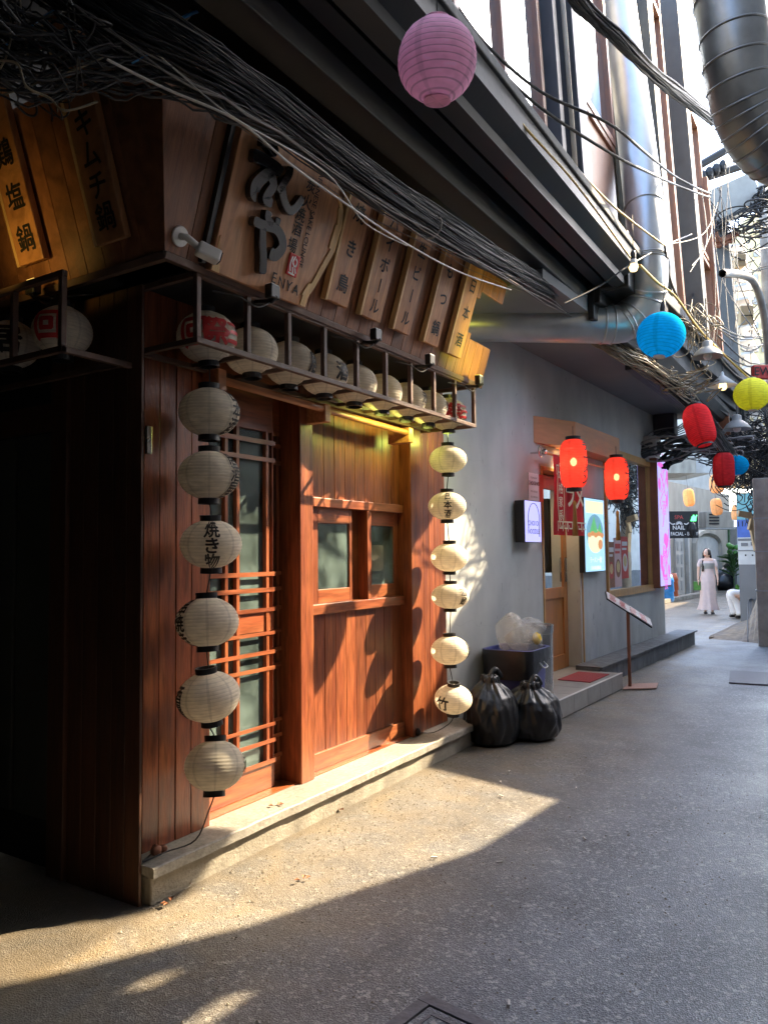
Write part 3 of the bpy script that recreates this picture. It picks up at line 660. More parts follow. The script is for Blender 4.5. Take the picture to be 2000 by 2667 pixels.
# window bay between the posts
WX0,WX1=PX1+.002,DX0-.002
Z=lambda px,py: F(px,py,YW)[1]
zs1=Z(821,1601); zs2=Z(820,1574); zm1=Z(820,1320); zm2=Z(820,1296)
m=MB(); m.box(WX0,WX1,YW-.02,YW+.06,.178,.29); obj('bottom_rail',m,M['redwood_h'],iz,bev=.004)
m=MB(); m.box(WX0,WX1,YW-.035,YW+.08,zs1,zs2); obj('window_sill',m,M['redwood_h'],iz,bev=.005)
m=MB(); m.box(WX0,WX1,YW-.03,YW+.07,zm1,zm2); obj('head_rail',m,M['redwood_h'],iz,bev=.004)
m=MB(); m.box(WX0,WX1,YW-.03,YW+.07,2.68,2.78); obj('top_rail',m,M['redwood_h'],iz,bev=.004)
npl=10; xs=[WX0+(WX1-WX0)*k/npl for k in range(npl+1)]
planks(xs,YW,YW+.02,.29,zs1,'redwood',.003); planks(xs,YW,YW+.02,zm2,2.68,'redwood',.003)
m=MB(); m.box(WX0,WX1,YW+.021,YW+.03,.29,zs1); m.box(WX0,WX1,YW+.021,YW+.03,zm2,2.68); obj('backing',m,M['darkroom'],iz)
mx0,mx1=F(951,1500,YW)[0],F(961,1500,YW)[0]
m=MB(); m.box(mx0,mx1,YW-.025,YW+.07,zs2,zm1); obj('mullion',m,M['redwood'],iz,bev=.003)
def sash(x0,x1,gx0,gx1,gz0,gz1,y,lbl):
    m=MB(); m.box(x0,gx0,y,y+.03,zs2,zm1); wd=obj('window',m,M['redwood'],iz,bev=.003,label=lbl)
    m=MB(); m.box(gx1,x1,y,y+.03,zs2,zm1); obj('stile',m,M['redwood'],wd,bev=.003)
    m=MB(); m.box(gx0,gx1,y,y+.03,zs2,gz0); obj('sash_rail',m,M['redwood_h'],wd,bev=.003)
    m=MB(); m.box(gx0,gx1,y,y+.03,gz1,zm1); obj('sash_rail',m,M['redwood_h'],wd,bev=.003)
    m=MB(); m.box(gx0,gx1,y+.012,y+.017,gz0,gz1); obj('pane',m,M['glass'],wd)
sash(WX0,mx0-.16,F(830,1450,YW)[0],F(912,1450,YW)[0],Z(831,1536),Z(831,1362),YW+.005,'left sliding window slightly open')
m=MB(); m.box(mx0-.16,mx0,YW+.06,YW+.09,zs2,zm1); obj('track_board',m,M['redwood'],iz)
sash(mx1,WX1,F(966,1450,YW)[0],F(1032,1450,YW)[0],Z(966,1524),Z(966,1368),YW+.02,'right window with a lantern mirrored in it')
# right planks
RX1=F(1144,1700,3.07)[0]+.12
xs=[DX1+.002+(RX1-DX1)*k/5 for k in range(6)]
planks(xs,3.06,3.08,.173,3.0,'redwood',.003)
m=MB(); m.box(DX1,RX1+.002,3.081,3.2,.17,3.0); obj('backing',m,M['redwood'],iz)
# wall above doors up to fascia
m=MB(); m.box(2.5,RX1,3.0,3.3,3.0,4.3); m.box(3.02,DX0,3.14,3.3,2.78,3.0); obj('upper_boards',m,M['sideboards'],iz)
# side wall (turns the corner to the left)
ys=[2.885,2.99,3.09,3.20,3.31,3.42]
for a,b_ in zip(ys[:-1],ys[1:]):
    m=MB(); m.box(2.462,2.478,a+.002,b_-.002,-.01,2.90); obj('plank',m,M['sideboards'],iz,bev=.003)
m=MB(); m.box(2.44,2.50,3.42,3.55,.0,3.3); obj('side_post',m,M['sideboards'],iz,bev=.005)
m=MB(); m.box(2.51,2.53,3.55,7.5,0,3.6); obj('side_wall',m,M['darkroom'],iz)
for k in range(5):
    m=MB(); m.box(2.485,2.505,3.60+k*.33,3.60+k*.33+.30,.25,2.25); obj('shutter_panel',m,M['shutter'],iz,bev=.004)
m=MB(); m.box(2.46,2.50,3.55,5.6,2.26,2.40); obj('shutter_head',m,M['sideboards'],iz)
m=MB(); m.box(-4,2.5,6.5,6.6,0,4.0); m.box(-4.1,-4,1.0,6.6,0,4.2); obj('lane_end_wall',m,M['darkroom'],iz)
# fascia: boards leaning out over the front and round the corner
LEAN=.314
FF=Frame((2.298,2.55,2.935),(1,0,0),(0,-1,-LEAN),(0,-LEAN,1))      # u along, v outward, w up the slope
SLOPE=math.sqrt(1+LEAN*LEAN)
def ff(px,py): q=FF.inv(onP(px,py,FF.o,FF.v)); return q.x,q.z
FX1=3.27   # length to right end
nb=26; H=.80
def fu(w): return -LEAN*w/SLOPE      # left edge follows the hip
bw=FX1/nb
for k in range(nb):
    a,b_=k*bw+.0015,(k+1)*bw-.0015
    t0,t1=-.022+random.uniform(0,.002),0
    segs=[(0,H)]
    if k>=nb-4: segs=[(0,.28),(.64,H)] if k>nb-4 else [(0,.32),(.58,H)]
    for (w0,w1) in segs:
        m=MB(FF)
        if k==0: m.prism([(fu(w0),w0),(b_,w0),(b_,w1),(fu(w1),w1)],t0-.0,t1,axis='y')
        else: m.box(a,b_,t0,t1,w0,w1)
        obj('fascia_board',m,M['facia'],iz,bev=.002)
m=MB(FF); m.prism([(fu(0),0),(0,0),(0,H),(fu(H),H)],-.0235,-.0015,axis='y'); obj('fascia_board',m,M['facia'],iz)
m=MB(FF); m.box(0,FX1,-.06,.012,-.035,-.002); obj('fascia_trim',m,M['cage'],iz,bev=.003)
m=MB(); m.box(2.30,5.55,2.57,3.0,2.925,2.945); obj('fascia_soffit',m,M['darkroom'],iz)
FL=Frame((2.298,2.55,2.935),(0,1,0),(-1,0,-LEAN),(-LEAN,0,1))
for k in range(24):
    bwl=.13; a,b_=k*bwl+.0015,(k+1)*bwl-.0015
    m=MB(FL)
    if k==0: m.prism([(fu(0),0),(b_,0),(b_,H),(fu(H),H)],-.022,0,axis='y')
    else: m.box(a,b_,-.022+random.uniform(0,.002),0,0,H)
    obj('fascia_board',m,M['facia'],iz,bev=.002)
m=MB(FL); m.box(0,3.1,-.06,.012,-.035,-.002); obj('fascia_trim',m,M['cage'],iz,bev=.003)
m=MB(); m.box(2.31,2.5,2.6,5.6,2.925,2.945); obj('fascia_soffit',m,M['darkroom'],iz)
# round rail and its brackets
y=2.90
a=onY(585,992,y); b_=onY(1062,1128,y)
m=MB().tube([a,b_],.022,12); rail=obj('bamboo_rail',m,M['pole'],iz,smooth=True)
for (px,py) in ((570,985),(845,1072),(1062,1130)):
    c=onY(px,py,y); m=MB(); m.box(c.x-.03,c.x+.03,y-.03,3.06,c.z-.07,c.z+.045); obj('rail_bracket',m,M['pole'],iz,bev=.005)
# lamp strip behind rail
q=onY(835,1108,3.0); q2=onY(1040,1150,3.0)
m=MB(); m.box(q.x,q2.x,2.93,2.985,2.60,2.625); obj('strip_lamp',m,M['greymetal'],iz)
# ------------------------------------------------------------------ lantern rack (open frame)
rk=thing('lantern_rack','open dark wooden rack of square bars under the sign holding nine lanterns','rack',(3.9,2.8,2.58))
cx0,cx1,cf,cb,cz0,cz1,t=2.50,5.48,2.56,3.05,2.575,2.915,.028
def bar(x0,x1,y0,y1,z0,z1,n='rail',p=rk): m=MB(); m.box(x0,x1,y0,y1,z0,z1); return obj(n,m,M['cage'],p,bev=.003)
bar(cx0,cx1,cf,cf+t,cz0,cz0+t); bar(cx0,cx1,cf,cf+t,cz1-t,cz1); bar(cx0,cx1,cb-t-.07,cb-.07,cz0,cz0+t)
for z in (cz0,cz1-t):
    bar(cx0,cx0+t,cf+t,cb,z,z+t); bar(cx1-t,cx1,cf+t,cb,z,z+t)
PXS=[2.50,2.84,3.16,3.48,3.81,4.14,4.46,4.79,5.12,5.452]
for x in PXS: bar(x,x+t,cf+.001,cf+t+.001,cz0+t,cz1-t,'post')
for x in PXS[1:-1]: bar(x+.004,x+t-.004,cf+t,cb-t-.07,cz0+.004,cz0+t-.002,'cross_bar')
rk2=thing('lantern_rack','open dark wooden rack round the corner in the unlit side passage','rack',(2.25,4.2,2.5))
y0=onX(163,728,2.08).y; 
bar(2.08,2.08+t,y0,y0+2.4,2.50,2.50+t,'rail',rk2); bar(2.08,2.08+t,y0,y0+2.4,2.84,2.84+t,'rail',rk2); bar(2.08,2.47,y0,y0+t,2.50,2.50+t,'rail',rk2); bar(2.4,2.4+t,y0+t,y0+2.4,2.50,2.50+t,'rail',rk2)
for k in range(7): bar(2.079,2.079+t,y0+k*.36,y0+k*.36+t,2.50+t,2.84,'post',rk2)
# ------------------------------------------------------------------ signs
tb=thing('carved_sign_slab','broad slab of live-edge wood with big glossy black characters over the door','sign',FF(.9,.03,.5))
# outline traced on the sign plane
def fpts(l): return [ff(x,y) for x,y in l]
right=[(772,795),(780,770),(800,740),(822,700),(850,650),(868,590),(872,545),(866,510)]
L0=ff(528,698); L1=ff(612,335)
pts=[L0,ff(660,752)]+fpts(right)+[(ff(866,510)[0],1.05),(L1[0]+.05,1.05)]
pts=[ff(530,700),ff(655,752),ff(748,788)]+fpts(right[0:])+[(ff(866,510)[0]-.02,.79),(ff(612,335)[0],.79)]
m=MB(FF); m.prism(pts,.002,.045,axis='y'); slab=obj('slab',m,M['slab'],tb,bev=.004)
# pale sapwood live edges
se=fpts(right); m=MB(FF)
for k in range(len(se)-1):
    (a0,w0),(a1,w1)=se[k],se[k+1]; wd=.032+.012*math.sin(k*1.9)
    m.prism([(a0-wd,w0),(a0+.012,w0),(a1+.012,w1),(a1-wd,w1)],.03,.052,axis='y')
obj('live_edge',m,M['sapwood'],tb)
m=MB(FF); a=ff(532,700); b_=ff(556,610); c=ff(590,716)
m.prism([a,ff(552,708),ff(554,690),ff(545,650),b_],.03,.049,axis='y'); obj('live_edge',m,M['sapwood'],tb)
m=MB(FF); l0=ff(526,690); m.box(l0[0]-.03,l0[0]-.004,.002,.03,.01,.78); obj('edge_strip',m,M['black'],tb)
def stroke(pts,wd,name='character',h0=.05,h1=.085):
    """one carved brush stroke, thick and bevelled"""
    P=[Vector((*ff(400+x/2.765,200+y/2.765),0)) for x,y in pts]
    Q=smoothpath(P,5); n=len(Q); m=MB(FF); L_=[];R_=[]
    for k,p in enumerate(Q):
        d=(Q[min(k+1,n-1)]-Q[max(k-1,0)]).normalized(); nn=Vector((-d.y,d.x,0)); t=k/(n-1)
        w_=(wd[0]+(wd[1]-wd[0])*t if isinstance(wd,tuple) else wd)*.5*(1 if 0<k<n-1 else .55)
        L_.append(p+nn*w_); R_.append(p-nn*w_)
    i=0
    for h in (h0,h1):
        for a,b2 in zip(L_,R_): m.p(a.x,h,a.y); m.p(b2.x,h,b2.y)
    for k in range(n-1):
        a=2*k; m.f.append((a+2*n,a+2*n+1,a+2*n+3,a+2*n+2)); m.f.append((a,a+2*n,a+2*n+2,a+2)); m.f.append((a+1,a+3,a+2*n+3,a+2*n+1))
    m.f.append((0,1,2*n+1,2*n)); e=2*n-2; m.f.append((e,e+2*n,e+2*n+1,e+1))
    return m
S1=[([(700,430),(745,470),(800,560)],(.085,.05)),([(628,560),(700,590),(800,650),(835,690)],(.06,.05)),([(800,650),(720,700),(650,770),(640,830),(650,840)],(.05,.07)),
    ([(745,690),(775,770),(735,840),(720,880),(765,905)],(.05,.045)),([(895,640),(885,700),(830,790),(810,830)],(.05,.04)),([(835,770),(850,870),(885,950),(930,940),(990,860)],(.055,.045)),
    ([(632,1025),(700,1060),(790,1085),(835,1150),(840,1220),(790,1275),(750,1255)],(.045,.06)),([(745,960),(735,1010),(770,1060)],(.045,.035)),([(700,1070),(700,1200),(705,1300),(700,1410)],(.05,.055)),([(815,1005),(800,1070)],(.04,.035))]
for p,wd in S1:
    mb=stroke(p,wd); obj('character_stroke',mb,M['lacquer'],tb,bev=.006)
def fl(px,py): return ff(px,py)
FT=Frame(FF(0,.046,0),FF.u,FF.w,FF.v)   # u, up-slope, outward : for letters
m=MB(); cs='炭火焼酒場'
for ch,(x,y) in zip(cs,[(1085,780),(1055,895),(1010,985),(985,1090),(950,1205)]):
    a=ff(400+x/2.765,200+y/2.765); letters(m,FT,ch,.075,a[0],a[1],depth=.002,bold=.03)
obj('lettering',m,M['ink'],tb)
m=MB(); a=ff(400+1150/2.765,200+800/2.765); b_=ff(400+1015/2.765,200+1240/2.765)
L_=math.hypot(a[0]-b_[0],a[1]-b_[1]); letters(m,FT,'JAPANESE SAKE LOUNGE',.048,(a[0]+b_[0])/2,(a[1]+b_[1])/2,rot=-math.pi/2,depth=.002,bold=.015,sx=.93); obj('lettering',m,M['ink'],tb)
m=MB()
for ch,(x,y) in zip('ENYA',[(820,1440),(872,1475),(925,1500),(975,1525)]):
    a=ff(400+x/2.765,200+y/2.765); letters(m,FT,ch,.075,a[0],a[1],depth=.002,bold=.01)
obj('lettering',m,M['ink'],tb)
a=ff(400+952/2.765,200+1350/2.765); m=MB(FF); m.box(a[0]-.042,a[0]+.042,.046,.056,a[1]-.055,a[1]+.055); sl_=obj('red_seal',m,M['redink'],tb,bev=.006)
m=MB(); FS=Frame(FF(a[0],.0562,a[1]),FF.u,FF.w,FF.v)
for pl in ([(-.02,.04),(-.028,.0),(-.018,-.035)],[(.0,.045),(-.012,.012),(.012,-.005),(.02,.02),(.006,.035)],[(-.005,-.01),(.004,-.04)],[(.012,-.012),(.024,-.036)],[(-.03,-.044),(.02,-.046)]):
    Q=smoothpath([Vector((x,y,0)) for x,y in pl],4)
    for p,q in zip(Q[:-1],Q[1:]):
        d=(q-p).normalized(); nn=Vector((-d.y,d.x,0))*.0045; i=len(m.v)
        m.v+= [FS(*(p+nn)[:2],.001),FS(*(p-nn)[:2],.001),FS(*(q-nn)[:2],.001),FS(*(q+nn)[:2],.001)]; m.f.append((i,i+1,i+2,i+3))
obj('seal_mark',m,M['white'],sl_)
def plank_sign(fr,u0,u1,w0,w1,text,size,label,cy=None,step=1.5,shade='signwood',lightedge=False):
    c=fr((u0+u1)/2,.03,(w0+w1)/2); t=thing('plank_sign',label,'sign',c,group=None)
    m=MB(fr); m.box(u0,u1,.012,.05,w0,w1); obj('board',m,M[shade],t,bev=.005)
    m=MB(fr); m.box(u0-.002,u0+.016,.014,.052,w0-.002,w1); obj('live_edge',m,M['sapwood'],t)
    m=MB(fr); m.box(u0+.03,u0+.05,.0005,.012,w0+.1,w0+.12); m.box(u1-.05,u1-.03,.0005,.012,w1-.12,w1-.1); obj('spacer',m,M['black'],t)
    FQ=Frame(fr((u0+u1)/2+.01,.05,0),fr.u,fr.w,fr.v); m=MB(); letters(m,FQ,text,size,0,cy if cy is not None else (w0+w1)/2,vertical=True,step=step,depth=.002,bold=.035); obj('lettering',m,M['ink'],t)
# px from zoom3: src=700+x/2.552, 450+y/2.552
def z3(x,y): return ff(700+x/2.552,450+y/2.552)
for (bl,br,txt,cyp,size,lb) in (((330,835),(480,890),'焼き鳥',(520,510),.105,'plank sign reading 焼き鳥, next to the live-edge slab'),
      ((560,940),(700,985),'ハイボール',(730,620),.10,'plank sign reading ハイボール, second from the slab'),
      ((780,1030),(893,1073),'生ビール',(940,740),.10,'plank sign reading 生ビール, middle of the five on the front'),
      ((985,1110),(1080,1157),'もつ鍋',(1120,840),.105,'plank sign reading もつ鍋, half lit yellow by the floodlight'),
      ((1145,1190),(1238,1228),'日本酒',(1280,930),.105,'plank sign reading 日本酒, last before the duct')):
    a=z3(*bl); b_=z3(*br); cc=z3(*cyp); w0=(a[1]+b_[1])/2
    if len(txt)==3: tc_=[z3(*p)[1] for p in {'焼き鳥':[(590,290),(450,730)],'もつ鍋':[(1180,660),(1060,1020)],'日本酒':[(1335,765),(1228,1105)]}[txt]]; cyv=sum(tc_)/2; st=(tc_[0]-tc_[1])/2/size
    elif txt=='生ビール': tc_=[z3(*p)[1] for p in [(1005,530),(865,960)]]; cyv=sum(tc_)/2; st=(tc_[0]-tc_[1])/3/size
    else: tc_=[z3(*p)[1] for p in [(790,490),(660,880)]]; s_=(tc_[0]-tc_[1])/3; cyv=(tc_[0]+s_+tc_[1])/2; st=s_/size
    plank_sign(FF,a[0],b_[0],w0,.775,txt,size,lb,cyv,st)
# left panel signs: frame FL but u runs +Y => flip so text is not mirrored
FLs=Frame(FL(0,0,0),(0,-1,0),(-1,0,-LEAN),(-LEAN,0,1))
def fl2(px,py): q=FLs.inv(onP(px,py,FL.o,FL.v)); return q.x,q.z
def z1(x,y): return fl2(x/2.37,y/2.37)
for (bl,br,top,pa,pb,txt,lb) in (((640,1515),(830,1470),(430,690),(620,960),(700,1340),'キムチ鍋','plank sign reading キムチ鍋 on the dark side fascia, nearer the corner'),
      ((165,1635),(330,1610),(0,790),(70,960),(205,1475),'鶏塩鍋','amber-lit plank sign reading 鶏塩鍋 at the left edge of the picture')):
    a=z1(*bl); b_=z1(*br); tp=z1(*top); ca,cb_=z1(*pa)[1],z1(*pb)[1]; n_=2
    st=(ca-cb_)/2; 
    if len(txt)==4: cyv=(ca+st+cb_)/2; size=.125
    else: cyv=(ca+cb_)/2; size=.13
    plank_sign(FLs,a[0],b_[0],(a[1]+b_[1])/2,(a[1]+b_[1])/2+(.95 if len(txt)==4 else .88),txt,size,lb,cyv,st/size)
# ------------------------------------------------------------------ lanterns
CAPR=.055
def lantern_mesh(w_,h,ridges,capr=.05,barrel=1.0):
    """profile for a pleated paper body; barrel>1 gives straight sides"""
    m=MB(); pr=[]; N_=ridges*4; p1_,p2_=random.uniform(0,6),random.uniform(0,6)
    for k in range(N_+1):
        t=-1+2*k/N_; r=w_/2*(1-abs(t)**(2.0*barrel))**(1/(2.0*barrel) if barrel>1 else .5)
        r=max(r,capr) if abs(t)>.8 else r
        ri=math.cos(2*math.pi*k/4)
        pr.append((max(capr,r)+.0008*ri,t*h/2))
    m.lathe(pr,40)
    for v in m.v:
        a=math.atan2(v.y,v.x); e=max(0,1-abs(v.z/(h/2))**4); d=1+e*(.010*math.sin(2*a+p1_)+.008*math.sin(3*a+p2_+v.z*9)+.006*math.sin(8*a)); v.x*=d; v.y*=d
    return m
_lm={}
def on_lantern(w_,h,barrel,ang,flip=1):
    def fn(v):
        z=v.y; t=max(-1,min(1,z/(h/2))); r=w_/2*(1-abs(t)**(2*barrel))**(1/(2*barrel) if barrel>1 else .5)+.006+v.z
        a=ang+v.x/(w_/2)
        return Vector((r*math.cos(a),r*math.sin(a),z))
    return fn
def make_lantern(label,cat,loc,w_,h,mat,barrel=1.0,capr=.05,caph=.022,ridges=15,text=None,size=.06,ang=0,ink='ink',bold=.05,group=None,tilt=(0,0,0),capmat='black',name='paper_lantern',dy=0,step=1.05,texts=None,inner=None):
    t=thing(name,label,cat,loc,group,tilt)
    key=(w_,h,ridges,capr,barrel)
    m=lantern_mesh(w_,h,ridges,capr,barrel); b=obj('lantern_body',m,M[mat],t,local=True,smooth=True)
    for s in (1,-1):
        c=MB(); z=s*h/2; 
        pr=[(capr+.002,z-s*.006),(capr+.004,z+s*caph),(capr-.006,z+s*caph),(capr-.006,z-s*.002)]
        c.lathe(pr,24)
        if caph<.01: c.prism([((capr-.004)*math.cos(q_*math.pi/9),(capr-.004)*math.sin(q_*math.pi/9)) for q_ in range(18)],z-.001,z+.001,axis='z')
        obj('cap_ring',c,M[capmat],t,local=True,smooth=False)
    for (tx,sz,an,ik,yy) in (texts or ([(text,size,ang,ink,dy)] if text else [])):
        lm=MB(); n=len(tx)
        for i,ch in enumerate(tx):
            vs,fs=text2d(ch,0); vs2,fs2=subdiv([Vector((v.x*sz,v.y*sz,0)) for v in vs],fs,.02)
            oy=yy+((n-1)/2-i)*step*sz
            for q_,(dx,dy_) in enumerate(((.5,0),(-.5,0),(0,.5),(0,-.5))): lm.polys(vs2,fs2,lambda v,oy=oy,dx=dx,dy_=dy_,q_=q_: on_lantern(w_,h,barrel,an)(Vector((v.x+dx*bold*sz,v.y+oy+dy_*bold*sz,q_*.0003))))
        obj('lettering',lm,M[ik],t,local=True)
    if inner: inner(t)
    return t
def facing(p,off=0):
    """angle so that lettering looks at the alley; off turns it to the right"""
    return math.atan2(-p.y,-p.x)+R(off)
# hanging strings
SL=[((545,1074),'topmost white lantern of the string left of the sliding door','日本酒',62),((545,1238),'second white lantern from the top left of the sliding door','居酒屋',58),((550,1417),'third white lantern on the left string reading 焼き物','焼き物',2),
    ((540,1620),'fourth white lantern on the left string with writing at its left edge','串焼き',-60),((545,1814),'fifth white lantern on the left string, writing faint at its left','酒場',-72),((560,1994),'lowest white lantern of the left string hanging askew above the step','酒',80)]
tl=[(0,0),(0,0),(2,-3),(-4,2),(-3,-6),(-8,10)]
lp=[]
for i,(q,lb,tx,of) in enumerate(SL):
    p=onY(*q,2.78); lp.append(p)
    make_lantern(lb,'lantern',p,.305+(.0 if i<5 else -.01),.245,'p_white',step=.93,text=tx,size=.085,ang=facing(p,of),tilt=(R(tl[i][0]),R(tl[i][1]),0),group='white lanterns on the left string')
SRr=[((1166,1197),'topmost right-hand string lantern, shaded and blank',None,0),((1164,1318),'sunlit lantern on the right string reading 日本酒','日本酒',2),((1170,1452),'third lantern on the right string, blank and glowing',None,0),((1172,1553),'fourth lantern on the right string with writing at its right','酒蔵',45),((1171,1694),'fifth lantern on the right string, smudge of writing at its right edge','居酒',78),((1180,1821),'lowest sunlit lantern on the right string with a leaf sprig painted on','竹',-35)]
rp_=[]
for i,(q,lb,tx,of) in enumerate(SRr):
    p=onY(*q,2.80); rp_.append(p)
    make_lantern(lb,'lantern',p,.30,.225 if i!=3 else .20,'p_white',text=tx,size=.065 if i!=5 else .11,ang=facing(p,of),capr=.048,tilt=(R((0,0,2,0,-2,6)[i]),R((0,1,-2,3,2,-6)[i]),0),group='white lanterns on the right string')
def cordthing(ps,lb,top,end=None):
    m=MB(); z=top
    path=[Vector((ps[0].x,ps[0].y,top))]
    for p in ps: path+=[p+Vector((random.uniform(-.006,.006),0,.14)),p+Vector((random.uniform(-.006,.006),0,-.14))]
    if end: path+=smoothpath([ps[-1]+Vector((0,0,-.14))]+end,5)[1:]
    m.tube(path,.0038,6)
    tag(obj('hanging_flex',m,M['cable']),lb,'cord')
b0=lp[-1]
cordthing(lp,'black flex joining the lanterns of the left string',2.6,[b0+Vector((-.01,.03,-.22)),b0+Vector((-.07,.06,-.35)),Vector((2.62,2.88,.19)),Vector((2.50,2.90,.18)),Vector((2.58,2.94,.18))])
b1=rp_[-1]
cordthing(rp_,'thin flex joining the lanterns of the right string',2.6,[b1+Vector((.02,.05,-.2)),b1+Vector((-.1,.12,-.25)),Vector((5.3,3.0,.2))])
m=MB(); m.blob((2.60,2.93,.195),(.03,.025,.025),8,6,.15); m.blob((2.64,2.92,.19),(.022,.018,.018),8,6,.1); tag(obj('plug',m,M['rust'],smooth=True),'small brown plug lying on the step below the left lantern string','plug')
m=MB(); m.blob((5.28,3.01,.205),(.025,.02,.03),8,6,.15); tag(obj('plug',m,M['black'],smooth=True),'black plug on the step at the foot of the right planks','plug')
# rack lanterns
NL=9
txts=[('祭',.15,20,'redink'),('大',.11,-50,'ink'),('居',.13,72,'ink'),('酒',.12,52,'ink'),(None,)*4,(None,)*4,('酒',.09,70,'ink'),('場',.08,80,'ink'),('祭',.15,25,'redink')]
names=['red and white lantern at the left end of the rack','white lantern behind the second rack bar','white lantern in the rack with a broad black stroke at its right','white lantern in the rack with black writing, fourth from the left','plain white lantern in the middle of the rack','plain white lantern right of the middle of the rack','seventh white lantern in the rack, small black writing','eighth white lantern in the rack, beside the red one','red painted lantern at the right end of the rack']
rl=[(538,875),(655,880),(735,925),(835,945),(915,960),(980,985),(1050,1020),(1110,1035),(1172,1045)]
for i in range(NL):
    x=2.80+i*(5.50-2.80)/8*.985; p=Vector((x,2.80,2.705+.0*i))
    tx=txts[i]; texts=[]
    if tx[0]:
        texts=[(tx[0],tx[1],facing(p,tx[2]),tx[3],0)]
        if tx[3]=='redink': texts+=[('回',.16,facing(p,-25),'redink',.0),('三',.13,facing(p,65),'redink',0)]
    else: texts=None
    make_lantern(names[i],'lantern',p,.30,.26,'p_white',texts=texts,group='lanterns in the front rack',bold=.07,tilt=(R(random.uniform(-4,4)),R(random.uniform(-4,4)),0))
for i,(px,py,lb,ik) in enumerate(((163,880,'red and white lantern in the dark side rack nearest the corner','redink'),(30,905,'white lantern in the side rack at the left edge of the picture','ink'))):
    p=onX(px,py,2.28); p.z=2.68
    make_lantern(lb,'lantern',p,.275,.24,'p_white',texts=[('回' if i==0 else '居',.15,facing(p,-30 if i==0 else -10),ik,0)],group='lanterns in the side rack',bold=.07)
# coloured globes and tubes
def hook(t,r,h,up=.25):
    m=MB().tube([(0,0,h/2-.01),(0,0,h/2+up)],.003,5); obj('hanger_wire',m,M['cable'],t,local=True)
def globe(px,py,D,dpx,lb,mat,hs=.95,barrel=1.0,ridges=14,tilt=(0,0,0),capr=.045,up=.25,hpx=None,capmat=None,caph=.004,socket=False):
    p=atD(px,py,D); w_=dpx/FPX*D; h=(hpx/FPX*D) if hpx else w_*hs
    t=make_lantern(lb,'lantern',p,w_,h,mat,barrel=barrel,ridges=ridges,capr=capr,caph=caph,tilt=tilt,capmat=capmat or 'cablewhite',name='nylon_lantern'); hook(t,capr,h,up)
    if socket:
        m=MB(); m.lathe([(.02,h/2),(.024,h/2+.05),(.018,h/2+.10),(.006,h/2+.13)],12); obj('lamp_socket',m,M['black'],t,local=True,smooth=True)
    return t
globe(1138,158,3.0,206,'large round pink lantern hanging high before the dark overhang','p_pink',hs=1.0,ridges=13,capr=.05,tilt=(R(3),R(-4),0),caph=.002,capmat='p_pink',up=.35)
globe(1720,873,6.5,122,'round bright blue lantern beside the duct elbow','p_blue',hs=.96,ridges=15,tilt=(R(4),R(8),0),up=.5,socket=True)
globe(1957,1027,8.5,90,'round glowing yellow lantern at the right edge','p_yellow',hs=.95,tilt=(0,R(4),0),up=.3)
globe(1820,1108,8.0,72,'tilted red barrel lantern below the grey lamp shade','p_red',hpx=112,barrel=1.7,ridges=24,tilt=(R(-14),R(10),0),capmat='black',caph=.012,capr=.08,up=.2)
globe(1884,1223,10,52,'upright red barrel lantern next to the small blue one','p_red',hpx=88,barrel=1.8,ridges=22,capmat='black',caph=.012,capr=.08,up=.2)
globe(1918,1212,11.5,58,'small blue lantern half behind the red barrel lantern','p_blue',hs=.9,up=.3)
for (x,y,D,w_,h_,lb) in ((1793,1296,17,28,46,'pale orange lantern under the black shop board'),(1865,1320,17.5,29,44,'pale orange lantern above the woman and left of the air conditioner pipe'),(1866,1260,16,36,50,'pale orange lantern half hidden by the upright red one'),(1977-65,1335,19,16,40,'small orange lantern beside the tall printed board')):
    globe(x,y,D,w_,lb,'p_orange',hpx=h_,barrel=1.7,ridges=16,up=.3,tilt=(R(random.uniform(-5,5)),R(random.uniform(-5,5)),0))
# lit red lanterns of the noodle shop
def bulbin(t):
    m=MB(); m.blob((0,0,.02),(.035,.035,.045),12,8); obj('bulb',m,M['bulb'],t,local=True,smooth=True)
def redlant(px,py,D,wpx,hpx,lb):
    p=atD(px,py,D); w_=wpx/FPX*D; h=hpx/FPX*D
    t=make_lantern(lb,'lantern',p,w_,h,'p_redlit',barrel=2.0,ridges=30,capr=w_*.27,caph=.03,capmat='black',name='lit_red_lantern',texts=[('ラーメン',.115,facing(p,62),'ink',.0)],bold=.06,step=1.0,group='lit red lanterns of the noodle shop',inner=bulbin)
    l=bpy.data.lights.new('lantern_lamp','POINT'); l.energy=.85; l.color=(1,.45,.22); l.shadow_soft_size=.04
    o=bpy.data.objects.new('lantern_lamp',l); COL.objects.link(o); o.parent=t
    m=MB().tube([(0,0,-h/2-.03),(0,0,-h/2-.14)],.003,5); obj('tassel_cord',m,M['cable'],t,local=True)
    m=MB(); m.lathe([(.006,-h/2-.13),(.02,-h/2-.15),(.016,-h/2-.19),(.03,-h/2-.5),(.0,-h/2-.5)],10); obj('tassel',m,M['tassel'],t,local=True,smooth=True)
    hook(t,.05,h,.14); return t
redlant(1493,1208,8.1,69,128,'lit red paper lantern before the doorway, first of the two')
redlant(1605,1247,9.6,60,112,'lit red paper lantern before the shop window')
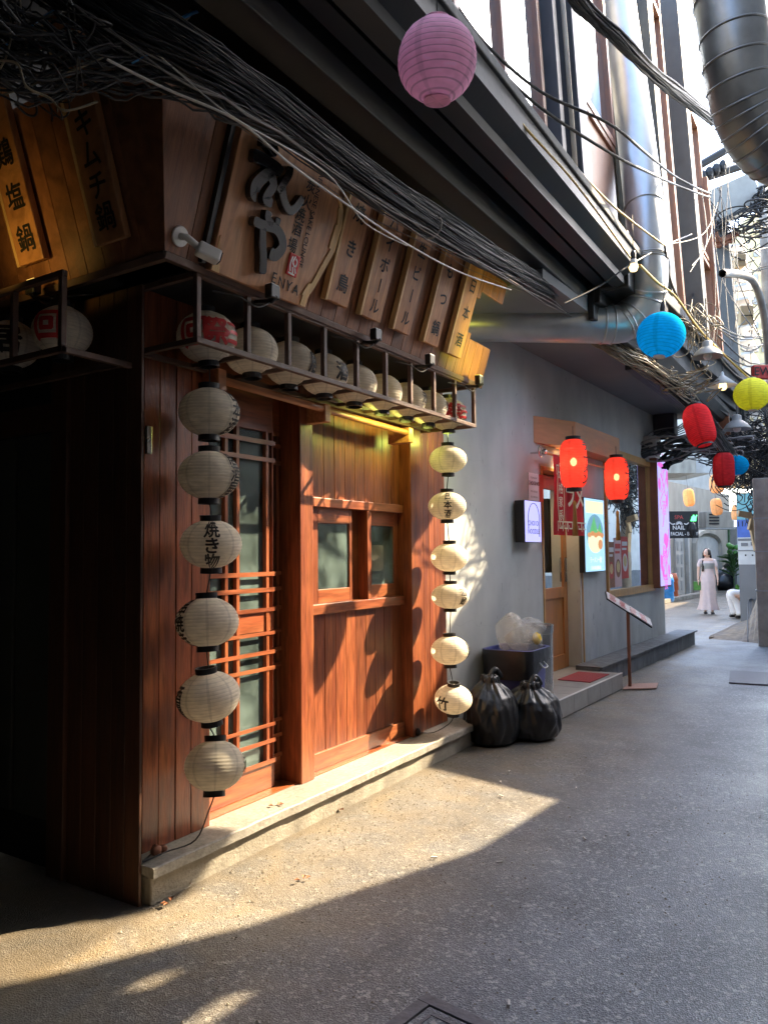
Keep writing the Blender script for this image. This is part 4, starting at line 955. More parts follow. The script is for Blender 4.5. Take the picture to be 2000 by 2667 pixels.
# ------------------------------------------------------------------ lights of the shop front: cctv and floods
cc=thing('security_camera','white bullet camera on the corner of the sign fascia','camera',FF(.09,.0,.03))
F1=FF
m=MB(); c=FF(.06,.0,.08); m.tube([c,c+FF.v*.012],.045,20); obj('mount_plate',m,M['white'],cc,smooth=False,bev=.003)
m=MB().tube([c+FF.v*.012,c+FF.v*.05,c+FF.v*.08+Vector((.05,0,-.03))],.016,12); obj('arm',m,M['white'],cc,smooth=True)
fr=Frame(c+FF.v*.09+Vector((.05,0,-.035)),(.86,-.42,-.28),(.4,.9,0),(0,0,1)); fr.w=fr.u.cross(fr.v).normalized(); fr.v=fr.w.cross(fr.u)
m=MB(fr); m.box(-.02,.085,-.03,.03,-.03,.03); obj('camera_body',m,M['white'],cc,bev=.01)
m=MB(fr); m.box(.085,.09,-.022,.022,-.022,.022); obj('lens',m,M['black'],cc)
def flood(p,out,lb,energy=0,color=(1,.8,.3)):
    t=thing('floodlight',lb,'floodlight',p)
    f=Frame(p,(1,0,0) if abs(out[1])>.5 else (0,1,0),out,(0,0,1))
    m=MB(f); m.box(-.035,.035,.04,.085,-.035,.035); obj('lamp_head',m,M['black'],t,bev=.006)
    m=MB().tube([f(0,-.05,-.03),f(0,.06,-.045),f(0.01,.08,-.02)],.012,8); obj('bracket',m,M['black'],t)
    m=MB().tube(smoothpath([f(0,.05,-.05),f(-.1,.05,-.1),f(-.2,.02,-.07),f(-.3,-.05,-.06)],5),.004,5); obj('lead',m,M['cable'],t)
    m=MB(f); m.box(-.028,.028,.044,.08,.035,.037); obj('lens',m,M['white'] if not energy else lit('lit_flood_lens',(1,.8,.4),.5,color),t)
    if energy:
        l=bpy.data.lights.new('flood_lamp','SPOT'); l.energy=energy; l.color=color; l.spot_size=R(110); l.spot_blend=.9; l.shadow_soft_size=.03
        o=bpy.data.objects.new('flood_lamp',l); COL.objects.link(o); o.parent=t
        tgt=f(.0,-.25,.5)-f(.0,.40,.0); o.location=f(.0,.40,.0)-p; o.rotation_euler=tgt.to_track_quat('-Z','Y').to_euler()
    return t
flood(Vector((2.92,2.53,2.91)),(0,-1,0),'black floodlight below the name ENYA')
flood(Vector((3.88,2.53,2.92)),(0,-1,0),'black floodlight below the middle plank signs')
flood(Vector((4.56,2.53,2.91)),(0,-1,0),'black floodlight below the plank sign もつ鍋, switched off')
flood(Vector((5.28,2.50,2.90)),(0,-1,0),'small lit floodlight at the right end of the sign',3.0,(1,.92,.10))
pl=onX(118,745,2.27); flood(Vector((2.27,pl.y,2.90)),(-1,0,0),'lit floodlight in the dark under the side signs',.42,(1,.62,.14))
l=bpy.data.lights.new('strip_light','AREA'); l.shape='RECTANGLE'; l.size=.9; l.size_y=.03; l.energy=.5; l.color=(.9,.95,.18)
o=bpy.data.objects.new('strip_light',l); COL.objects.link(o); o.location=(4.75,2.78,2.545); o.rotation_euler=(R(70),0,0)
l=bpy.data.lights.new('strip_light','AREA'); l.shape='RECTANGLE'; l.size=.3; l.size_y=.03; l.energy=.25; l.color=(.85,1,.16)
o=bpy.data.objects.new('strip_light',l); COL.objects.link(o); o.location=(5.6,2.78,2.545); o.rotation_euler=(R(70),0,0)
m=MB(); a=onY(319*1.2056,930*1.2056,YL-.002); m.box(a.x-.018,a.x+.012,YL-.025,YL-.003,a.z-.12,a.z+.02); hh=onY(321*1.2056,940*1.2056,YL); 
t=tag(obj('door_bell_plate',m,M['stainless'],bev=.004),'narrow metal box screwed to the leftmost plank','metal box')
# ------------------------------------------------------------------ grey noodle shop
ns=thing('noodle_shop','grey plastered shop front with orange door and oak framed window','building',NF(3,0,0))
def nn(px,py,v=0.0):
    q=NF.inv(onP(px,py,NF(0,v,0),NF.v)); return q.x,q.z
def nbox(u0,u1,v0,v1,z0,z1,name,mat,parent=None,bev=.004,label=None): m=MB(NF); m.box(u0,u1,v0,v1,z0,z1); return obj(name,m,M[mat] if isinstance(mat,str) else mat,parent or ns,bev=bev,label=label)
du0,du1=nn(1413,1500)[0],nn(1516,1600)[0]; dz1=2.56
wu0,wu1=nn(1575,1400)[0],nn(1697,1400)[0]; wz0,wz1=.96,3.02
UE=7.47
m=MB(NF)
m.box(.0,du0,-.22,0,-.02,3.82); m.box(du0,du1,-.22,0,dz1,3.82); m.box(du1,wu0,-.22,0,-.02,3.82); m.box(wu0,wu1,-.22,0,-.02,wz0); m.box(wu0,wu1,-.22,0,wz1,3.82); m.box(wu1,UE,-.22,0,-.02,3.82)
m.box(UE-.2,UE,-5,-.22,-.02,3.82)
obj('wall',m,M['plaster'],ns)
# kerb along the wall foot (left of porch) and plinth to the right
nbox(.15,1.6,0,.28,-.02,.10,'kerb','concrete',bev=.01)
nbox(3.3,UE+.72,0,.30,-.02,.20,'plinth','plinth',bev=.006); nbox(3.3,UE+.76,0,.335,.20,.225,'plinth_slab','plinth',bev=.004)
# porch step
pa=NF.inv(onZ(1400,1860,0)); 
ps=thing('porch_step','low tiled porch step before the noodle shop door with a tiled edge','step',NF(2.2,.3,0))
PU0,PU1,PV=1.35,3.32,.56
m=MB(NF); m.box(PU0+.01,PU1-.01,.003,PV-.01,-.02,.158); obj('core',m,M['concrete'],ps)
for k in range(5):
    a=PU0+(PU1-PU0)*k/5; b_=PU0+(PU1-PU0)*(k+1)/5
    m=MB(NF); m.box(a+.002,b_-.002,.004,PV-.014,.158,.172); obj('tile',m,M['tile'],ps,bev=.002)
    m=MB(NF); m.box(a+.002,b_-.002,PV-.012,PV,0,.170); obj('tile',m,M['tile'],ps,bev=.002)
m=MB(NF); m.box(PU0-.0,PU1+.001,PV-.02,PV+.004,.172,.178); obj('edge_trim',m,M['white'],ps)
m=MB(NF); m.box(2.48,3.12,.10,.47,.173,.183); tag(obj('door_mat',m,M['mat'],bev=.003),'worn red mat on the porch step','door mat')
# door, set back in the opening, hinged left; we look at its outside
dv=-.17
nbox(du0+.0,du0+.04,-.22,.012,.17,dz1,'door_frame','frame'); nbox(du1,du1+.035,.0,.014,.12,dz1+.02,'door_frame','frame')
nbox(du0+.04,du1-.04,-.22,.012,dz1-.04,dz1,'door_frame','frame')
nbox(du0,du1,-.9,0,.10,.165,'threshold','tile',bev=0)
D0=du0+.04; D1=nn(1474,1500,dv)[0]
def dpart(u0,u1,z0,z1,n,p=None,mat='door',v=dv,th=.04): return nbox(u0,u1,v-th,v,z0,z1,n,mat,p)
dl=dpart(D0,D0+.07,.17,dz1-.05,'door'); dl['label']='orange wooden door with a tall glass upper half'
dpart(D1-.09,D1,.17,dz1-.05,'stile',dl); dpart(D0+.07,D1-.09,.17,.34,'bottom_rail',dl); dpart(D0+.07,D1-.09,1.03,1.16,'middle_rail',dl); dpart(D0+.07,D1-.09,dz1-.22,dz1-.05,'top_rail',dl)
dpart(D0+.07,D1-.09,.34,1.03,'door_panel',dl,v=dv-.02,th=.012); dpart(D0+.07,D1-.09,1.16,dz1-.22,'pane',dl,'glassclear',v=dv-.015,th=.004)
nbox(D1-.06,D1-.035,dv,dv+.03,1.22,1.52,'handle','stainless',dl); 
for k,(z0,z1) in enumerate(((.62,.92),(.30,.58))):
    h=nbox(D0+.02,D0+.14,dv+.002,dv+.006,z0+.08,z1+.08,'notice','white',dl,bev=0)
nbox(D1,du1-.04,dv-.05,dv+.0,.17,dz1-.04,'door_post','door')
nbox(du1-.04,du1-.001,dv,.0,.17,dz1-.04,'reveal','plaster',bev=0)
# inside of the shop
m=MB(NF); m.box(1.5,7.3,-3.2,-3.1,0,3.6); m.box(1.5,1.6,-3.2,-.22,0,3.6); m.box(1.5,7.3,-3.1,-.22,3.3,3.35); m.box(1.5,7.3,-3.1,-.22,.08,.12); obj('interior',m,M['sideboards'],ns)
nbox(4.6,5.1,-.75,-.7,1.4,2.1,'menu_board','leafdark',bev=0); nbox(5.1,5.5,-.8,-.7,1.2,2.1,'door_inside','palewall',bev=0); nbox(4.4,7.2,-1.1,-.5,.12,.93,'counter','sideboards')
nbox(D0+.1,D1-.1,-.6,-.55,1.75,1.95,'shelf_sheet','litpink',bev=0)
# window
def wpart(u0,u1,z0,z1,n,p=None,v0=-.06,v1=.035,mat='frame'): return nbox(u0,u1,v0,v1,z0,z1,n,mat,p)
wf=wpart(wu0,wu1,wz0,wz0+.10,'window'); wf['label']='large oak framed shop window'
wpart(wu0,wu1,wz1-.10,wz1,'frame',wf); wpart(wu0,wu0+.05,wz0+.1,wz1-.1,'frame',wf); wpart(wu1-.10,wu1,wz0+.1,wz1-.1,'frame',wf)
wpart(wu0+.05,wu1-.1,wz0+.1,wz1-.1,'pane',wf,-.02,-.015,'glassclear')
wpart(wu1-.45,wu1-.1,wz0+.1,wz1-.1,'inner_post',wf,-.3,-.1,'rust')
# posters inside the window glass
def poster(u0,u1,z0,z1,v,cols,lb):
    t=thing('poster',lb,'poster',NF((u0+u1)/2,v,z0)); nbox(u0,u1,v-.004,v,z0,z1,'sheet',cols[0],t,bev=0)
    w_=u1-u0; h=z1-z0
    m=MB(NF); c=(u0+u1)/2; zc=z0+h*.38; i=[]
    m.prism([(c+w_*.36*math.cos(a*math.pi/9),zc+w_*.42*math.sin(a*math.pi/9)) for a in range(18)],v+.0005,v+.0015,axis='y'); obj('bowl_print',m,M[cols[1]],t)
    m=MB(NF); m.prism([(c+w_*.24*math.cos(a*math.pi/6),zc+.02+w_*.26*math.sin(a*math.pi/6)) for a in range(12)],v+.0015,v+.0025,axis='y'); obj('noodle_print',m,M[cols[2]],t)
    m=MB(NF); m.box(u0+w_*.1,u1-w_*.1,v+.0005,v+.0015,z1-h*.22,z1-h*.12); m.box(u0+w_*.1,u1-w_*.25,v+.0005,v+.0015,z1-h*.32,z1-h*.27); obj('text_lines',m,M[cols[3]],t)
M['pinksheet']=pmat('pale_pink_sheet',(.62,.45,.45),.6,bump=0,var=.05); M['brownfood']=pmat('brown_food_print',(.25,.11,.06),.6,bump=0,var=.4,scale=40); M['redprint']=pmat('red_print',(.50,.06,.05),.6,bump=0,var=.1)
M['paperwhite']=pmat('white_paper',(.66,.66,.66),.7,bump=0,var=.06); M['greenprint']=pmat('green_print',(.10,.35,.12),.6,bump=0,var=.4,scale=30); M['noodleprint']=pmat('noodle_print',(.60,.48,.22),.6,bump=0,var=.3,scale=40)
a=wu0+.12
poster(a,a+.28,1.09,1.72,.0-.01,('brownfood','redprint','noodleprint','paperwhite'),'dark brown food poster at the left end of the shop window')
poster(a+.29,a+.60,1.09,1.78,-.01,('pinksheet','brownfood','noodleprint','redprint'),'pale pink bowl poster, middle of the three in the window')
poster(a+.61,a+.92,1.20,1.80,-.01,('redprint','paperwhite','noodleprint','paperwhite'),'red bowl poster, rightmost of the three in the window')
for k in range(5):
    c=NF(wu0+1.08+.2*k,-.16,1.06); t=thing('wrapped_candy_bag','bag of wrapped snacks on the window ledge, number in a row hard to tell apart','bag',c,'snack bags on the window ledge')
    t['label']=('leftmost','second','middle','fourth','rightmost')[k]+' clear bag of snacks on the inner window ledge'
    m=MB().blob(c+Vector((0,0,.12+.02*(k%2))),(.09,.07,.12+.02*(k%2)),12,8,.10); obj('wrapper',m,M['film'],t,smooth=True); m=MB().blob(c+Vector((0,0,.10)),(.07,.05,.08),10,6,.2); obj('contents',m,M['pinksheet'],t,smooth=True)
# awning box over the door
aw=thing('door_awning','orange plywood canopy box over the noodle shop door','awning',NF(3.2,.2,2.95))
A0=NF.inv(Vector((8.03,3.06,0))); zt,zb=3.10,2.80
p1=NF.inv(onZ(1497,1098,zt)); p2=NF.inv(onZ(1612,1142,zt)); p3=(nn(1612,1150)[0]+.0)
poly=[(A0.x,.002),(p1.x,p1.y),(p2.x,p2.y),(p2.x+.05,.002)]
m=MB(NF); m.prism(poly,zb,zt,axis='z'); obj('box',m,M['awning'],aw,bev=.004)
m=MB(NF); m.prism([(2.9+.06*math.cos(a*math.pi/8),.14+.06*math.sin(a*math.pi/8)) for a in range(16)],zb-.004,zb+.002,axis='z'); obj('downlight',m,M['spotlit'],aw)
l=bpy.data.lights.new('downlight_lamp','SPOT'); l.energy=10; l.spot_size=R(120); l.spot_blend=.8; l.color=(1,.72,.4); l.shadow_soft_size=.04
o=bpy.data.objects.new('downlight_lamp',l); COL.objects.link(o); o.parent=aw; o.location=NF(2.9,.14,zb-.01)-aw.location
# small square lit sign sticking out of the wall
ls=thing('lit_box_sign','small lit violet box sign reading CHOI OI NOODLE on the grey wall','sign',onY(1390,1360,2.9))
# perpendicular to the wall: face looks along -X back to us
def persp_face(px0,px1,py0,py1,v):  pass
fa=NF.inv(onP(1364,1358,NF(0,.06,0),NF.v)); 
u_=nn(1364,1358)[0]+.02
# face corner positions on a plane u = const (box standing out from the wall)
PN=NF(u_,0,0)
def onU(px,py,u): q=NF.inv(onP(px,py,NF(u,0,0),NF.u)); return q.y,q.z
vl,zt_=onU(1364,1301,u_); vr,_=onU(1405,1303,u_); _,zb_=onU(1366,1412,u_)
va,_=onU(1338,1301,u_-.0)
m=MB(NF)
uf=nn(1338,1350,.06)[0]
# box: dark side toward us, lit face turned to the alley mouth
f0=(uf,.05); f1_=NF.inv(onY(1364,1358,NF(uf,.40,0).y)); 
us=nn(1338,1358,.07)[0]
# lit face spans picture x 1364..1407; place it on plane v=.30
u0b=nn(1338,1350,.02)[0]; vF=NF.inv(onP(1364,1350,NF(u0b,0,0),NF.u)).y
ul,ztl=nn(1365,1302,vF); ur,_=nn(1406,1303,vF); _,zbl=nn(1365,1412,vF)
m=MB(NF); m.box(ul,ur,.02,vF,zbl,ztl); obj('case',m,M['black'],ls,bev=.005)
m=MB(NF); m.box(ul+.003,ur-.003,vF,vF+.006,zbl+.004,ztl-.004); obj('lit_face',m,M['litface'],ls)
FZ=Frame(NF((ul+ur)/2,vF+.0065,(zbl+ztl)/2),NF.u,NF.w,NF.v); w_=ur-ul
# NF.u runs away from us to the right in the picture, so the text reads left to right
m=MB(); letters(m,FZ,'CHOI OI',w_*.175,-.0,-.02,depth=.001,bold=.012); letters(m,FZ,'NOODLE',w_*.175,-.0,-.02-w_*.21,depth=.001,bold=.012); 
ringp=[FZ(.01+w_*.36*math.cos(R(a)),.02+w_*.42*math.sin(R(a)),.002) for a in range(-20,201,8)]; m.tube([ringp[0]-FZ.v*.12]+ringp+[ringp[-1]-FZ.v*.05],.0035,5); obj('lettering',m,M['ink'],ls)
# plaque
pq=thing('wall_plaque','white and maroon notice plate above the lit box sign','sign',NF(nn(1392,1265)[0],0,2.3))
a,zt1=nn(1375,1230,.01); b_,_=nn(1413,1240,.01); _,zb1=nn(1376,1303,.01)
nbox(a,b_,.001,.012,zb1,zt1,'plate','paperwhite',pq); nbox(b_-(b_-a)*.30,b_+.001,.0125,.0135,zb1,zt1,'maroon_strip','redprint',pq,bev=0)
FZ=Frame(NF((a+b_)/2-.06,.0125,(zb1+zt1)/2),NF.u,NF.w,NF.v); m=MB(); letters(m,FZ,'CHOI OI NO',.062,0,.04,depth=.001,bold=.02,sx=.8)
for k in (-.11,-.05,.1): m2=MB(); letters(m,FZ,'MI QUANG NHAT' if k>0 else ('MON A NOODLES' if k>-.1 else 'DELI & RAMEN BAR'),.028,0,k,depth=.001,sx=.8)
# (only generic short lines of print)
obj('lettering',m,M['ink'],pq)
# food poster light box
fb=thing('lit_food_poster','tall lit poster box with a bowl of noodles beside the door','sign',NF(nn(1545,1400)[0],.05,1.3))
a,zt1=nn(1521,1296,.09); b_,_=nn(1571,1300,.09); _,zb1=nn(1521,1490,.09)
nbox(a-.01,b_+.01,.01,.085,zb1-.012,zt1+.012,'case','black',fb); nbox(a,b_,.085,.09,zb1,zt1,'lit_face','litblue',fb,bev=0)
c_=(a+b_)/2; h=zt1-zb1; wd=b_-a
def disc(cu,cz,ru,rz,v,mat,n=20,nm='print'): m=MB(NF); m.prism([(cu+ru*math.cos(k*2*math.pi/n),cz+rz*math.sin(k*2*math.pi/n)) for k in range(n)],v,v+.0008,axis='y'); obj(nm,m,M[mat],fb)
M['e_cream']=lit('lit_cream_print',(.6,.55,.35),.30,(.9,.85,.55)); M['e_green']=lit('lit_green_print',(.1,.5,.15),.16,(.2,.8,.3)); M['e_orange']=lit('lit_orange_print',(.6,.25,.08),.2,(.9,.4,.15)); M['e_navy']=lit('lit_navy_print',(.04,.1,.2),.05,(.1,.3,.5)); M['e_deep']=lit('lit_teal_print',(.1,.3,.4),.18,(.25,.55,.75))
disc(c_,zb1+h*.52,wd*.44,h*.27,.0905,'e_deep'); disc(c_,zb1+h*.42,wd*.38,h*.17,.0914,'e_cream',nm='noodle_print')
m=MB(NF); m.box(a+.03,b_-.03,.0905,.0912,zb1+h*.80,zt1-.03); obj('print',m,M['e_cream'],fb)
m=MB(NF); m.prism([(c_-wd*.3,zb1+h*.52),(c_+wd*.15,zb1+h*.52),(c_-wd*.05,zb1+h*.76)],.0922,.093,axis='y'); m.prism([(c_+wd*.1,zb1+h*.53),(c_+wd*.36,zb1+h*.53),(c_+wd*.25,zb1+h*.68)],.0922,.093,axis='y'); obj('leaf_print',m,M['e_green'],fb)
for k in range(5): disc(c_-wd*.3+wd*.16*k,zb1+h*(.50+.02*(k%2)),wd*.10,h*.035,.0931+.0002*k,'e_orange',10)
disc(c_+wd*.25,zb1+h*.37,wd*.12,h*.07,.0942,'e_orange',12)
FZ=Frame(NF(c_,.0912,zb1+h*.12),NF.u,NF.w,NF.v); m=MB(); letters(m,FZ,'ラーメン一番',.085,0,.03,depth=.001,bold=.02,sx=.85); letters(m,FZ,'日本の味自慢の麺',.055,0,-.07,depth=.001,bold=.02,sx=.85); obj('lettering',m,M['e_cream'],fb)
# tall violet light box at the shop corner
vb=thing('tall_lit_sign','tall narrow violet light box with pink drawings on the shop corner','sign',NF(7.1,.3,2))
u0_=nn(1689,1400,.02)[0]; vF=NF.inv(onP(1709,1400,NF(u0_,0,0),NF.u)).y
a,zt1=nn(1709,1192,vF); b_,_=nn(1737,1205,vF); _,zb1=nn(1719,1532,vF)
m=MB(NF); m.prism([(a,.02),(a,vF),(b_,vF),(b_,.02)],zb1,zt1,axis='z'); obj('case',m,M['rust'],vb,bev=.006)
m=MB(NF); m.box(a+.02,b_-.02,vF,vF+.006,zb1+.03,zt1-.03); obj('lit_face',m,M['litviolet'],vb)
random.seed(5); w_=b_-a; hh=zt1-zb1
for (fu_,fz,ru,rz) in ((.3,.95,.35,.02),(.9,.86,.12,.07),(.15,.8,.12,.05),(.8,.68,.10,.05),(.6,.37,.22,.055),(.12,.20,.15,.06),(.45,.09,.2,.012),(.8,.13,.08,.05),(.25,.13,.08,.05)):
    m=MB(NF); m.prism([(min(b_-.025,max(a+.025,a+w_*(fu_+ru*math.cos(k*.7))))  ,zb1+hh*min(.985,max(.015,fz+rz*math.sin(k*.7)*(1+.3*math.sin(k*3))))) for k in range(9)],vF+.0065,vF+.0075,axis='y'); obj('drawing',m,M['litpink'],vb)
m=MB()
for k in range(14):
    z=zb1+hh*(.05+.9*random.random()); u=a+w_*(.2+.5*random.random()); m.tube(smoothpath([NF(u,vF+.008,z),NF(u+w_*random.uniform(-.1,.3),vF+.008,z+.12),NF(u+w_*random.uniform(-.1,.3),vF+.008,z+.3)],4),.006,4)
for k,z in enumerate((.27,.235,.04,.62)): letters(m,Frame(NF((a+b_)/2,vF+.007,zb1+hh*z),NF.u,NF.w,NF.v),('味','麺','食','酒')[k],w_*.4,0,0,depth=.001,sx=1)
obj('line_drawing',m,M['litpink'],vb)
m=MB(NF); m.box(a-.25,a+.05,.01,.2,zt1+.04,zt1+.32); tag(obj('bracket_box',m,M['greymetal'],bev=.01),'grey wired bracket box above the tall violet sign','bracket')
m=MB(); 
for k in range(6): m.tube(smoothpath([NF(a-.2+.05*k,.1,zt1+.3),NF(a+.1,.25+.03*k,zt1+.45-.03*k),NF(a+.5,.3,zt1+.38+.02*k),NF(a+1.4,.35,zt1+.55+.05*k)],6),.012,5)
tag(obj('thick_cables',m,M['cable']),'black cables leaving the bracket box towards the alley crossing','cables',kind='stuff')
# noren banner on a curtain rod
bn=thing('ramen_banner','red split banner with cream ramen lettering hanging before the door','banner',NF(2.9,.25,2.3))
r0=onP(1405,1176,NF(0,.02,0),NF.v); r0n=NF.inv(r0); rv=.16
ra=nn(1440,1188,rv); rb=nn(1575,1218,rv)
m=MB().tube([NF(ra[0]-.25,rv-.02,ra[1]+.02),NF(rb[0],rv,ra[1]+.02)],.014,8); obj('rod',m,M['frame'],bn,smooth=True)
for uu in (ra[0]-.25,rb[0]): 
    m=MB(); m.blob(NF(uu,rv,ra[1]+.02),.035,10,6); obj('finial',m,M['stainless'],bn,smooth=True)
m=MB(); pts=[NF(ra[0]-.28,rv-.02,ra[1]+.02)+NF.u*(-.05*math.cos(k*.8)*.9-.04)+Vector((0,0,.06*math.sin(k*.8))) for k in range(9)]; m.tube(pts,.008,6); m.tube([NF(ra[0]-.25,0,ra[1]+.02),NF(ra[0]-.25,rv,ra[1]+.02)],.012,6); obj('rod_bracket',m,M['stainless'],bn)
zt_,zb_=ra[1]+.02,nn(1465,1394,rv)[1]; ua=nn(1441,1300,rv)[0]; uz=nn(1518,1300,rv)[0]
def cloth(u0,u1,ph):
    m=MB(NF); nu,nv=14,16
    for j in range(nv+1):
        for i in range(nu+1):
            s=i/nu; t=j/nv; m.p(u0+(u1-u0)*s,rv+.018*math.sin(s*7+ph)*(.3+t)+.01*math.sin(t*5+ph),zt_-(zt_-zb_)*t)
    for j in range(nv):
        for i in range(nu): a=j*(nu+1)+i; m.f.append((a,a+nu+1,a+nu+2,a+1))
    return m
ws=(uz-ua)/3
for k in range(3): obj('cloth_strip',cloth(ua+ws*k+.002,ua+ws*(k+1)-.002,k*1.4),M['redcloth'],bn,smooth=True)
def bannerfr(cu,cz): 
    return Frame(NF(cu,rv+.03,cz),NF.u,NF.w,NF.v)
m=MB(); letters(m,bannerfr(ua+ws*1.35,(zt_+zb_)/2+.02),'ラ',.34,0,0,bold=.05,depth=.004); letters(m,bannerfr(ua+ws*2.3,(zt_+zb_)/2+.0),'メ',.32,0,0,bold=.05,depth=.004)
letters(m,bannerfr(ua+ws*.42,(zt_+zb_)/2),'本格家系',.13,0,0,vertical=True,bold=.03,depth=.004)
el_=[NF(ua+ws*.42+ws*.32*math.cos(a*.35),rv+.035,(zt_+zb_)/2+.36*math.sin(a*.35)) for a in range(19)]; m.tube(el_,.006,4)
for zz in (zt_-.17,zb_+.10):
    for k in range(6):
        if abs(k-2.9)<.6 : pass
        cu=ua+ws*(.3+.48*k); f=bannerfr(cu,zz)
        for (x0,x1,y0,y1) in ((-.05,.05,.028,.038),(-.05,-.04,-.038,.028),(.04,.05,-.02,.028),(-.02,.04,-.02,-.010),(-.02,-.01,-.01,.01)): 
            i=len(m.v); m.v+=[f(x0*1.5,y0*1.5,.004),f(x1*1.5,y0*1.5,.004),f(x1*1.5,y1*1.5,.004),f(x0*1.5,y1*1.5,.004)]; m.f.append((i,i+1,i+2,i+3))
obj('lettering',m,M['creamprint'],bn)
# menu stand
mp_=onZ(1640,1790,0); st=thing('menu_stand','thin copper coloured stand holding an open tilted menu','menu stand',mp_)
bx,by=mp_.x+.05,mp_.y-.09
m=MB(); m.prism([(bx-.26,by+.12),(bx+.0,by-.2),(bx+.36,by-.14),(bx+.12,by+.16)],.0,.012,axis='z'); obj('base_plate',m,M['pinkbase'],st,bev=.003)
top=onP(1637,1585,mp_,Vector((-fwd.x,-fwd.y,0))); zst=top.z-.02
m=MB(); m.box(mp_.x-.017,mp_.x+.017,mp_.y-.017,mp_.y+.017,.012,zst); obj('post',m,M['rust'],st,bev=.003)
# desk: slopes down to the right in the picture
dU=(RT*.80-Vector((0,0,1))*.52).normalized(); dV=(Vector((fwd.x,fwd.y,0)).normalized()*.9+Vector((0,0,1))*.42).normalized(); dV=(dV-dU*dV.dot(dU)).normalized()
FD=Frame(Vector((mp_.x,mp_.y,zst+.0)),dU,dV,dU.cross(dV))
m=MB(FD); m.box(-.31,.31,-.11,.13,.0,.014); obj('desk',m,M['black'],st,bev=.003)
m=MB(FD); m.box(-.30,.02,-.105,.125,.015,.020); m.box(.02,.305,-.10,.12,.0215,.026); pg=obj('menu_page',m,M['paperwhite'],st)
m=MB(FD); 
random.seed(3)
for k in range(16): 
    x=-.28+.14*(k%4)+random.uniform(0,.02); y=-.09+.05*(k//4); m.box(x,x+.08,y,y+.022,.0265,.0268)
obj('menu_print',m,M['redprint'],pg)
# bins and bags
def tie_bag(c,rx,ry,h,lb,seed,lean=(0,0)):
    from mathutils import noise as NZ
    random.seed(seed); m=MB(); n=110; ring=56; c=Vector(c)
    ph=[random.uniform(0,6.28) for _ in range(8)]; kk=[random.choice((5,7,9,11,13)) for _ in range(8)]
    def prof_(t):
        P=[(0,.74),(.06,.92),(.2,1.0),(.40,1.03),(.56,.97),(.70,.84),(.82,.60),(.90,.36),(.95,.33),(1,.28)]
        for (a,b),(c,d) in zip(P[:-1],P[1:]):
            if t<=c: return b+(d-b)*(t-a)/(c-a)
        return .26
    for k in range(ring+1):
        t=k/ring
        if t<.80: s=t/.80; r=math.sin(math.pi*(.16+.80*s))**.72*1.0; 
        else: s=(t-.8)/.2; r=.24*(1-s)+.16+.25*s*s
        r=prof_(t); z=h*t
        for j in range(n):
            a=2*math.pi*j/n; pleat=max(0,t-.2)**1.1*.42+.03
            wv=sum(math.sin(kk[q]*a+ph[q]+t*(3 if q%2 else -4)) for q in range(8))/8
            lw=sum(math.sin((q+2)*a+ph[q]*2+t*6) for q in range(3))/3
            pk=abs(math.sin(9*a+ph[0]+t*2.5))
            pn=Vector((math.cos(a)*1.6+seed,math.sin(a)*1.6,t*2.2)); rg=1-abs(NZ.noise(pn*1.7+Vector((0,0,wv))))*2; rg2=1-abs(NZ.noise(Vector((math.cos(a)*5,math.sin(a)*5,t*3.0+seed))))*2
            rr=r*(1+wv*pleat+.09*lw-.08*pleat*2.2*pk+.06*rg+.04*rg2*(.5+t)+.10*math.sin(a+seed)*math.sin(t*3))
            m.v.append(c+Vector((rx*rr*math.cos(a)+lean[0]*t*h,ry*rr*math.sin(a)+lean[1]*t*h,z+.02*lw)))
    for k in range(ring):
        for j in range(n): a=k*n+j; b_=k*n+(j+1)%n; m.f.append((a,b_,b_+n,a+n))
    m.f.append(tuple(range(n-1,-1,-1))); m.f.append(tuple(ring*n+j for j in range(n)))
    t=thing('rubbish_bag',lb,'rubbish bag',c); obj('liner',m,M['bag'],t,smooth=True)
    k=MB(); tp=c+Vector((lean[0]*h,lean[1]*h,h))
    for q in range(5):
        a=q*1.3+seed; k.blob(tp+Vector((.05*math.cos(a),.05*math.sin(a),random.uniform(-.04,.03))),(.04,.025,.03),8,6,.35)
    k.tube(smoothpath([tp+Vector((-.02,0,-.02)),tp+Vector((.05,-.03,.05)),tp+Vector((.12,-.06,-.03))],4),[.022]*8+[.015],8)
    obj('knot',k,M['bag'],t,smooth=True); return t
b1=onZ(1293,1935,0); b2=onZ(1385,1925,0)
tie_bag((b1.x+.05,b1.y+.06,-.01),.235,.21,.56,'black tied rubbish bag leaning by the grey wall, left of two',4,(-.02,.02))
tie_bag((b2.x+.12,b2.y+.05,-.01),.245,.23,.47,'black tied rubbish bag, right of two, before the blue bin',9,(-.04,.0))
bc=onZ(1352,1850,0); bc=Vector((6.86,2.83,0))
bi=thing('blue_bin','dark blue plastic bin overflowing with clear bags','bin',bc)
m=MB(); 
def rr_box(cx,cy,hw,hd,z,r=.06,n=5):
    o=[]
    for (sx,sy,a0) in ((1,1,0),(-1,1,90),(-1,-1,180),(1,-1,270)):
        for k in range(n+1): a=R(a0+90*k/n); o.append((cx+sx*(hw-r)+r*math.cos(a),cy+sy*(hd-r)+r*math.sin(a),z))
    return o
def ringstack(m,stack):
    i=len(m.v); n=len(stack[0])
    for s in stack:
        for p in s: m.v.append(Vector(p))
    for k in range(len(stack)-1):
        for j in range(n): a=i+k*n+j; b_=i+k*n+(j+1)%n; m.f.append((a,b_,b_+n,a+n))
q=lambda hw,z: rr_box(bc.x,bc.y,hw,hw*.86,z,.09)
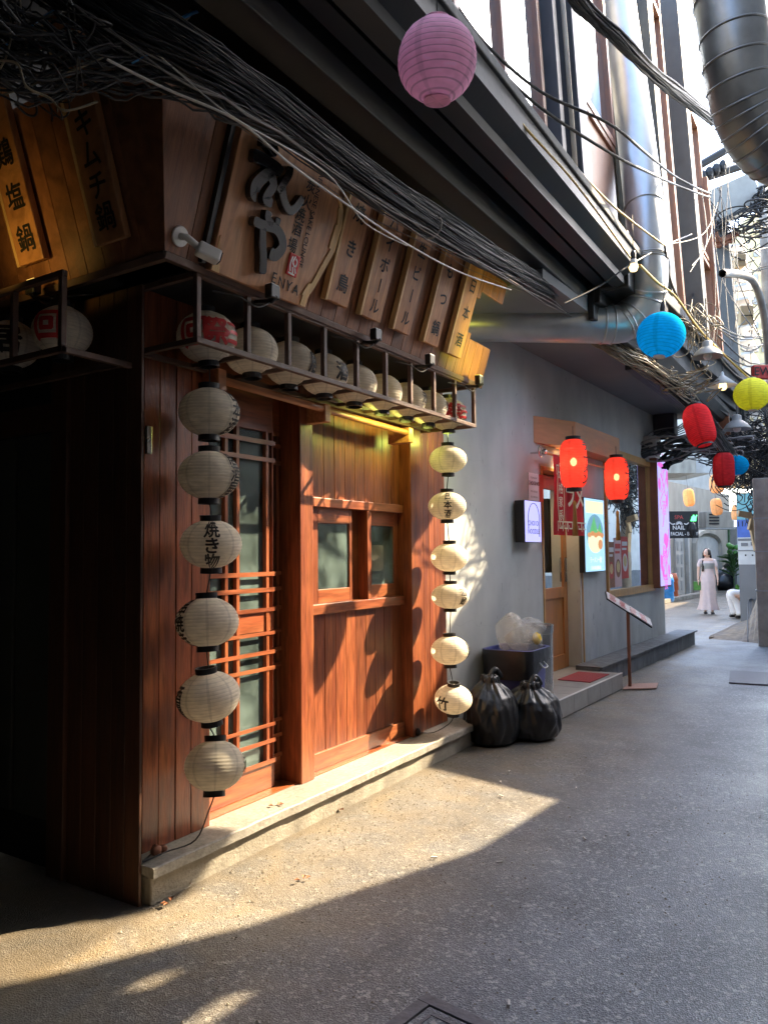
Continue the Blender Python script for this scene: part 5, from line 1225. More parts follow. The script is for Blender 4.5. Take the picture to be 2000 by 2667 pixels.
ringstack(m,[q(.22,0),q(.26,.66),q(.285,.665),q(.29,.70),q(.275,.705),q(.26,.70),q(.23,.2)]); obj('tub',m,M['binblue'],bi,smooth=False,bev=.004)
m=MB(); ringstack(m,[q(.292,.69),q(.294,.62),q(.285,.50)]); 
m2=MB(); st_=[q(.293,.70),q(.295,.66)]; low=[(x,y,z-(.10+.16*max(0,min(1,(bc.x+.1-x)/.4)))+.01*math.sin(x*50)) for x,y,z in q(.289,.68)]; ringstack(m2,[st_[0],st_[1],low]); obj('liner_rim',m2,M['bag'],bi,smooth=True)
hx=Vector((bc.x-.02,bc.y-.27,.56)); m=MB().tube(smoothpath([hx+Vector((-.05,.02,.02)),hx+Vector((-.05,-.02,-.02)),hx+Vector((.05,-.02,-.02)),hx+Vector((.05,.02,.02))],5),.006,6); obj('handle',m,M['white'],bi,smooth=True)
random.seed(11)
def filmbag(c,r,lb,seed):
    random.seed(seed); m=MB(); n=28; ring=16; ph=[random.uniform(0,6) for _ in range(6)]; c=Vector(c)
    for k in range(ring+1):
        th=math.pi*k/ring
        for j in range(n):
            a=2*math.pi*j/n; w2=1+.12*math.sin(3*a+ph[0]+th*2)+.10*math.sin(5*a+ph[1]-th*5)+.08*math.sin(9*a+ph[2]+th*6)
            m.v.append(c+Vector((r[0]*w2*math.sin(th)*math.cos(a),r[1]*w2*math.sin(th)*math.sin(a),r[2]*(1+.1*math.sin(4*a+ph[3]))*math.cos(th))))
    for k in range(ring):
        for j in range(n): a=k*n+j; b_=k*n+(j+1)%n; m.f.append((a,a+n,b_+n,b_))
    tag(obj('clear_bag',m,M['film'],smooth=True),lb,'bag')
filmbag((bc.x-.16,bc.y-.02,.82),(.13,.14,.20),'upright crumpled clear bag at the left of the blue bin',1)
filmbag((bc.x+.02,bc.y-.08,.77),(.20,.16,.12),'clear bag of leftovers in the middle of the blue bin',2)
filmbag((bc.x+.20,bc.y-.04,.86),(.20,.13,.10),'puffed clear bag sticking out at the right of the blue bin',3)
m=MB(); m.blob((bc.x+.01,bc.y-.20,.79),(.055,.04,.055),10,7,.12); tag(obj('yellow_carton',m,M['yellowplastic'],smooth=True),'crumpled yellow packet among the clear bags','packet')
sb=Vector((7.42,2.85,0)); sbn=thing('steel_bin','round stainless steel bin behind the blue one','bin',sb)
m=MB(); m.lathe([(.16,0),(.165,.78),(.17,.785),(.175,.87),(.16,.87),(.155,.80),(.02,.80)],28,c=tuple(sb)); obj('drum',m,M['stainless'],sbn,smooth=False,bev=.003)
m=MB(); m.tube([sb+Vector((-.05,-.05,.82)),sb+Vector((.05,.05,.84))],.008,6); m.tube([sb+Vector((-.09,.05,.82)),sb+Vector((.0,-.02,.85))],.008,6); obj('cigarette_ends',m,M['pinkbase'],sbn)
# ------------------------------------------------------------------ hanging lamp shades and bulbs
def shade(px,py,D,wpx,lb,kind='dome',mat='greymetal',up=.4,lit_=False):
    p=atD(px,py,D); w_=wpx/FPX*D; t=thing('lamp_shade',lb,'lamp',p,None)
    if kind=='dome': pr=[(.02,.42),(.10,.40),(.16,.36),(.17,.20),(.22,.16),(.36,.05),(.47,-.10),(.50,-.16),(.48,-.155),(.34,.0),(.15,.12)]
    else: pr=[(.02,.42),(.05,.36),(.06,.28),(.50,-.10),(.485,-.10),(.05,.26)]
    m=MB(); m.lathe([(r*w_,z*w_) for r,z in pr],28); obj('shade',m,M[mat],t,local=True,smooth=True)
    m=MB(); m.lathe([(.0,-.26*w_),(.09*w_,-.24*w_),(.14*w_,-.15*w_),(.12*w_,-.02*w_),(.05*w_,.1*w_)],16); obj('bulb',m,M['bulbsoft'] if lit_ else M['white'],t,local=True,smooth=True)
    m=MB(); m.tube([(0,0,.4*w_),(0,0,.4*w_+up)],.006,6); obj('flex',m,M['cable'],t,local=True)
shade(1841,918,8,77,'grey bell shaped lamp shade nearest the blue lantern',mat='greymetal',up=.45)
shade(1881,998,10,74,'white cone lamp shade with a warm bulb below the grey bell shade','cone','white',.5,True)
shade(1918,1108,11,70,'dull white bell lamp shade under the yellow lantern',mat='greymetal',up=.5)
shade(1946,1316,18,31,'tiny white cone lamp shade in the far alley','cone','white',.3)
bp_=atD(1649,694,6.5); t=thing('bare_bulb','small bare bulb on its socket hanging across the duct','lamp',bp_)
m=MB(); m.lathe([(0,-.048),(.028,-.038),(.040,-.008),(.036,.012),(.030,.02)],16); obj('bulb',m,M['bulbsoft'],t,local=True,smooth=True)
m=MB(); m.lathe([(.030,.02),(.028,.05),(.020,.06)],16); obj('bulb_neck',m,M['white'],t,local=True,smooth=True)
m=MB(); m.lathe([(.022,.06),(.024,.11),(.016,.135),(.004,.14)],12); m.tube([(0,0,.13),(0.01,0,.45)],.003,5); obj('socket',m,M['black'],t,local=True,smooth=True)
# ------------------------------------------------------------------ cables
random.seed(21)
def bundle(path,nst,rad,r,mat,name,lb,wig=.02,seg=3,n=4,flat=1.0,minz=None):
    P=smoothpath(path,seg); m=MB(); N_=len(P)
    for s in range(nst):
        a=random.uniform(0,6.28); q=math.sqrt(random.random()); a2=a+random.uniform(-1.5,1.5); q2=math.sqrt(random.random()); ph=random.uniform(0,6.28); fr_=random.uniform(2,5)
        pts=[]
        s0=random.uniform(0,.04); 
        for k,p in enumerate(P):
            t=k/(N_-1); R_=rad(t) if callable(rad) else rad
            aa=a+(a2-a)*t; qq=q+(q2-q)*t
            sg=R_*.35*math.sin(fr_*t*6+ph)
            pts.append(p+Vector((0,math.cos(aa)*qq*R_*flat,math.sin(aa)*qq*R_+sg*.6))+Vector([random.uniform(-wig,wig)*.35 for _ in range(3)]))
        m.tube(pts,r*random.uniform(.6,1.3),n,cap=False)
    return tag(obj(name,m,mat,smooth=True),lb,'cables',kind='stuff')
def tangle(c0,rad,nst,mat,lb,r=.02,ax=(1,1,1)):
    m=MB()
    for s in range(nst):
        p=Vector([random.uniform(-1,1)*rad*ax[i] for i in range(3)]); pts=[]
        if s%4:
            rr=rad*random.uniform(.25,.8); A_=Vector([random.gauss(0,1) for _ in range(3)]).normalized(); B_=A_.orthogonal().normalized(); a0=random.uniform(0,6); ar=random.uniform(1.8,6.5); C_=A_.cross(B_); sq=random.uniform(.35,1)
            for k in range(9):
                a=a0+ar*k/8; q=(C_*math.cos(a)+B_*math.sin(a)*sq)*rr; pts.append(c0+p*.8+Vector((q.x*ax[0],q.y*ax[1],q.z*ax[2]))+A_*rr*.12*k/8)
            m.tube(smoothpath(pts,3),r*random.uniform(.5,1.2),4,cap=False); continue
        for k in range(5): pts.append(c0+Vector((p.x*1.0,p.y,p.z))+Vector([random.uniform(-1,1)*rad*.45*ax[i] for i in range(3)]))
        m.tube(smoothpath(pts,7),r*random.uniform(.5,1.2),4,cap=False)
    tag(obj('cable_tangle',m,mat,smooth=True),lb,'cables',kind='stuff')
mainp=[atD(-250,-400,2.75),atD(60,-130,2.7),atD(270,20,2.75),atD(480,140,2.9),atD(700,285,3.3),atD(1000,502,4.1),atD(1250,660,5.1),atD(1390,738,6.2),atD(1470,785,7.15),atD(1540,832,7.75),atD(1600,880,8.0),atD(1720,980,8.7),atD(1830,1085,9.5),atD(1900,1180,10.8)]
bundle(mainp,200,lambda t: .108-.05*t+.06*max(0,t-.85),.0037,M['cable'],'cable_bundle','thick sagging bundle of black cables running over the sign along the alley',.022)
bundle([p+Vector((0,0,-.03)) for p in mainp],12,lambda t: .12,.0036,M['cablegrey'],'cable_bundle','loose grey and dusty cables strung among the black bundle',.03)
tanp=[atD(1500,840,7.9),atD(1600,905,8.0),atD(1700,965,8.4),atD(1800,1035,9.2)]
bundle(tanp,30,lambda t:.11,.007,M['cabletan'],'cable_bundle','pale tan cables catching the light below the blue lantern',.03)
tl_=[atD(-120,60,2.5),atD(60,150,2.6),atD(200,170,2.7),atD(330,180,2.8),atD(480,215,2.95),atD(640,300,3.15),atD(820,398,3.6)]
bundle(tl_,60,lambda t:.13*(1-t)+.03,.0042,M['cable'],'cable_bundle','messy nest of cables at the top left corner',.03,seg=5)
tangle(atD(70,110,2.65),.22,40,M['cable'],'loose loops of black cable in the top left corner',.004,(1,1,.8))
def wire(pts,r,mat,lb,seg=6,n=6): 
    if len(pts)==1: tag(obj('wire',MB().tube(smoothpath(pts[0],seg),r,n,cap=False),M[mat],smooth=True),lb,'wire'); return
    t=thing('wire_pair',lb,'wires',pts[0][0])
    for pp in pts: obj('strand',MB().tube(smoothpath(pp,seg),r,n,cap=False),M[mat],t,smooth=True)
wire([[atD(-10,-60,2.55),atD(30,60,2.55),atD(20,140,2.55),atD(0,180,2.5)],[atD(50,-40,2.6),atD(60,70,2.6),atD(75,150,2.65)]],.0035,'cabletan','pale wires dangling in the top left corner')
wire([[atD(-20,158,2.5),atD(45,165,2.5),atD(70,225,2.5),atD(130,255,2.55),atD(170,288,2.55),atD(255,265,2.6)]],.004,'cabletan','tan looped wire over the side sign')
wire([[atD(0,250,2.6),atD(60,230,2.6),atD(200,180,2.65),atD(270,150,2.7)]],.0035,'cabletan','thin tan wire crossing the cable nest')
wire([[atD(170,-30,2.7),atD(185,80,2.7),atD(190,130,2.7)],[atD(192,-20,2.7),atD(200,80,2.7),atD(225,170,2.7)]],.0035,'cablegrey','pair of grey wire ends hanging beside the cable bundle')
wire([[atD(460,55,3.2),atD(500,35,3.3),atD(540,20,3.4),atD(620,-20,3.6)]],.008,'cableblue','bright blue cable end at the top')
wire([[atD(465,58,3.3),atD(490,45,3.3),atD(503,10,3.35),atD(505,-40,3.4)]],.008,'cabletan','pale cable crossing the blue one at the top')
wire([[atD(0,130,2.6),atD(120,40,2.7),atD(180,0,2.8)],[atD(345,165,2.75),atD(385,143,2.8)]],.0035,'cableblue','thin blue wires in the cable nest')
wire([[atD(280,155,2.62),atD(430,230,2.75),atD(620,315,2.9),atD(760,430,3.15),atD(900,530,3.5),atD(1050,630,4.0),atD(1200,710,4.7),atD(1330,755,5.4)]],.005,'cablewhite','single pale cable drawn along the lower side of the black bundle')
wire([[atD(200,-20,2.8),atD(420,150,2.8),atD(600,300,2.8),atD(850,450,3.3),atD(950,580,3.7),atD(1060,640,4.2)]],.003,'cablewhite','thin white wire slanting across the black bundle')
wire([[atD(1160,-30,4.5),atD(1260,110,4.8),atD(1410,240,5.3),atD(1585,322,5.7),atD(1680,398,6.3),atD(1755,458,8),atD(1815,490,9.0),atD(1850,505,13.2)]],.012,'cable','upper black power line crossing the windows to the pole')
wire([[atD(1150,-10,4.3),atD(1235,110,4.5),atD(1400,275,5),atD(1600,405,5.7),atD(1690,450,6.3),atD(1755,480,8),atD(1815,503,9.0),atD(1850,515,13.2)]],.012,'cable','lower black power line crossing the windows to the pole')
wire([[atD(1115,-20,4.2),atD(1160,60,4.3),atD(1245,150,4.4),atD(1340,260,4.7),atD(1480,415,5.4),atD(1600,540,6.2),atD(1730,640,7)]],.009,'cableyellow','yellow twisted flex running down beside the pink lantern')
wire([[atD(1120,-25,4.3),atD(1200,100,4.4),atD(1340,300,4.6),atD(1500,480,5.2),atD(1640,670,6.4)]],.008,'cableyellow','straight yellow cable ending at the bare bulb')
wire([[atD(1665,690,6.5),atD(1710,735,6.8),atD(1760,775,7.2),atD(1830,870,8),atD(1950,985,8.6),atD(2060,1080,9)]],.012,'cableyellow','yellow string line carrying the lanterns away along the alley')
wire([[atD(1730,640,7),atD(1748,740,7.3),atD(1800,830,7.8),atD(1890,930,9),atD(2050,1050,10)]],.012,'cable','black line running beside the yellow lantern string')
wire([[atD(1470,790,6.2),atD(1560,745,6.4),atD(1640,690,6.5),atD(1730,640,7.5),atD(1800,610,9)]],.008,'cable','thin black wire slanting up past the bulb')
wire([[atD(1500,30,6.5),atD(1440,130,6.5),atD(1380,175,6.3),atD(1310,190,6),atD(1290,185,6)]],.006,'cablewhite','white wire looping past the dark column')
mb_=[o for o in bpy.data.objects if o.get('label','').startswith('thick sagging')][0]
for (px,py,D,r_) in ((1120,588,4.5,.075),(1320,700,5.6,.065)):
    c=atD(px,py,D); d=(atD(px+60,py+42,D+.25)-c).normalized(); a_=d.orthogonal().normalized(); b2=d.cross(a_); rg=[c+(a_*math.cos(k*.42)+b2*math.sin(k*.42))*r_ for k in range(16)]
    obj('cable_tie',MB().tube(rg,.006,5,cap=False),M['cablegrey'],mb_)
m=bundle([atD(1440,-80,5.0),atD(1505,5,5.2),atD(1600,95,5.6),atD(1710,200,6.3),atD(1800,270,7.2),atD(1862,318,8.2)],36,lambda t:.05,.010,M['cable'],'cable_bundle','thick tied cable crossing the duct at the top',.01)
# fine wires fanning out at the upper right
m=MB(); random.seed(77)
for k in range(26):
    a=atD(1790+random.uniform(-15,110),random.uniform(410,560),13.2); b_=atD(random.uniform(1680,1860),random.uniform(640,1000),random.uniform(8,12)) if k%2 else atD(random.uniform(1860,2040),random.uniform(560,1000),random.uniform(10,15))
    m.tube(smoothpath([a,a.lerp(b_,.5)+Vector((random.uniform(-.2,.2),random.uniform(-.15,.15),-random.uniform(.0,.5))),b_],7),random.uniform(.005,.011),4,cap=False)
tag(obj('fine_wires',m,M['cable'],smooth=True),'fan of fine dark wires dropping from the crossarms at the upper right','cables',kind='stuff')
# tangled cable mass over the crossing
c=atD(1900,1190,13); tangle(atD(1895,1160,12.5),.42,120,M['cable'],'dense tangle of black cables above the upright red lantern',.010,(1,1.2,.6))
tangle(atD(1968,1185,13.5),.62,230,M['cable'],'black cable mass spreading over the pole at the crossing',.011,(1,1,1.1))
tangle(atD(1980,1290,14),.32,90,M['cable'],'black cable cluster hanging down the pole',.010,(.6,.6,1.5))
tangle(atD(1800,1160,12),.5,26,M['cablegrey'],'pale loose wires left of the black tangle',.012,(1,1.3,.5))
bundle([atD(1640,1190,12),atD(1720,1165,12),atD(1790,1150,12.5),atD(1860,1180,13)],14,lambda t:.10,.018,M['cable'],'cable_bundle','black cables looping from the shop corner to the crossing',.04)
bundle([atD(1730,1205,12),atD(1780,1175,12.3),atD(1850,1160,13)],18,lambda t:.12,.02,M['cable'],'cable_bundle','lower black cables from the shop corner, in front of the far house',.04)
bundle([atD(1850,1130,13),atD(1900,1165,13.2),atD(1960,1175,13.5),atD(2060,1165,14)],40,lambda t:.16,.018,M['cable'],'cable_bundle','sagging cables running out to the right over the crossing',.06)
for k in range(7):
    a=atD(1830+random.uniform(-20,40),840+random.uniform(-20,60),8.5); b_=atD(1990+random.uniform(0,60),900+random.uniform(-80,120),14)
    wire([[a,a.lerp(b_,.4)+Vector((0,0,-.2)),b_]],.009,'cabletan' if k%2 else 'cable',['slack tan wire high above the lamp shades','slack black wire high above the lamp shades'][0 if k%2 else 1]+', strand '+['at the top','second down','third down','in the middle','fifth down','sixth down','lowest'][k],4,5)
tangle(atD(1815,880,8.6),.22,36,M['cabletan'],'golden loops of wire wound above the grey bell lamp shade',.006,(1,1,1.4))
tangle(atD(1780,1000,8.6),.22,26,M['cabletan'],'frayed tan wire ends left of the cone lamp shade',.007,(1,1.5,.7))
tangle(atD(1920,800,15),.9,40,M['cablegrey'],'grey wire loops strung on the pole behind the shades',.015,(1,1.3,1.4))
wire([[atD(1880,712,9),atD(1930,716,10),atD(1965,740,10.5),atD(1990,830,11),atD(2000,950,11.5)]],.05,'cablegrey','thick grey conduit bending down at the right edge')
# ------------------------------------------------------------------ poles
up_=thing('electric_pole','steel pole with crossarms and a grey switch box at the upper right','pole',(14.6,1.2,0))
pb=atD(1990,560,14.5)
m=MB().tube([(pb.x,pb.y,.0),(pb.x,pb.y,9.5)],.10,12); 
obj('mast',m,M['pole_c'],up_,smooth=True)
bq=[atD(1842,500,13.6),atD(1973,442,13.6),atD(1990,520,13.6),atD(1855,580,13.6)]
bfr=Frame(bq[3],bq[2]-bq[3],fwd,bq[0]-bq[3]); bfr.v=bfr.w.cross(bfr.u).normalized(); bfr.w=bfr.u.cross(bfr.v)
w_=(bq[2]-bq[3]).length; h_=(bq[0]-bq[3]).length
m=MB(bfr); m.box(0,w_,0,.35,0,h_); obj('switch_box',m,M['greymetal'],up_,bev=.02)
m=MB(bfr); m.box(-.02,w_+.02,-.02,.37,-.05,-.0); obj('box_lip',m,M['black'],up_)
for (a,b_) in (((1755,540),(1850,505)),((1805,440),(1900,385)),((1800,475),(2000,410))):
    A_=atD(*a,13.7); B_=atD(*b_,13.7); m=MB().tube([A_,B_],.07,6); obj('crossarm',m,M['beam'],up_)
m=MB()
for k in range(6): m.blob(atD(1792+k*18,478-k*9,13.6),(.08,.08,.12),8,6)
obj('insulators',m,M['beam'],up_,kind='stuff')
tangle(atD(1920,600,13.6),.55,45,M['cable'],'looped black wires hanging under the grey switch box',.014,(1,1,.45))
tangle(atD(1985,525,13.4),.22,36,M['cable'],'black clump of connectors on the corner of the switch box',.02)
bundle([atD(1850,590,13.5),atD(1862,630,13.5),atD(1890,625,13.5),atD(1912,618,13.5)],10,lambda t:.07,.03,M['rust'],'cable_bundle','brown wrapped cable loop under the switch box',.01)
pp=thing('concrete_pole','square concrete utility pole at the right edge on a crumbled footing','pole',(14.0,1.5,0))
pt=atD(1992,1290,14); 
q0=onZ(1973,1683); q1=onZ(2003,1690)
m=MB(); m.prism([(q0.x,q0.y+.0),(q0.x+.24,q0.y-.03),(q1.x+.3,q1.y-.2),(q0.x+.0,q0.y-.24)],-.02,2.78,axis='z'); obj('shaft',m,M['pole_c'],pp,bev=.02)
for z in (.9,1.55,2.1): 
    m=MB(); m.prism([(q0.x-.008,q0.y+.008),(q0.x+.29,q0.y+.038),(q0.x+.29,q0.y-.26),(q0.x-.008,q0.y-.25)],z,z+.02,axis='z'); obj('strap',m,M['greymetal'],pp)
for k,(px,py,w_,h_,an) in enumerate(((1940,1340,34,16,-10),(1966,1400,14,70,12),(1958,1362,10,38,-14))):
    p=atD(px,py,13.7); f=Frame(p,RT,fwd,UP); f.u=(RT*math.cos(R(an))+UP*math.sin(R(an))); f.w=f.v.cross(f.u)*-1; s=13.7/FPX
    m=MB(f); m.box(-w_/2*s,w_/2*s,0,.08,-h_/2*s,h_/2*s); 
    tag(obj('hanging_board',m,M['cardboard'],bev=.008),('small flat tan board hanging left of the concrete pole','long brown board with a yellow label strapped to the concrete pole','narrow brown slat dangling from the pole cables')[k],'board')
m=MB(); c=[onZ(1845,1663),onZ(1900,1662),onZ(1975,1672),onZ(2010,1660),onZ(1990,1610),onZ(1925,1622)]
random.seed(2); N_=9; mm=MB(); A_,B_=onZ(1845,1663),onZ(1975,1676)
rows=[]
for i in range(N_+1):
    t=i/N_; f_=A_.lerp(B_,t); bk=onZ(1848,1658).lerp(onZ(2005,1590),t); hh=(.02+.16*t if t<.65 else .12+ (t-.65)/.35*.85)
    for j in range(6):
        s=j/5; p=f_.lerp(bk,s); z=hh*math.sin(math.pi*min(1,.15+.6*s))+random.uniform(-.012,.012) if 0<j<5 else (-.02)
        mm.p(p.x+random.uniform(-.02,.02),p.y,z)
for i in range(N_):
    for j in range(5): a=i*6+j; mm.f.append((a,a+6,a+7,a+1))
tag(obj('cement_footing',mm,M['mound']),'crumbled cement ramp and footing at the base of the right hand pole','footing')
m=MB(); 
for k in range(3): m.tube(smoothpath([onZ(1968,1600+k*2)+Vector((0,0,.75-.05*k)),onZ(1958-4*k,1640)+Vector((0,0,.5)),onZ(1957-5*k,1672)+Vector((0,0,.0))],5),.011,6)
tag(obj('hose',m,M['cable'],smooth=True),'black hoses bending into the cement footing','hose')
# printed board / banner standing behind the pole
bd=thing('printed_board','tall printed board with teal sky, blue strip and a pale van picture behind the pole','board',(17.6,2.2,0))
P0=onZ(1935,1630); nrm=Vector((-1,.12,0)).normalized()
def bd_(x,y): return onP(x,y,P0,nrm)
BF=Frame(P0,(-nrm.y*-1,-1,0),(-1,0,0),(0,0,1)); BF.v=nrm; BF.u=Vector((nrm.y,-nrm.x,0)).normalized(); BF.u=BF.u if BF.u.dot(RT)>0 else -BF.u; BF.w=Vector((0,0,1)); 
def bq_(x,y): q=BF.inv(bd_(x,y)); return q.x,q.z
M['tealprint']=pmat('teal_print',(.16,.40,.45),.6,var=.1,scale=2,bump=0); M['blueprint']=pmat('blue_print',(.06,.13,.45),.6,var=.15,bump=0); M['vanprint']=pmat('pale_van_print',(.55,.55,.54),.6,var=.08,bump=0); M['greyprint']=pmat('grey_print',(.17,.17,.175),.7,var=.1,scale=2,bump=0)
def bbox(x0,y0,x1,y1,v0,v1,n,mt,p=bd):
    a=bq_(x0,y0); b_=bq_(x1,y1); m=MB(BF); m.box(min(a[0],b_[0]),max(a[0],b_[0]),v0,v1,min(a[1],b_[1]),max(a[1],b_[1])); return obj(n,m,M[mt],p)
bbox(1917,1285,1990,1352,0,.04,'sky_panel','tealprint'); bbox(1919,1352,1990,1400,0,.04,'blue_panel','blueprint'); bbox(1921,1400,1990,1470,0,.04,'van_panel','vanprint'); bbox(1924,1470,1990,1640,0,.04,'grey_panel','greyprint')
bbox(1922,1403,1985,1408,.041,.05,'print','greyprint'); bbox(1930,1414,1948,1422,.041,.05,'print','greyprint'); bbox(1955,1412,1972,1421,.041,.05,'print','greyprint'); bbox(1922,1433,1985,1435,.041,.05,'print','greyprint')
for (x,y) in ((1942,1446),(1960,1446)): bbox(x-2,y-2,x+2,y+2,.041,.05,'print','black')
a=bq_(1942,1365); m=MB(); letters(m,Frame(BF(a[0],.045,a[1]),BF.u,BF.w,BF.v),'11/52',.16,0,0,depth=.002); obj('lettering',m,M['ink'],bd)
# ------------------------------------------------------------------ far end of the alley
fh=thing('far_house','beige house with an arched panel and shutters at the far end of the alley','building',(28,5.3,0))
WA=onZ(1738,1560); WB=onZ(1880,1535); WD=(WB-WA); WD.z=0; L_=WD.length; WD.normalize()
WF=Frame(WA,WD,Vector((WD.y,-WD.x,0)),(0,0,1))
if WF.v.dot(Vector((-1,-1,0)))<0: WF.v=-WF.v
def wq(x,y): q=WF.inv(onP(x,y,WF.o,WF.v)); return q.x,q.z
def wb(x0,y0,x1,y1,v0,v1,n,mt,p=None,bev=0,lab=None):
    a=wq(x0,y0); b_=wq(x1,y1); m=MB(WF); m.box(min(a[0],b_[0]),max(a[0],b_[0]),v0,v1,min(a[1],b_[1]),max(a[1],b_[1])); return obj(n,m,M[mt],p or fh,bev=bev,label=lab)
ux=wq(1905,1500)[0]
m=MB(WF); m.box(-8,ux,-.5,0,-.05,3.9); obj('wall',m,M['beige'],fh)
wb(1752,1370,1778,1548,0,.06,'door','palewall'); 
for k in range(5): wb(1756,1376+k*34,1762,1400+k*34,.061,.075,'door_pane','greymetal'); wb(1767,1376+k*34,1773,1400+k*34,.061,.075,'door_pane','greymetal')
wb(1780,1350,1790,1550,0,.12,'pilaster','palewall')
ap=[wq(1803+(1885-1803)*.0,1500)]
c0=wq(1806,1440); c1=wq(1868,1440); top_=wq(1840,1398)[1]; uc=(c0[0]+c1[0])/2; ru=(c1[0]-c0[0])/2
m=MB(WF); pr=[(uc-ru,.6),(uc+ru,.6)]+[(uc+ru*math.cos(a*math.pi/12),c0[1]+.35+(top_-c0[1]-.35)*math.sin(a*math.pi/12)) for a in range(13)]; m.prism(pr,0,.03,axis='y'); obj('arched_panel',m,M['palewall'],fh)
m=MB(WF); rr=[(uc+(ru+.12)*math.cos(a*math.pi/12),c0[1]+.35+(top_+.2-c0[1]-.35)*math.sin(a*math.pi/12)) for a in range(13)]; m.tube([WF(x,.04,z) for x,z in [(uc+ru+.12,.0)]+rr+[(uc-ru-.12,.0)]],.12,6); obj('arch_moulding',m,M['beige'],fh)
ws_=wb(1893,1370,1918,1478,0,.05,'window','leafdark'); wb(1890,1364,1921,1370,0,.12,'window_head','palewall'); wb(1888,1478,1923,1484,0,.15,'window_sill','palewall')
# far-house canopy and pale upper storey
m=MB(); a=atD(1748,1312,27); b_=atD(1994,1365,40); a2=atD(1748,1335,27); b2=atD(1994,1372,40)
cp=thing('far_canopy','pale canopy edge running along the far house with wires on it','canopy',a)
off=Vector((-.2,-1.0,0)); m.v+=[a,b_,b2,a2,a-off,b_-off,b2-off,a2-off]; m.f+=[(0,1,2,3),(4,7,6,5),(0,4,5,1),(3,2,6,7),(0,3,7,4),(1,5,6,2)]; obj('canopy_band',m,M['palewall'],cp)
bl=thing('far_upper_block','pale blue-white upper storey with a projecting bay at the far end','building',atD(1800,1230,32))
def fbox(x0,y0,x1,y1,D,dep,n,mt,p,bev=0):
    A_=atD(x0,y0,D); B_=atD(x1,y0,D); C_=atD(x1,y1,D); E_=atD(x0,y1,D); d=Vector((fwd.x,fwd.y,0))*dep
    m=MB(); m.v+=[A_,B_,C_,E_,A_+d,B_+d,C_+d,E_+d]; m.f+=[(0,1,2,3),(5,4,7,6),(4,5,1,0),(3,2,6,7),(4,0,3,7),(1,5,6,2)]; return obj(n,m,M[mt],p,bev=bev)
fbox(1700,1080,1850,1330,36,3,'wall','palewall',bl)
fbox(1776,1150,1856,1232,31,3,'bay','palewall',bl); fbox(1715,1190,1812,1232,30.4,2,'bay','beige',bl)
w1=fbox(1738,1140,1752,1180,33.5,.1,'window','black',bl); fbox(1735,1136,1755,1140,33.2,.3,'window_frame','beige',w1); fbox(1733,1180,1760,1186,33,.4,'window_sill','beige',w1)
sgn=thing('nail_shop_board','black signboard with white lettering NAIL FACIAL - BODY in the far alley','sign',atD(1785,1350,24.5))
SD=24.5; a=atD(1740,1300,SD); b_=atD(1812,1316,SD); SF=Frame(a,Vector((b_.x-a.x,b_.y-a.y,0)),-fwd,(0,0,1)); SF.v=Vector((-fwd.x,-fwd.y,0)).normalized(); SF.u=Vector((RT.x,RT.y,0)).normalized()
sc_=SD/FPX
m=MB(SF); m.box(-.4,75*sc_,-.1,0,-102*sc_+.0,-32*sc_); obj('board',m,M['black'],sgn)
m=MB(); fz=Frame(SF(0,.005,0),SF.u,SF.w,SF.v)
letters(m,fz,'NAIL',15*sc_,24*sc_,-75*sc_,bold=.03); letters(m,fz,'FACIAL - BODY',13*sc_,38*sc_,-91*sc_,bold=.03,sx=.8)
for k in range(9): a_=math.pi*k/8; m.tube([fz(25*sc_+3*sc_*math.cos(a_),-66*sc_+2*sc_*math.sin(a_),.01),fz(25*sc_+9*sc_*math.cos(a_),-66*sc_+8*sc_*math.sin(a_),.01)],.012,4)
m.tube(smoothpath([fz(0,-60*sc_,.01),fz(8*sc_,-66*sc_,.01),fz(14*sc_,-64*sc_,.01)],4),.02,4); m.tube(smoothpath([fz(38*sc_,-64*sc_,.01),fz(44*sc_,-66*sc_,.01),fz(50*sc_,-62*sc_,.01)],4),.02,4)
obj('lettering',m,M['paperwhite'],sgn)
m=MB(); 
for k in range(7): m.tube([fz((56+k*2)*sc_,-58*sc_,.01),fz((60+k*1.5+(k%3)*2)*sc_,(-46+(k%2)*4)*sc_,.01)],.02,4)
obj('palm_neon',m,M['litgreen'],sgn)
m=MB(); letters(m,fz,'SPA',14*sc_,25*sc_,-48*sc_,bold=.01); obj('neon_word',m,M['redprint'],sgn)
ac=thing('air_conditioner','wall mounted air conditioner unit under the orange lanterns','air conditioner',atD(1880,1365,25))
fbox(1882-44,1332,1882+28,1374,25,.6,'casing','beige',ac,.02); 
for k in range(4):
    fbox(1846+0,1338+k*8,1872,1342+k*8,24.97,.02,'grille_bar','black',ac)
fbox(1836,1374,1914,1378,24.8,.7,'bracket','greymetal',ac)
wl=thing('wall_lantern_lamp','small black wall lantern beside the far door','lamp',atD(1802,1372,24.4)); m=MB(); c=atD(1802,1375,24.4); m.lathe([(.02,.22),(.10,.12),(.13,-.05),(.08,-.22),(.02,-.3)],8,c=tuple(c)); obj('lamp_cage',m,M['black'],wl)
# right of far house: dark gap, column, shop lights
dk=thing('far_shop_row','dim shop openings with lit strips right of the far house','building',atD(1930,1450,33))
fbox(1918,1340,1945,1545,30,.6,'pillar','greymetal',dk); fbox(1938,1330,2080,1560,34,1,'opening','darkroom',dk)
fbox(1912,1345,1917,1372,29.9,.05,'lit_strip','whitelit',dk); 
for k in range(4): fbox(1972-30,1346+k*8,1978-30,1351+k*8,29,.05,'lit_strip','whitelit',dk)
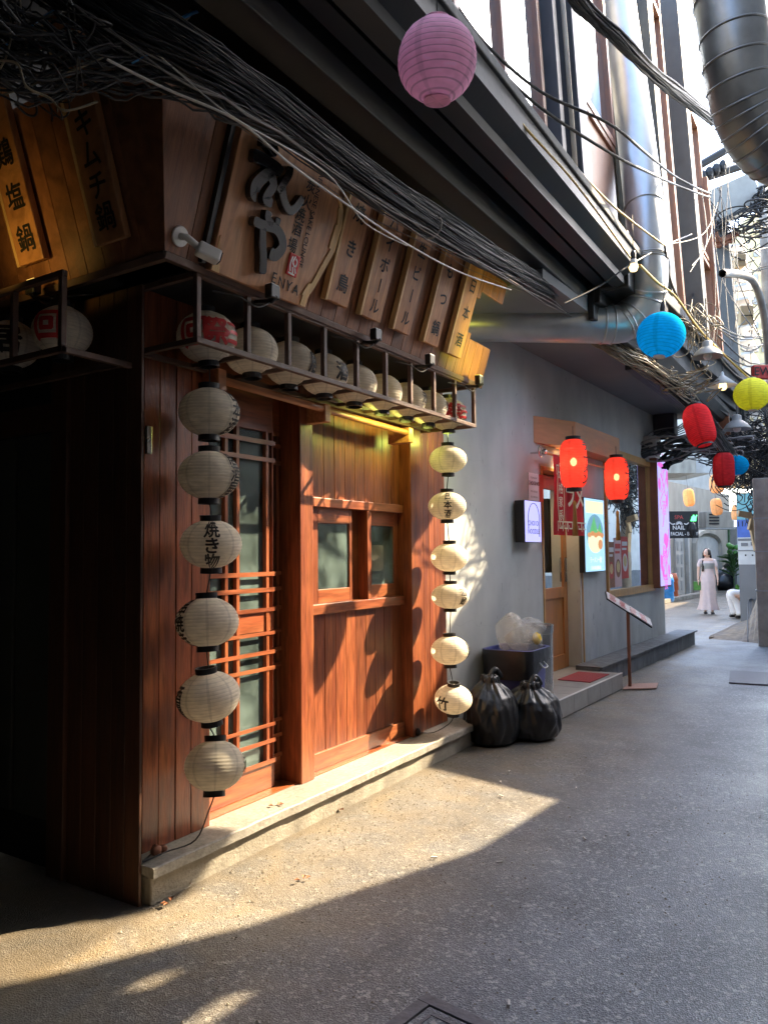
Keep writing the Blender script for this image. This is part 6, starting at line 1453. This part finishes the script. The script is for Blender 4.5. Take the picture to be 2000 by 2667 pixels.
# distant blocks behind the poles
db=thing('distant_tower','ochre and cream distant apartment building behind the wires','building',atD(1950,800,42))
fbox(1952,560,2100,1250,46,6,'wall','yellowwall',db); fbox(1895,700,1960,1240,50,6,'wall','palewall',db); fbox(1880,850,1912,1240,44,4,'wall','beige',db)
for i in range(9):
    for j in range(2): 
        fbox(1962+j*22,590+i*62,1974+j*22,606+i*62,45.9,.05,'window','greymetal',db)
for i in range(5): fbox(1905,860+i*62,1920,890+i*62,49.8,.05,'window','greymetal',db)
for (x0,y0,x1,y1,lb) in ((1928,795,1962,845,'tan meter box on the pole above the yellow lantern'),(1920,660,1942,692,'small cream junction box high on the pole')):
    t_=thing('meter_box',lb,'electrical box',atD((x0+x1)/2,y1,14.5)); fbox(x0,y0,x1,y1,14.3,.3,'case','cardboard',t_,.015); fbox(x0+2,(y0+y1)/2,x1-2,(y0+y1)/2+1.5,14.28,.02,'lid_line','black',t_)
rsg=thing('red_sign','red sign with black lettering at the right edge above the yellow lantern','sign',atD(1990,970,10.5)); fbox(1962,950,2040,985,10.5,.1,'board','redprint',rsg,.01)
m=MB(); fz=Frame(atD(1985,968,10.48),RT,UP,-fwd); letters(m,fz,'EW',.16,0,0,bold=.02); obj('lettering',m,M['ink'],rsg)
gb=thing('glass_balcony','pale blue balcony parapet receding behind the lamp shades','balcony',atD(1900,960,16)); 
m=MB(); a=atD(1862,900,16); b_=atD(1925,985,24); h_=Vector((0,0,.75)); m.v+=[a,b_,b_-h_,a-h_,a+Vector((.1,.3,0)),b_+Vector((.1,.3,0)),b_-h_+Vector((.1,.3,0)),a-h_+Vector((.1,.3,0))]; m.f+=[(0,1,2,3),(4,7,6,5),(0,4,5,1),(3,2,6,7)]; obj('parapet',m,M['palewall'],gb)
# right-hand building seen at the edge over the yellow lantern
# plants, bags and buckets down the alley
def leafplant(base,lb,n,s,mat,seed,fruit=None,cat='plant'):
    random.seed(seed); base=Vector(base); t=thing('potted_plant' if fruit else 'leafy_plant',lb,cat,base)
    m=MB(); m.tube([base,base+Vector((0,0,.4*s))],.02,6); obj('stem',m,M['leafdark'],t)
    m=MB()
    for k in range(n):
        a=random.uniform(0,6.28); el=random.uniform(.1,1.3); ln=s*random.uniform(.25,.5); o=base+Vector((0,0,s*random.uniform(.2,.7))); d=Vector((math.cos(a)*math.cos(el),math.sin(a)*math.cos(el),math.sin(el)*.8)); sd=d.cross(Vector((0,0,1))).normalized()*ln*.14
        mid=o+d*ln*.5+Vector((0,0,.03)); tip=o+d*ln-Vector((0,0,ln*.15)); i=len(m.v); m.v+=[o,mid+sd,tip,mid-sd]; m.f.append((i,i+1,i+2,i+3))
    obj('foliage',m,M[mat],t)
    if fruit:
        m=MB(); 
        for k in range(7): m.blob(base+Vector((random.uniform(-.2,.2),random.uniform(-.2,.2),s*random.uniform(.7,1.0))),(.10,.10,.10),8,6)
        obj('round_leaves',m,M['leaf'],t,smooth=True)
    return t
leafplant(onZ(1912,1545)+Vector((0,0,.3)),'round leaved green plant behind the far rubbish bags',60,1.5,'leafdark',1,True)
leafplant(onZ(1922,1600),'slender green plant in front of the printed board',50,.75,'leaf',2)
def heap(px,py,s,lb,seed):
    c=onZ(px,py); random.seed(seed); m=MB()
    for k in range(5): m.blob(c+Vector((random.uniform(-.5,.5)*s,random.uniform(-.5,.5)*s,.28*s+.22*s*(k%3))),(.42*s,.42*s,.30*s),14,9,.10)
    tag(obj('rubbish_heap',m,M['bag'],smooth=True),lb,'rubbish bags')
heap(1895,1537,1.15,'pile of black rubbish bags at the far wall behind the woman',5)
m=MB(); c=onZ(1872,1530); m.box(c.x-.35,c.x+.35,c.y-.35,c.y+.3,0,1.0); tag(obj('wheelie_bin',m,M['black'],bev=.05),'dark bin left of the far rubbish pile','bin')
for (px,py,mt,h,lb) in ((1735,1568,'blueplastic',.85,'bright blue water drum just past the tall violet sign'),(1747,1562,'orangeplastic',.85,'orange-red tub next to the blue drum')):
    c=onZ(px,py); t_=thing('plastic_drum',lb,'drum',c); m=MB(); m.lathe([(.19,0),(.23,.1),(.21,.3),(.24,.34),(.22,.6),(.24,.64),(.18,h),(.0,h)],18,c=tuple(c)); obj('drum_body',m,M[mt],t_,smooth=True)
m=MB(); c=onZ(1752,1545); m.lathe([(.15,.9),(.18,1.15),(.05,1.15)],14,c=tuple(c)); tag(obj('yellow_tub',m,M['yellowplastic'],smooth=True),'yellow lid on top of the orange tub','lid')
m=MB(); a=onZ(1700,1572)+Vector((0,0,0)); b_=onZ(1818,1551); d=Vector((.0,-.3,0)); m.v+=[a,b_,b_+d,a+d]; 
for v_ in list(m.v): m.v.append(v_+Vector((0,0,.12)))
m.f+=[(4,5,6,7),(3,7,6,2),(0,1,5,4),(0,4,7,3),(1,2,6,5)]; struct('far_kerb',m,M['concrete'])
# distant road-end building closing the view
# small things on the ground
def flat(px,py,sx_,sy_,an,mat,name,lb,cat,h=.006):
    c=onZ(px,py); f=Frame((c.x,c.y,-.012+gz(c.x,c.y)+.008),(math.cos(an),math.sin(an),0),(-math.sin(an),math.cos(an),0),(0,0,1)); m=MB(f); m.box(-sx_/2,sx_/2,-sy_/2,sy_/2,0,h); return tag(obj(name,m,M[mat],bev=min(.002,h/3)),lb,cat)
M['drain']=pmat('iron_frame',(.11,.10,.105),.55,var=.25,scale=20,bump=.3)
mh=thing('drain_cover','square metal framed drain cover cut off by the bottom edge','drain cover',(2.3,1.25,0))
cA=onZ(1110,2590); cB=onZ(1310,2680); cC=onZ(1010,2680)
e1_=Vector((cB.x-cA.x,cB.y-cA.y,0)).normalized(); e2_=Vector((cC.x-cA.x,cC.y-cA.y,0)); e2_=(e2_-e1_*e2_.dot(e1_)).normalized()
DF=Frame((cA.x,cA.y,-.008),e1_,e2_,(0,0,1)); S_=.62
for (a0,a1,b0,b1) in ((0,S_,0,.05),(0,.05,.051,S_),(S_-.05,S_,.051,S_),(.051,S_-.051,S_-.05,S_)): m=MB(DF); m.box(a0,a1,b0,b1,0,.014); obj('frame',m,M['drain'],mh,bev=.002)
m=MB(DF); m.box(.056,S_-.056,.056,S_-.056,0,.010); obj('plate',m,M['asphalt'],mh); 
for (a0,a1,b0,b1) in ((.09,.53,.085,.095),(.085,.095,.1,.53)): m=MB(DF); m.box(a0,a1,b0,b1,.010,.013); obj('groove_rim',m,M['drain'],mh)
flat(1985,1765,1.0,.75,.12,'drain','access_cover','steel edged access cover at the right edge of the alley','drain cover',.014)
random.seed(31)
M['butt']=pmat('cigarette_end',(.60,.56,.50),.8,bump=0); M['dryleaf']=pmat('dry_leaf',(.30,.12,.05),.8,bump=.2)
for k,(px,py,l_) in enumerate(((1325,2008,'nearest the rubbish bags'),(1303,2035,'lying in the middle of the sunlit tip'),(1305,2071,'in the sunlight, lowest of three'),(1130,2230,'at the shadow edge'),(1325,2610,'beside the drain cover'),(1500,2050,'out in the open shade'),(1522,2178,'in the middle of the alley'),(1300,2240,'below the lit patch'))):
    flat(px,py,.035,.009,random.uniform(0,3),'butt','cigarette_end','stubbed cigarette end '+l_,'cigarette end',.008)
for k,(px,py,l_) in enumerate(((883,2108,'against the foot of the step'),(445,2352,'in the sun near the step corner'),(790,2293,'on the sunlit asphalt'),(720,2100,'on the lip of the step'),(505,2303,'left of the sunlit patch middle'))):
    c=onZ(px,py) if k!=3 else onZ(px,py,.172); m=MB(); z=.004 if k!=3 else .176
    for q in range(3): 
        a=random.uniform(0,6); o_=Vector((c.x+.012*math.cos(a),c.y+.012*math.sin(a),z)); i=len(m.v); m.v+=[o_,o_+Vector((.02*math.cos(a+.6),.02*math.sin(a+.6),.012)),o_+Vector((.035*math.cos(a),.035*math.sin(a),.004)),o_+Vector((.02*math.cos(a-.6),.02*math.sin(a-.6),.010))]; m.f.append((i,i+1,i+2,i+3))
    tag(obj('dry_leaf',m,M['dryleaf']),'curled brown leaf '+l_,'leaf')
# loose grit
m=MB(); random.seed(8)
for k in range(2600):
    x=random.uniform(1.9,6.2); y=2.8-abs(random.gauss(0,.45)) if random.random()<.6 else random.uniform(.6,2.8)
    if y<.4: continue
    r=random.uniform(.002,.006)*(1.6 if random.random()<.04 else 1); z=gz(x,y)-.012+r*.3; i=len(m.v)
    m.v+=[Vector((x+r*math.cos(a)*random.uniform(.7,1.2),y+r*math.sin(a)*random.uniform(.7,1.2),z)) for a in (0,1.57,3.14,4.71)]+[Vector((x,y,z+r*.8))]; m.f+=[(i,i+1,i+4),(i+1,i+2,i+4),(i+2,i+3,i+4),(i+3,i,i+4)]
M['grit']=pmat('loose_grit',(.30,.26,.20),.8,var=.5,scale=90,bump=0)
tag(obj('loose_grit',m,M['grit']),'sandy grit scattered along the foot of the step','grit',kind='stuff')
# ------------------------------------------------------------------ people
def skin_mesh(name,verts,edges,radii,mat,parent,sub=1,root=0):
    me=bpy.data.meshes.new(name); me.from_pydata([tuple(v) for v in verts],edges,[]); o=bpy.data.objects.new(name,me); COL.objects.link(o)
    sk=o.modifiers.new('skin','SKIN'); 
    lay=me.skin_vertices[0].data if me.skin_vertices else None
    if lay is None:
        bm=bmesh.new(); bm.from_mesh(me); bm.verts.layers.skin.verify(); bm.to_mesh(me); bm.free(); lay=me.skin_vertices[0].data
    for i,r in enumerate(radii):
        rr=r if isinstance(r,tuple) else (r,r); lay[i].radius=rr
    lay[root].use_root=True
    sb_=o.modifiers.new('sub','SUBSURF'); sb_.levels=sub+1; sb_.render_levels=sub+1
    me.materials.append(mat); o.parent=parent; return o
def person(loc,rotz,lb): return thing('person',lb,'person',loc,None,(0,0,rotz))
# figure frame: +X is where the body faces, Z up
wp=onZ(1845,1598); wm=person(wp,math.atan2(-wp.y,-wp.x)+R(4),'woman with long black hair in a pale long dress walking towards us')
H_=1.60
V=[(0,0,.92),(0,0,1.08),(0,0,1.25),(0,0,1.335),(0.0,0,1.40),(0.015,0,1.47),(0.015,0,1.54),   #0 pelvis ..6 crown
   (0,.15,1.33),(0,.205,1.12),(.03,.225,.90),(.05,.225,.83),   # left arm 7-10
   (0,-.15,1.33),(0,-.205,1.12),(.03,-.225,.90),(.05,-.225,.83),  # right arm 11-14
   (0.02,.085,.86),(.06,.08,.48),(.05,.075,.10),(.13,.08,.055), (0.0,-.085,.86),(-.02,-.08,.48),(-.02,-.075,.10),(.07,-.08,.055)]
Ed=[(0,1),(1,2),(2,3),(3,4),(4,5),(5,6),(3,7),(7,8),(8,9),(9,10),(3,11),(11,12),(12,13),(13,14),(0,15),(15,16),(16,17),(17,18),(0,19),(19,20),(20,21),(21,22)]
Rd=[(.13,.10),(.105,.08),(.13,.09),(.085,.07),(.045,.045),(.07,.085),(.075,.085),.045,.036,.026,.020,.045,.036,.026,.020,.085,.055,.035,.03,.085,.055,.035,.03]
skin_mesh('body',V,Ed,Rd,M['skin'],wm)
def loft(rings,n=32,cap=False):
    m=MB(); 
    for (z,rx,ry,cx_,cy_,fold,ph) in rings:
        for j in range(n):
            a=2*math.pi*j/n; f=1+fold*math.sin(7*a+ph)+fold*.6*math.sin(11*a+ph*2); m.v.append(Vector((cx_+rx*f*math.cos(a),cy_+ry*f*math.sin(a),z)))
    for k in range(len(rings)-1):
        for j in range(n): a=k*n+j; b_=k*n+(j+1)%n; m.f.append((a,b_,b_+n,a+n))
    return m
m=loft([(.10,.18,.235,.02,0,.12,0),(.22,.16,.205,.02,0,.10,.4),(.45,.145,.175,.02,0,.08,.9),(.70,.145,.175,.01,0,.05,1.3),(.88,.145,.18,0,0,.02,1.6),(1.0,.12,.15,0,0,.01,1.8),(1.08,.115,.14,0,0,.0,2),(1.20,.135,.16,.01,0,0,2),(1.27,.13,.165,.01,0,0,2),(1.315,.11,.16,.0,0,0,2)])
obj('dress',m,M['dress'],wm,local=True,smooth=True)
m=loft([(1.12,.122,.147,.004,0,.0,2),(1.20,.139,.164,.012,0,.01,2),(1.26,.135,.168,.012,0,.01,2)]); obj('bodice_band',m,M['greymetal'],wm,local=True,smooth=True)
for s in (1,-1):
    m=MB().tube([(0,.09*s,1.345),(0,.15*s,1.325),(0,.185*s,1.24),(.005,.20*s,1.17)],[.035,.052,.052,.05],14,cap=False); obj('sleeve',m,M['dress'],wm,local=True,smooth=True)
    f0=(.10,.08) if s==1 else (.04,-.08)
    m=MB(); m.box(f0[0]-.09,f0[0]+.13,f0[1]-.04,f0[1]+.04,0,.045); obj('shoe',m,M['shoe'],wm,local=True,bev=.015)
    # hand: palm and five fingers
    hb=Vector((.05,.225*s,.83)); m=MB(); m.blob(hb+Vector((0.005,0,-.03)),(.032,.016,.045),10,8)
    for q in range(4): 
        o_=hb+Vector((-.02+.015*q,0,-.065)); m.tube([o_,o_+Vector((.004,-.004*s,-.035)),o_+Vector((.002,-.012*s,-.055-.006*(q in(1,2))))],[.0085,.008,.006],6)
    o_=hb+Vector((.03,0,-.02)); m.tube([o_,o_+Vector((.02,-.004*s,-.025)),o_+Vector((.018,-.008*s,-.045))],[.009,.008,.006],6); obj('hand',m,M['skin'],wm,local=True,smooth=True)
# head: face turned to her right
hd=MB(); hc=Vector((.02,0,1.505)); n=20
hr=R(-38); 
hf=Frame(hc,(math.cos(hr),math.sin(hr),0),(-math.sin(hr),math.cos(hr),0),(0,0,1))
for k in range(17):
    th=math.pi*k/16
    for j in range(n):
        a=2*math.pi*j/n; x=.095*math.sin(th)*math.cos(a); y_=.078*math.sin(th)*math.sin(a); z=.118*math.cos(th)
        if z<-.03: x*=1-.25*(-z-.03)/.08; y_*=1-.3*(-z-.03)/.08
        if abs(y_)<.014 and x>.05 and -.035<z<.015: x+=.018*(1-abs(z+.02)/.04)
        hd.v.append(hf(x,y_,z))
for k in range(16):
    for j in range(n): a=k*n+j; b_=k*n+(j+1)%n; hd.f.append((a,a+n,b_+n,b_))
obj('head',hd,M['skin'],wm,local=True,smooth=True)
fe=MB(hf)
for s in (1,-1): fe.blob(hf(.086,.028*s,.005),(.008,.012,.005),8,6); fe.box(.084,.093,.018*s-.008*(s<0)-.002,.018*s+.024*(s>0)+.0,.020,.024)
obj('eyes_and_brows',fe,M['hair'],wm,local=True)
fe=MB(); fe.blob(hf(.084,0,-.055),(.009,.022,.009),8,6); obj('lips',fe,M['redprint'],wm,local=True,smooth=True)
fe=MB(); 
for s in (1,-1): fe.blob(hf(0,.073*s,-.01),(.016,.008,.026),8,6)
obj('ear',fe,M['skin'],wm,local=True,smooth=True)
hm=MB(); rows=14
for k in range(rows+1):
    th=math.pi*.62*k/rows
    for j in range(24):
        a=R(50)+(2*math.pi-R(100))*j/23
        lim=1.0
        x=.108*math.sin(th)*math.cos(a)-.006; y_=.092*math.sin(th)*math.sin(a); z=.128*math.cos(th)+.006
        hm.v.append(hf(x,y_,z))
for k in range(rows):
    for j in range(23): a=k*24+j; hm.f.append((a,a+1,a+25,a+24))
for s in (1,-1):
    pass
back=[(.115,.10,1.50),(.10,.11,1.40),(.09,.12,1.28),(.07,.11,1.16),(.05,.08,1.05),(.02,.03,.98)]
n0=len(hm.v)
for (rx,ry,z) in back:
    for j in range(16):
        a=R(95)+R(170)*j/15; hm.v.append(Vector((-.0+rx*math.cos(a)+.01,ry*math.sin(a),z)))
for k in range(len(back)-1):
    for j in range(15): a=n0+k*16+j; hm.f.append((a,a+1,a+17,a+16))
hm.tube(smoothpath([hf(.03,-.085,.02),hf(.02,-.095,-.08),(.06,-.10,1.30),(.10,-.11,1.18),(.11,-.12,1.05)],4),[.02]*8+[.035]*5+[.025]*3+[.008],8)
obj('hair',hm,M['hair'],wm,local=True,smooth=True)
m=MB(); m.box(.02,.045,-.34,-.17,.58,.80); obj('bag',m,M['leaf'],wm,local=True,bev=.01); wm.children[-1].name='held_item' if False else wm.children[-1].name
# crouching person half hidden behind the board
kp=onZ(1931,1609); kn=person(kp,math.atan2(-1,-2.2),'crouching person in off-white trousers, only a leg showing beside the board')
kn.rotation_euler=(0,0,math.atan2(RT.y,RT.x)+math.pi)
V=[(-.35,0,.50),(-.33,0,.70),(-.25,0,.92),(-.18,0,1.03),(-.15,0,1.12),(-.13,0,1.2),
   (.02,.14,.52),(.27,.14,.56),(.05,.14,.12),(.16,.14,.05), (.02,-.14,.50),(.18,-.14,.42),(-.08,-.14,.10),(.02,-.14,.05),
   (-.24,.2,.98),(-.26,.24,.78),(-.12,.18,.66),(-.24,-.2,.98),(-.26,-.24,.78),(-.12,-.18,.66)]
Ed=[(0,1),(1,2),(2,3),(3,4),(4,5),(0,6),(6,7),(7,8),(8,9),(0,10),(10,11),(11,12),(12,13),(3,14),(14,15),(15,16),(3,17),(17,18),(18,19)]
Rd=[.15,.13,.14,.07,.05,.09,.11,.085,.05,.04,.11,.085,.05,.04,.05,.04,.03,.05,.04,.03]
skin_mesh('body',V,Ed,Rd,M['skin'],kn)
def limb(pts,rs,mt,nm,p): m=MB().tube(smoothpath(pts,4),[rs[min(len(rs)-1,int(i/4))]+(rs[min(len(rs)-1,int(i/4)+1)]-rs[min(len(rs)-1,int(i/4))])*((i%4)/4) for i in range((len(pts)-1)*4+1)],14,cap=True); return obj(nm,m,M[mt],p,local=True,smooth=True)
for s in (1,-1):
    kx=.29 if s==1 else .20; limb([(-.36,.10*s,.50),(.0,.14*s,.55),(kx,.14*s,.57),(.18,.14*s,.38),(.08,.14*s,.10)],[.13,.095,.075,.075,.11],'trouser','trouser_leg',kn)
    m=MB(); m.box(-.02,.22,.10*s-.045+.04*s,.10*s+.045+.04*s,0,.07); obj('shoe',m,M['shoe'],kn,local=True,bev=.02)
m=loft([(.45,.18,.19,-.36,0,0,0),(.65,.16,.18,-.34,0,0,0),(.9,.16,.2,-.26,0,0,0),(1.0,.10,.12,-.2,0,0,0)]); obj('shirt',m,M['greyprint'],kn,local=True,smooth=True)
m=MB(); m.blob((-.12,0,1.19),(.10,.085,.12),14,10); obj('hair',m,M['hair'],kn,local=True,smooth=True)
print('objects',len(bpy.data.objects))
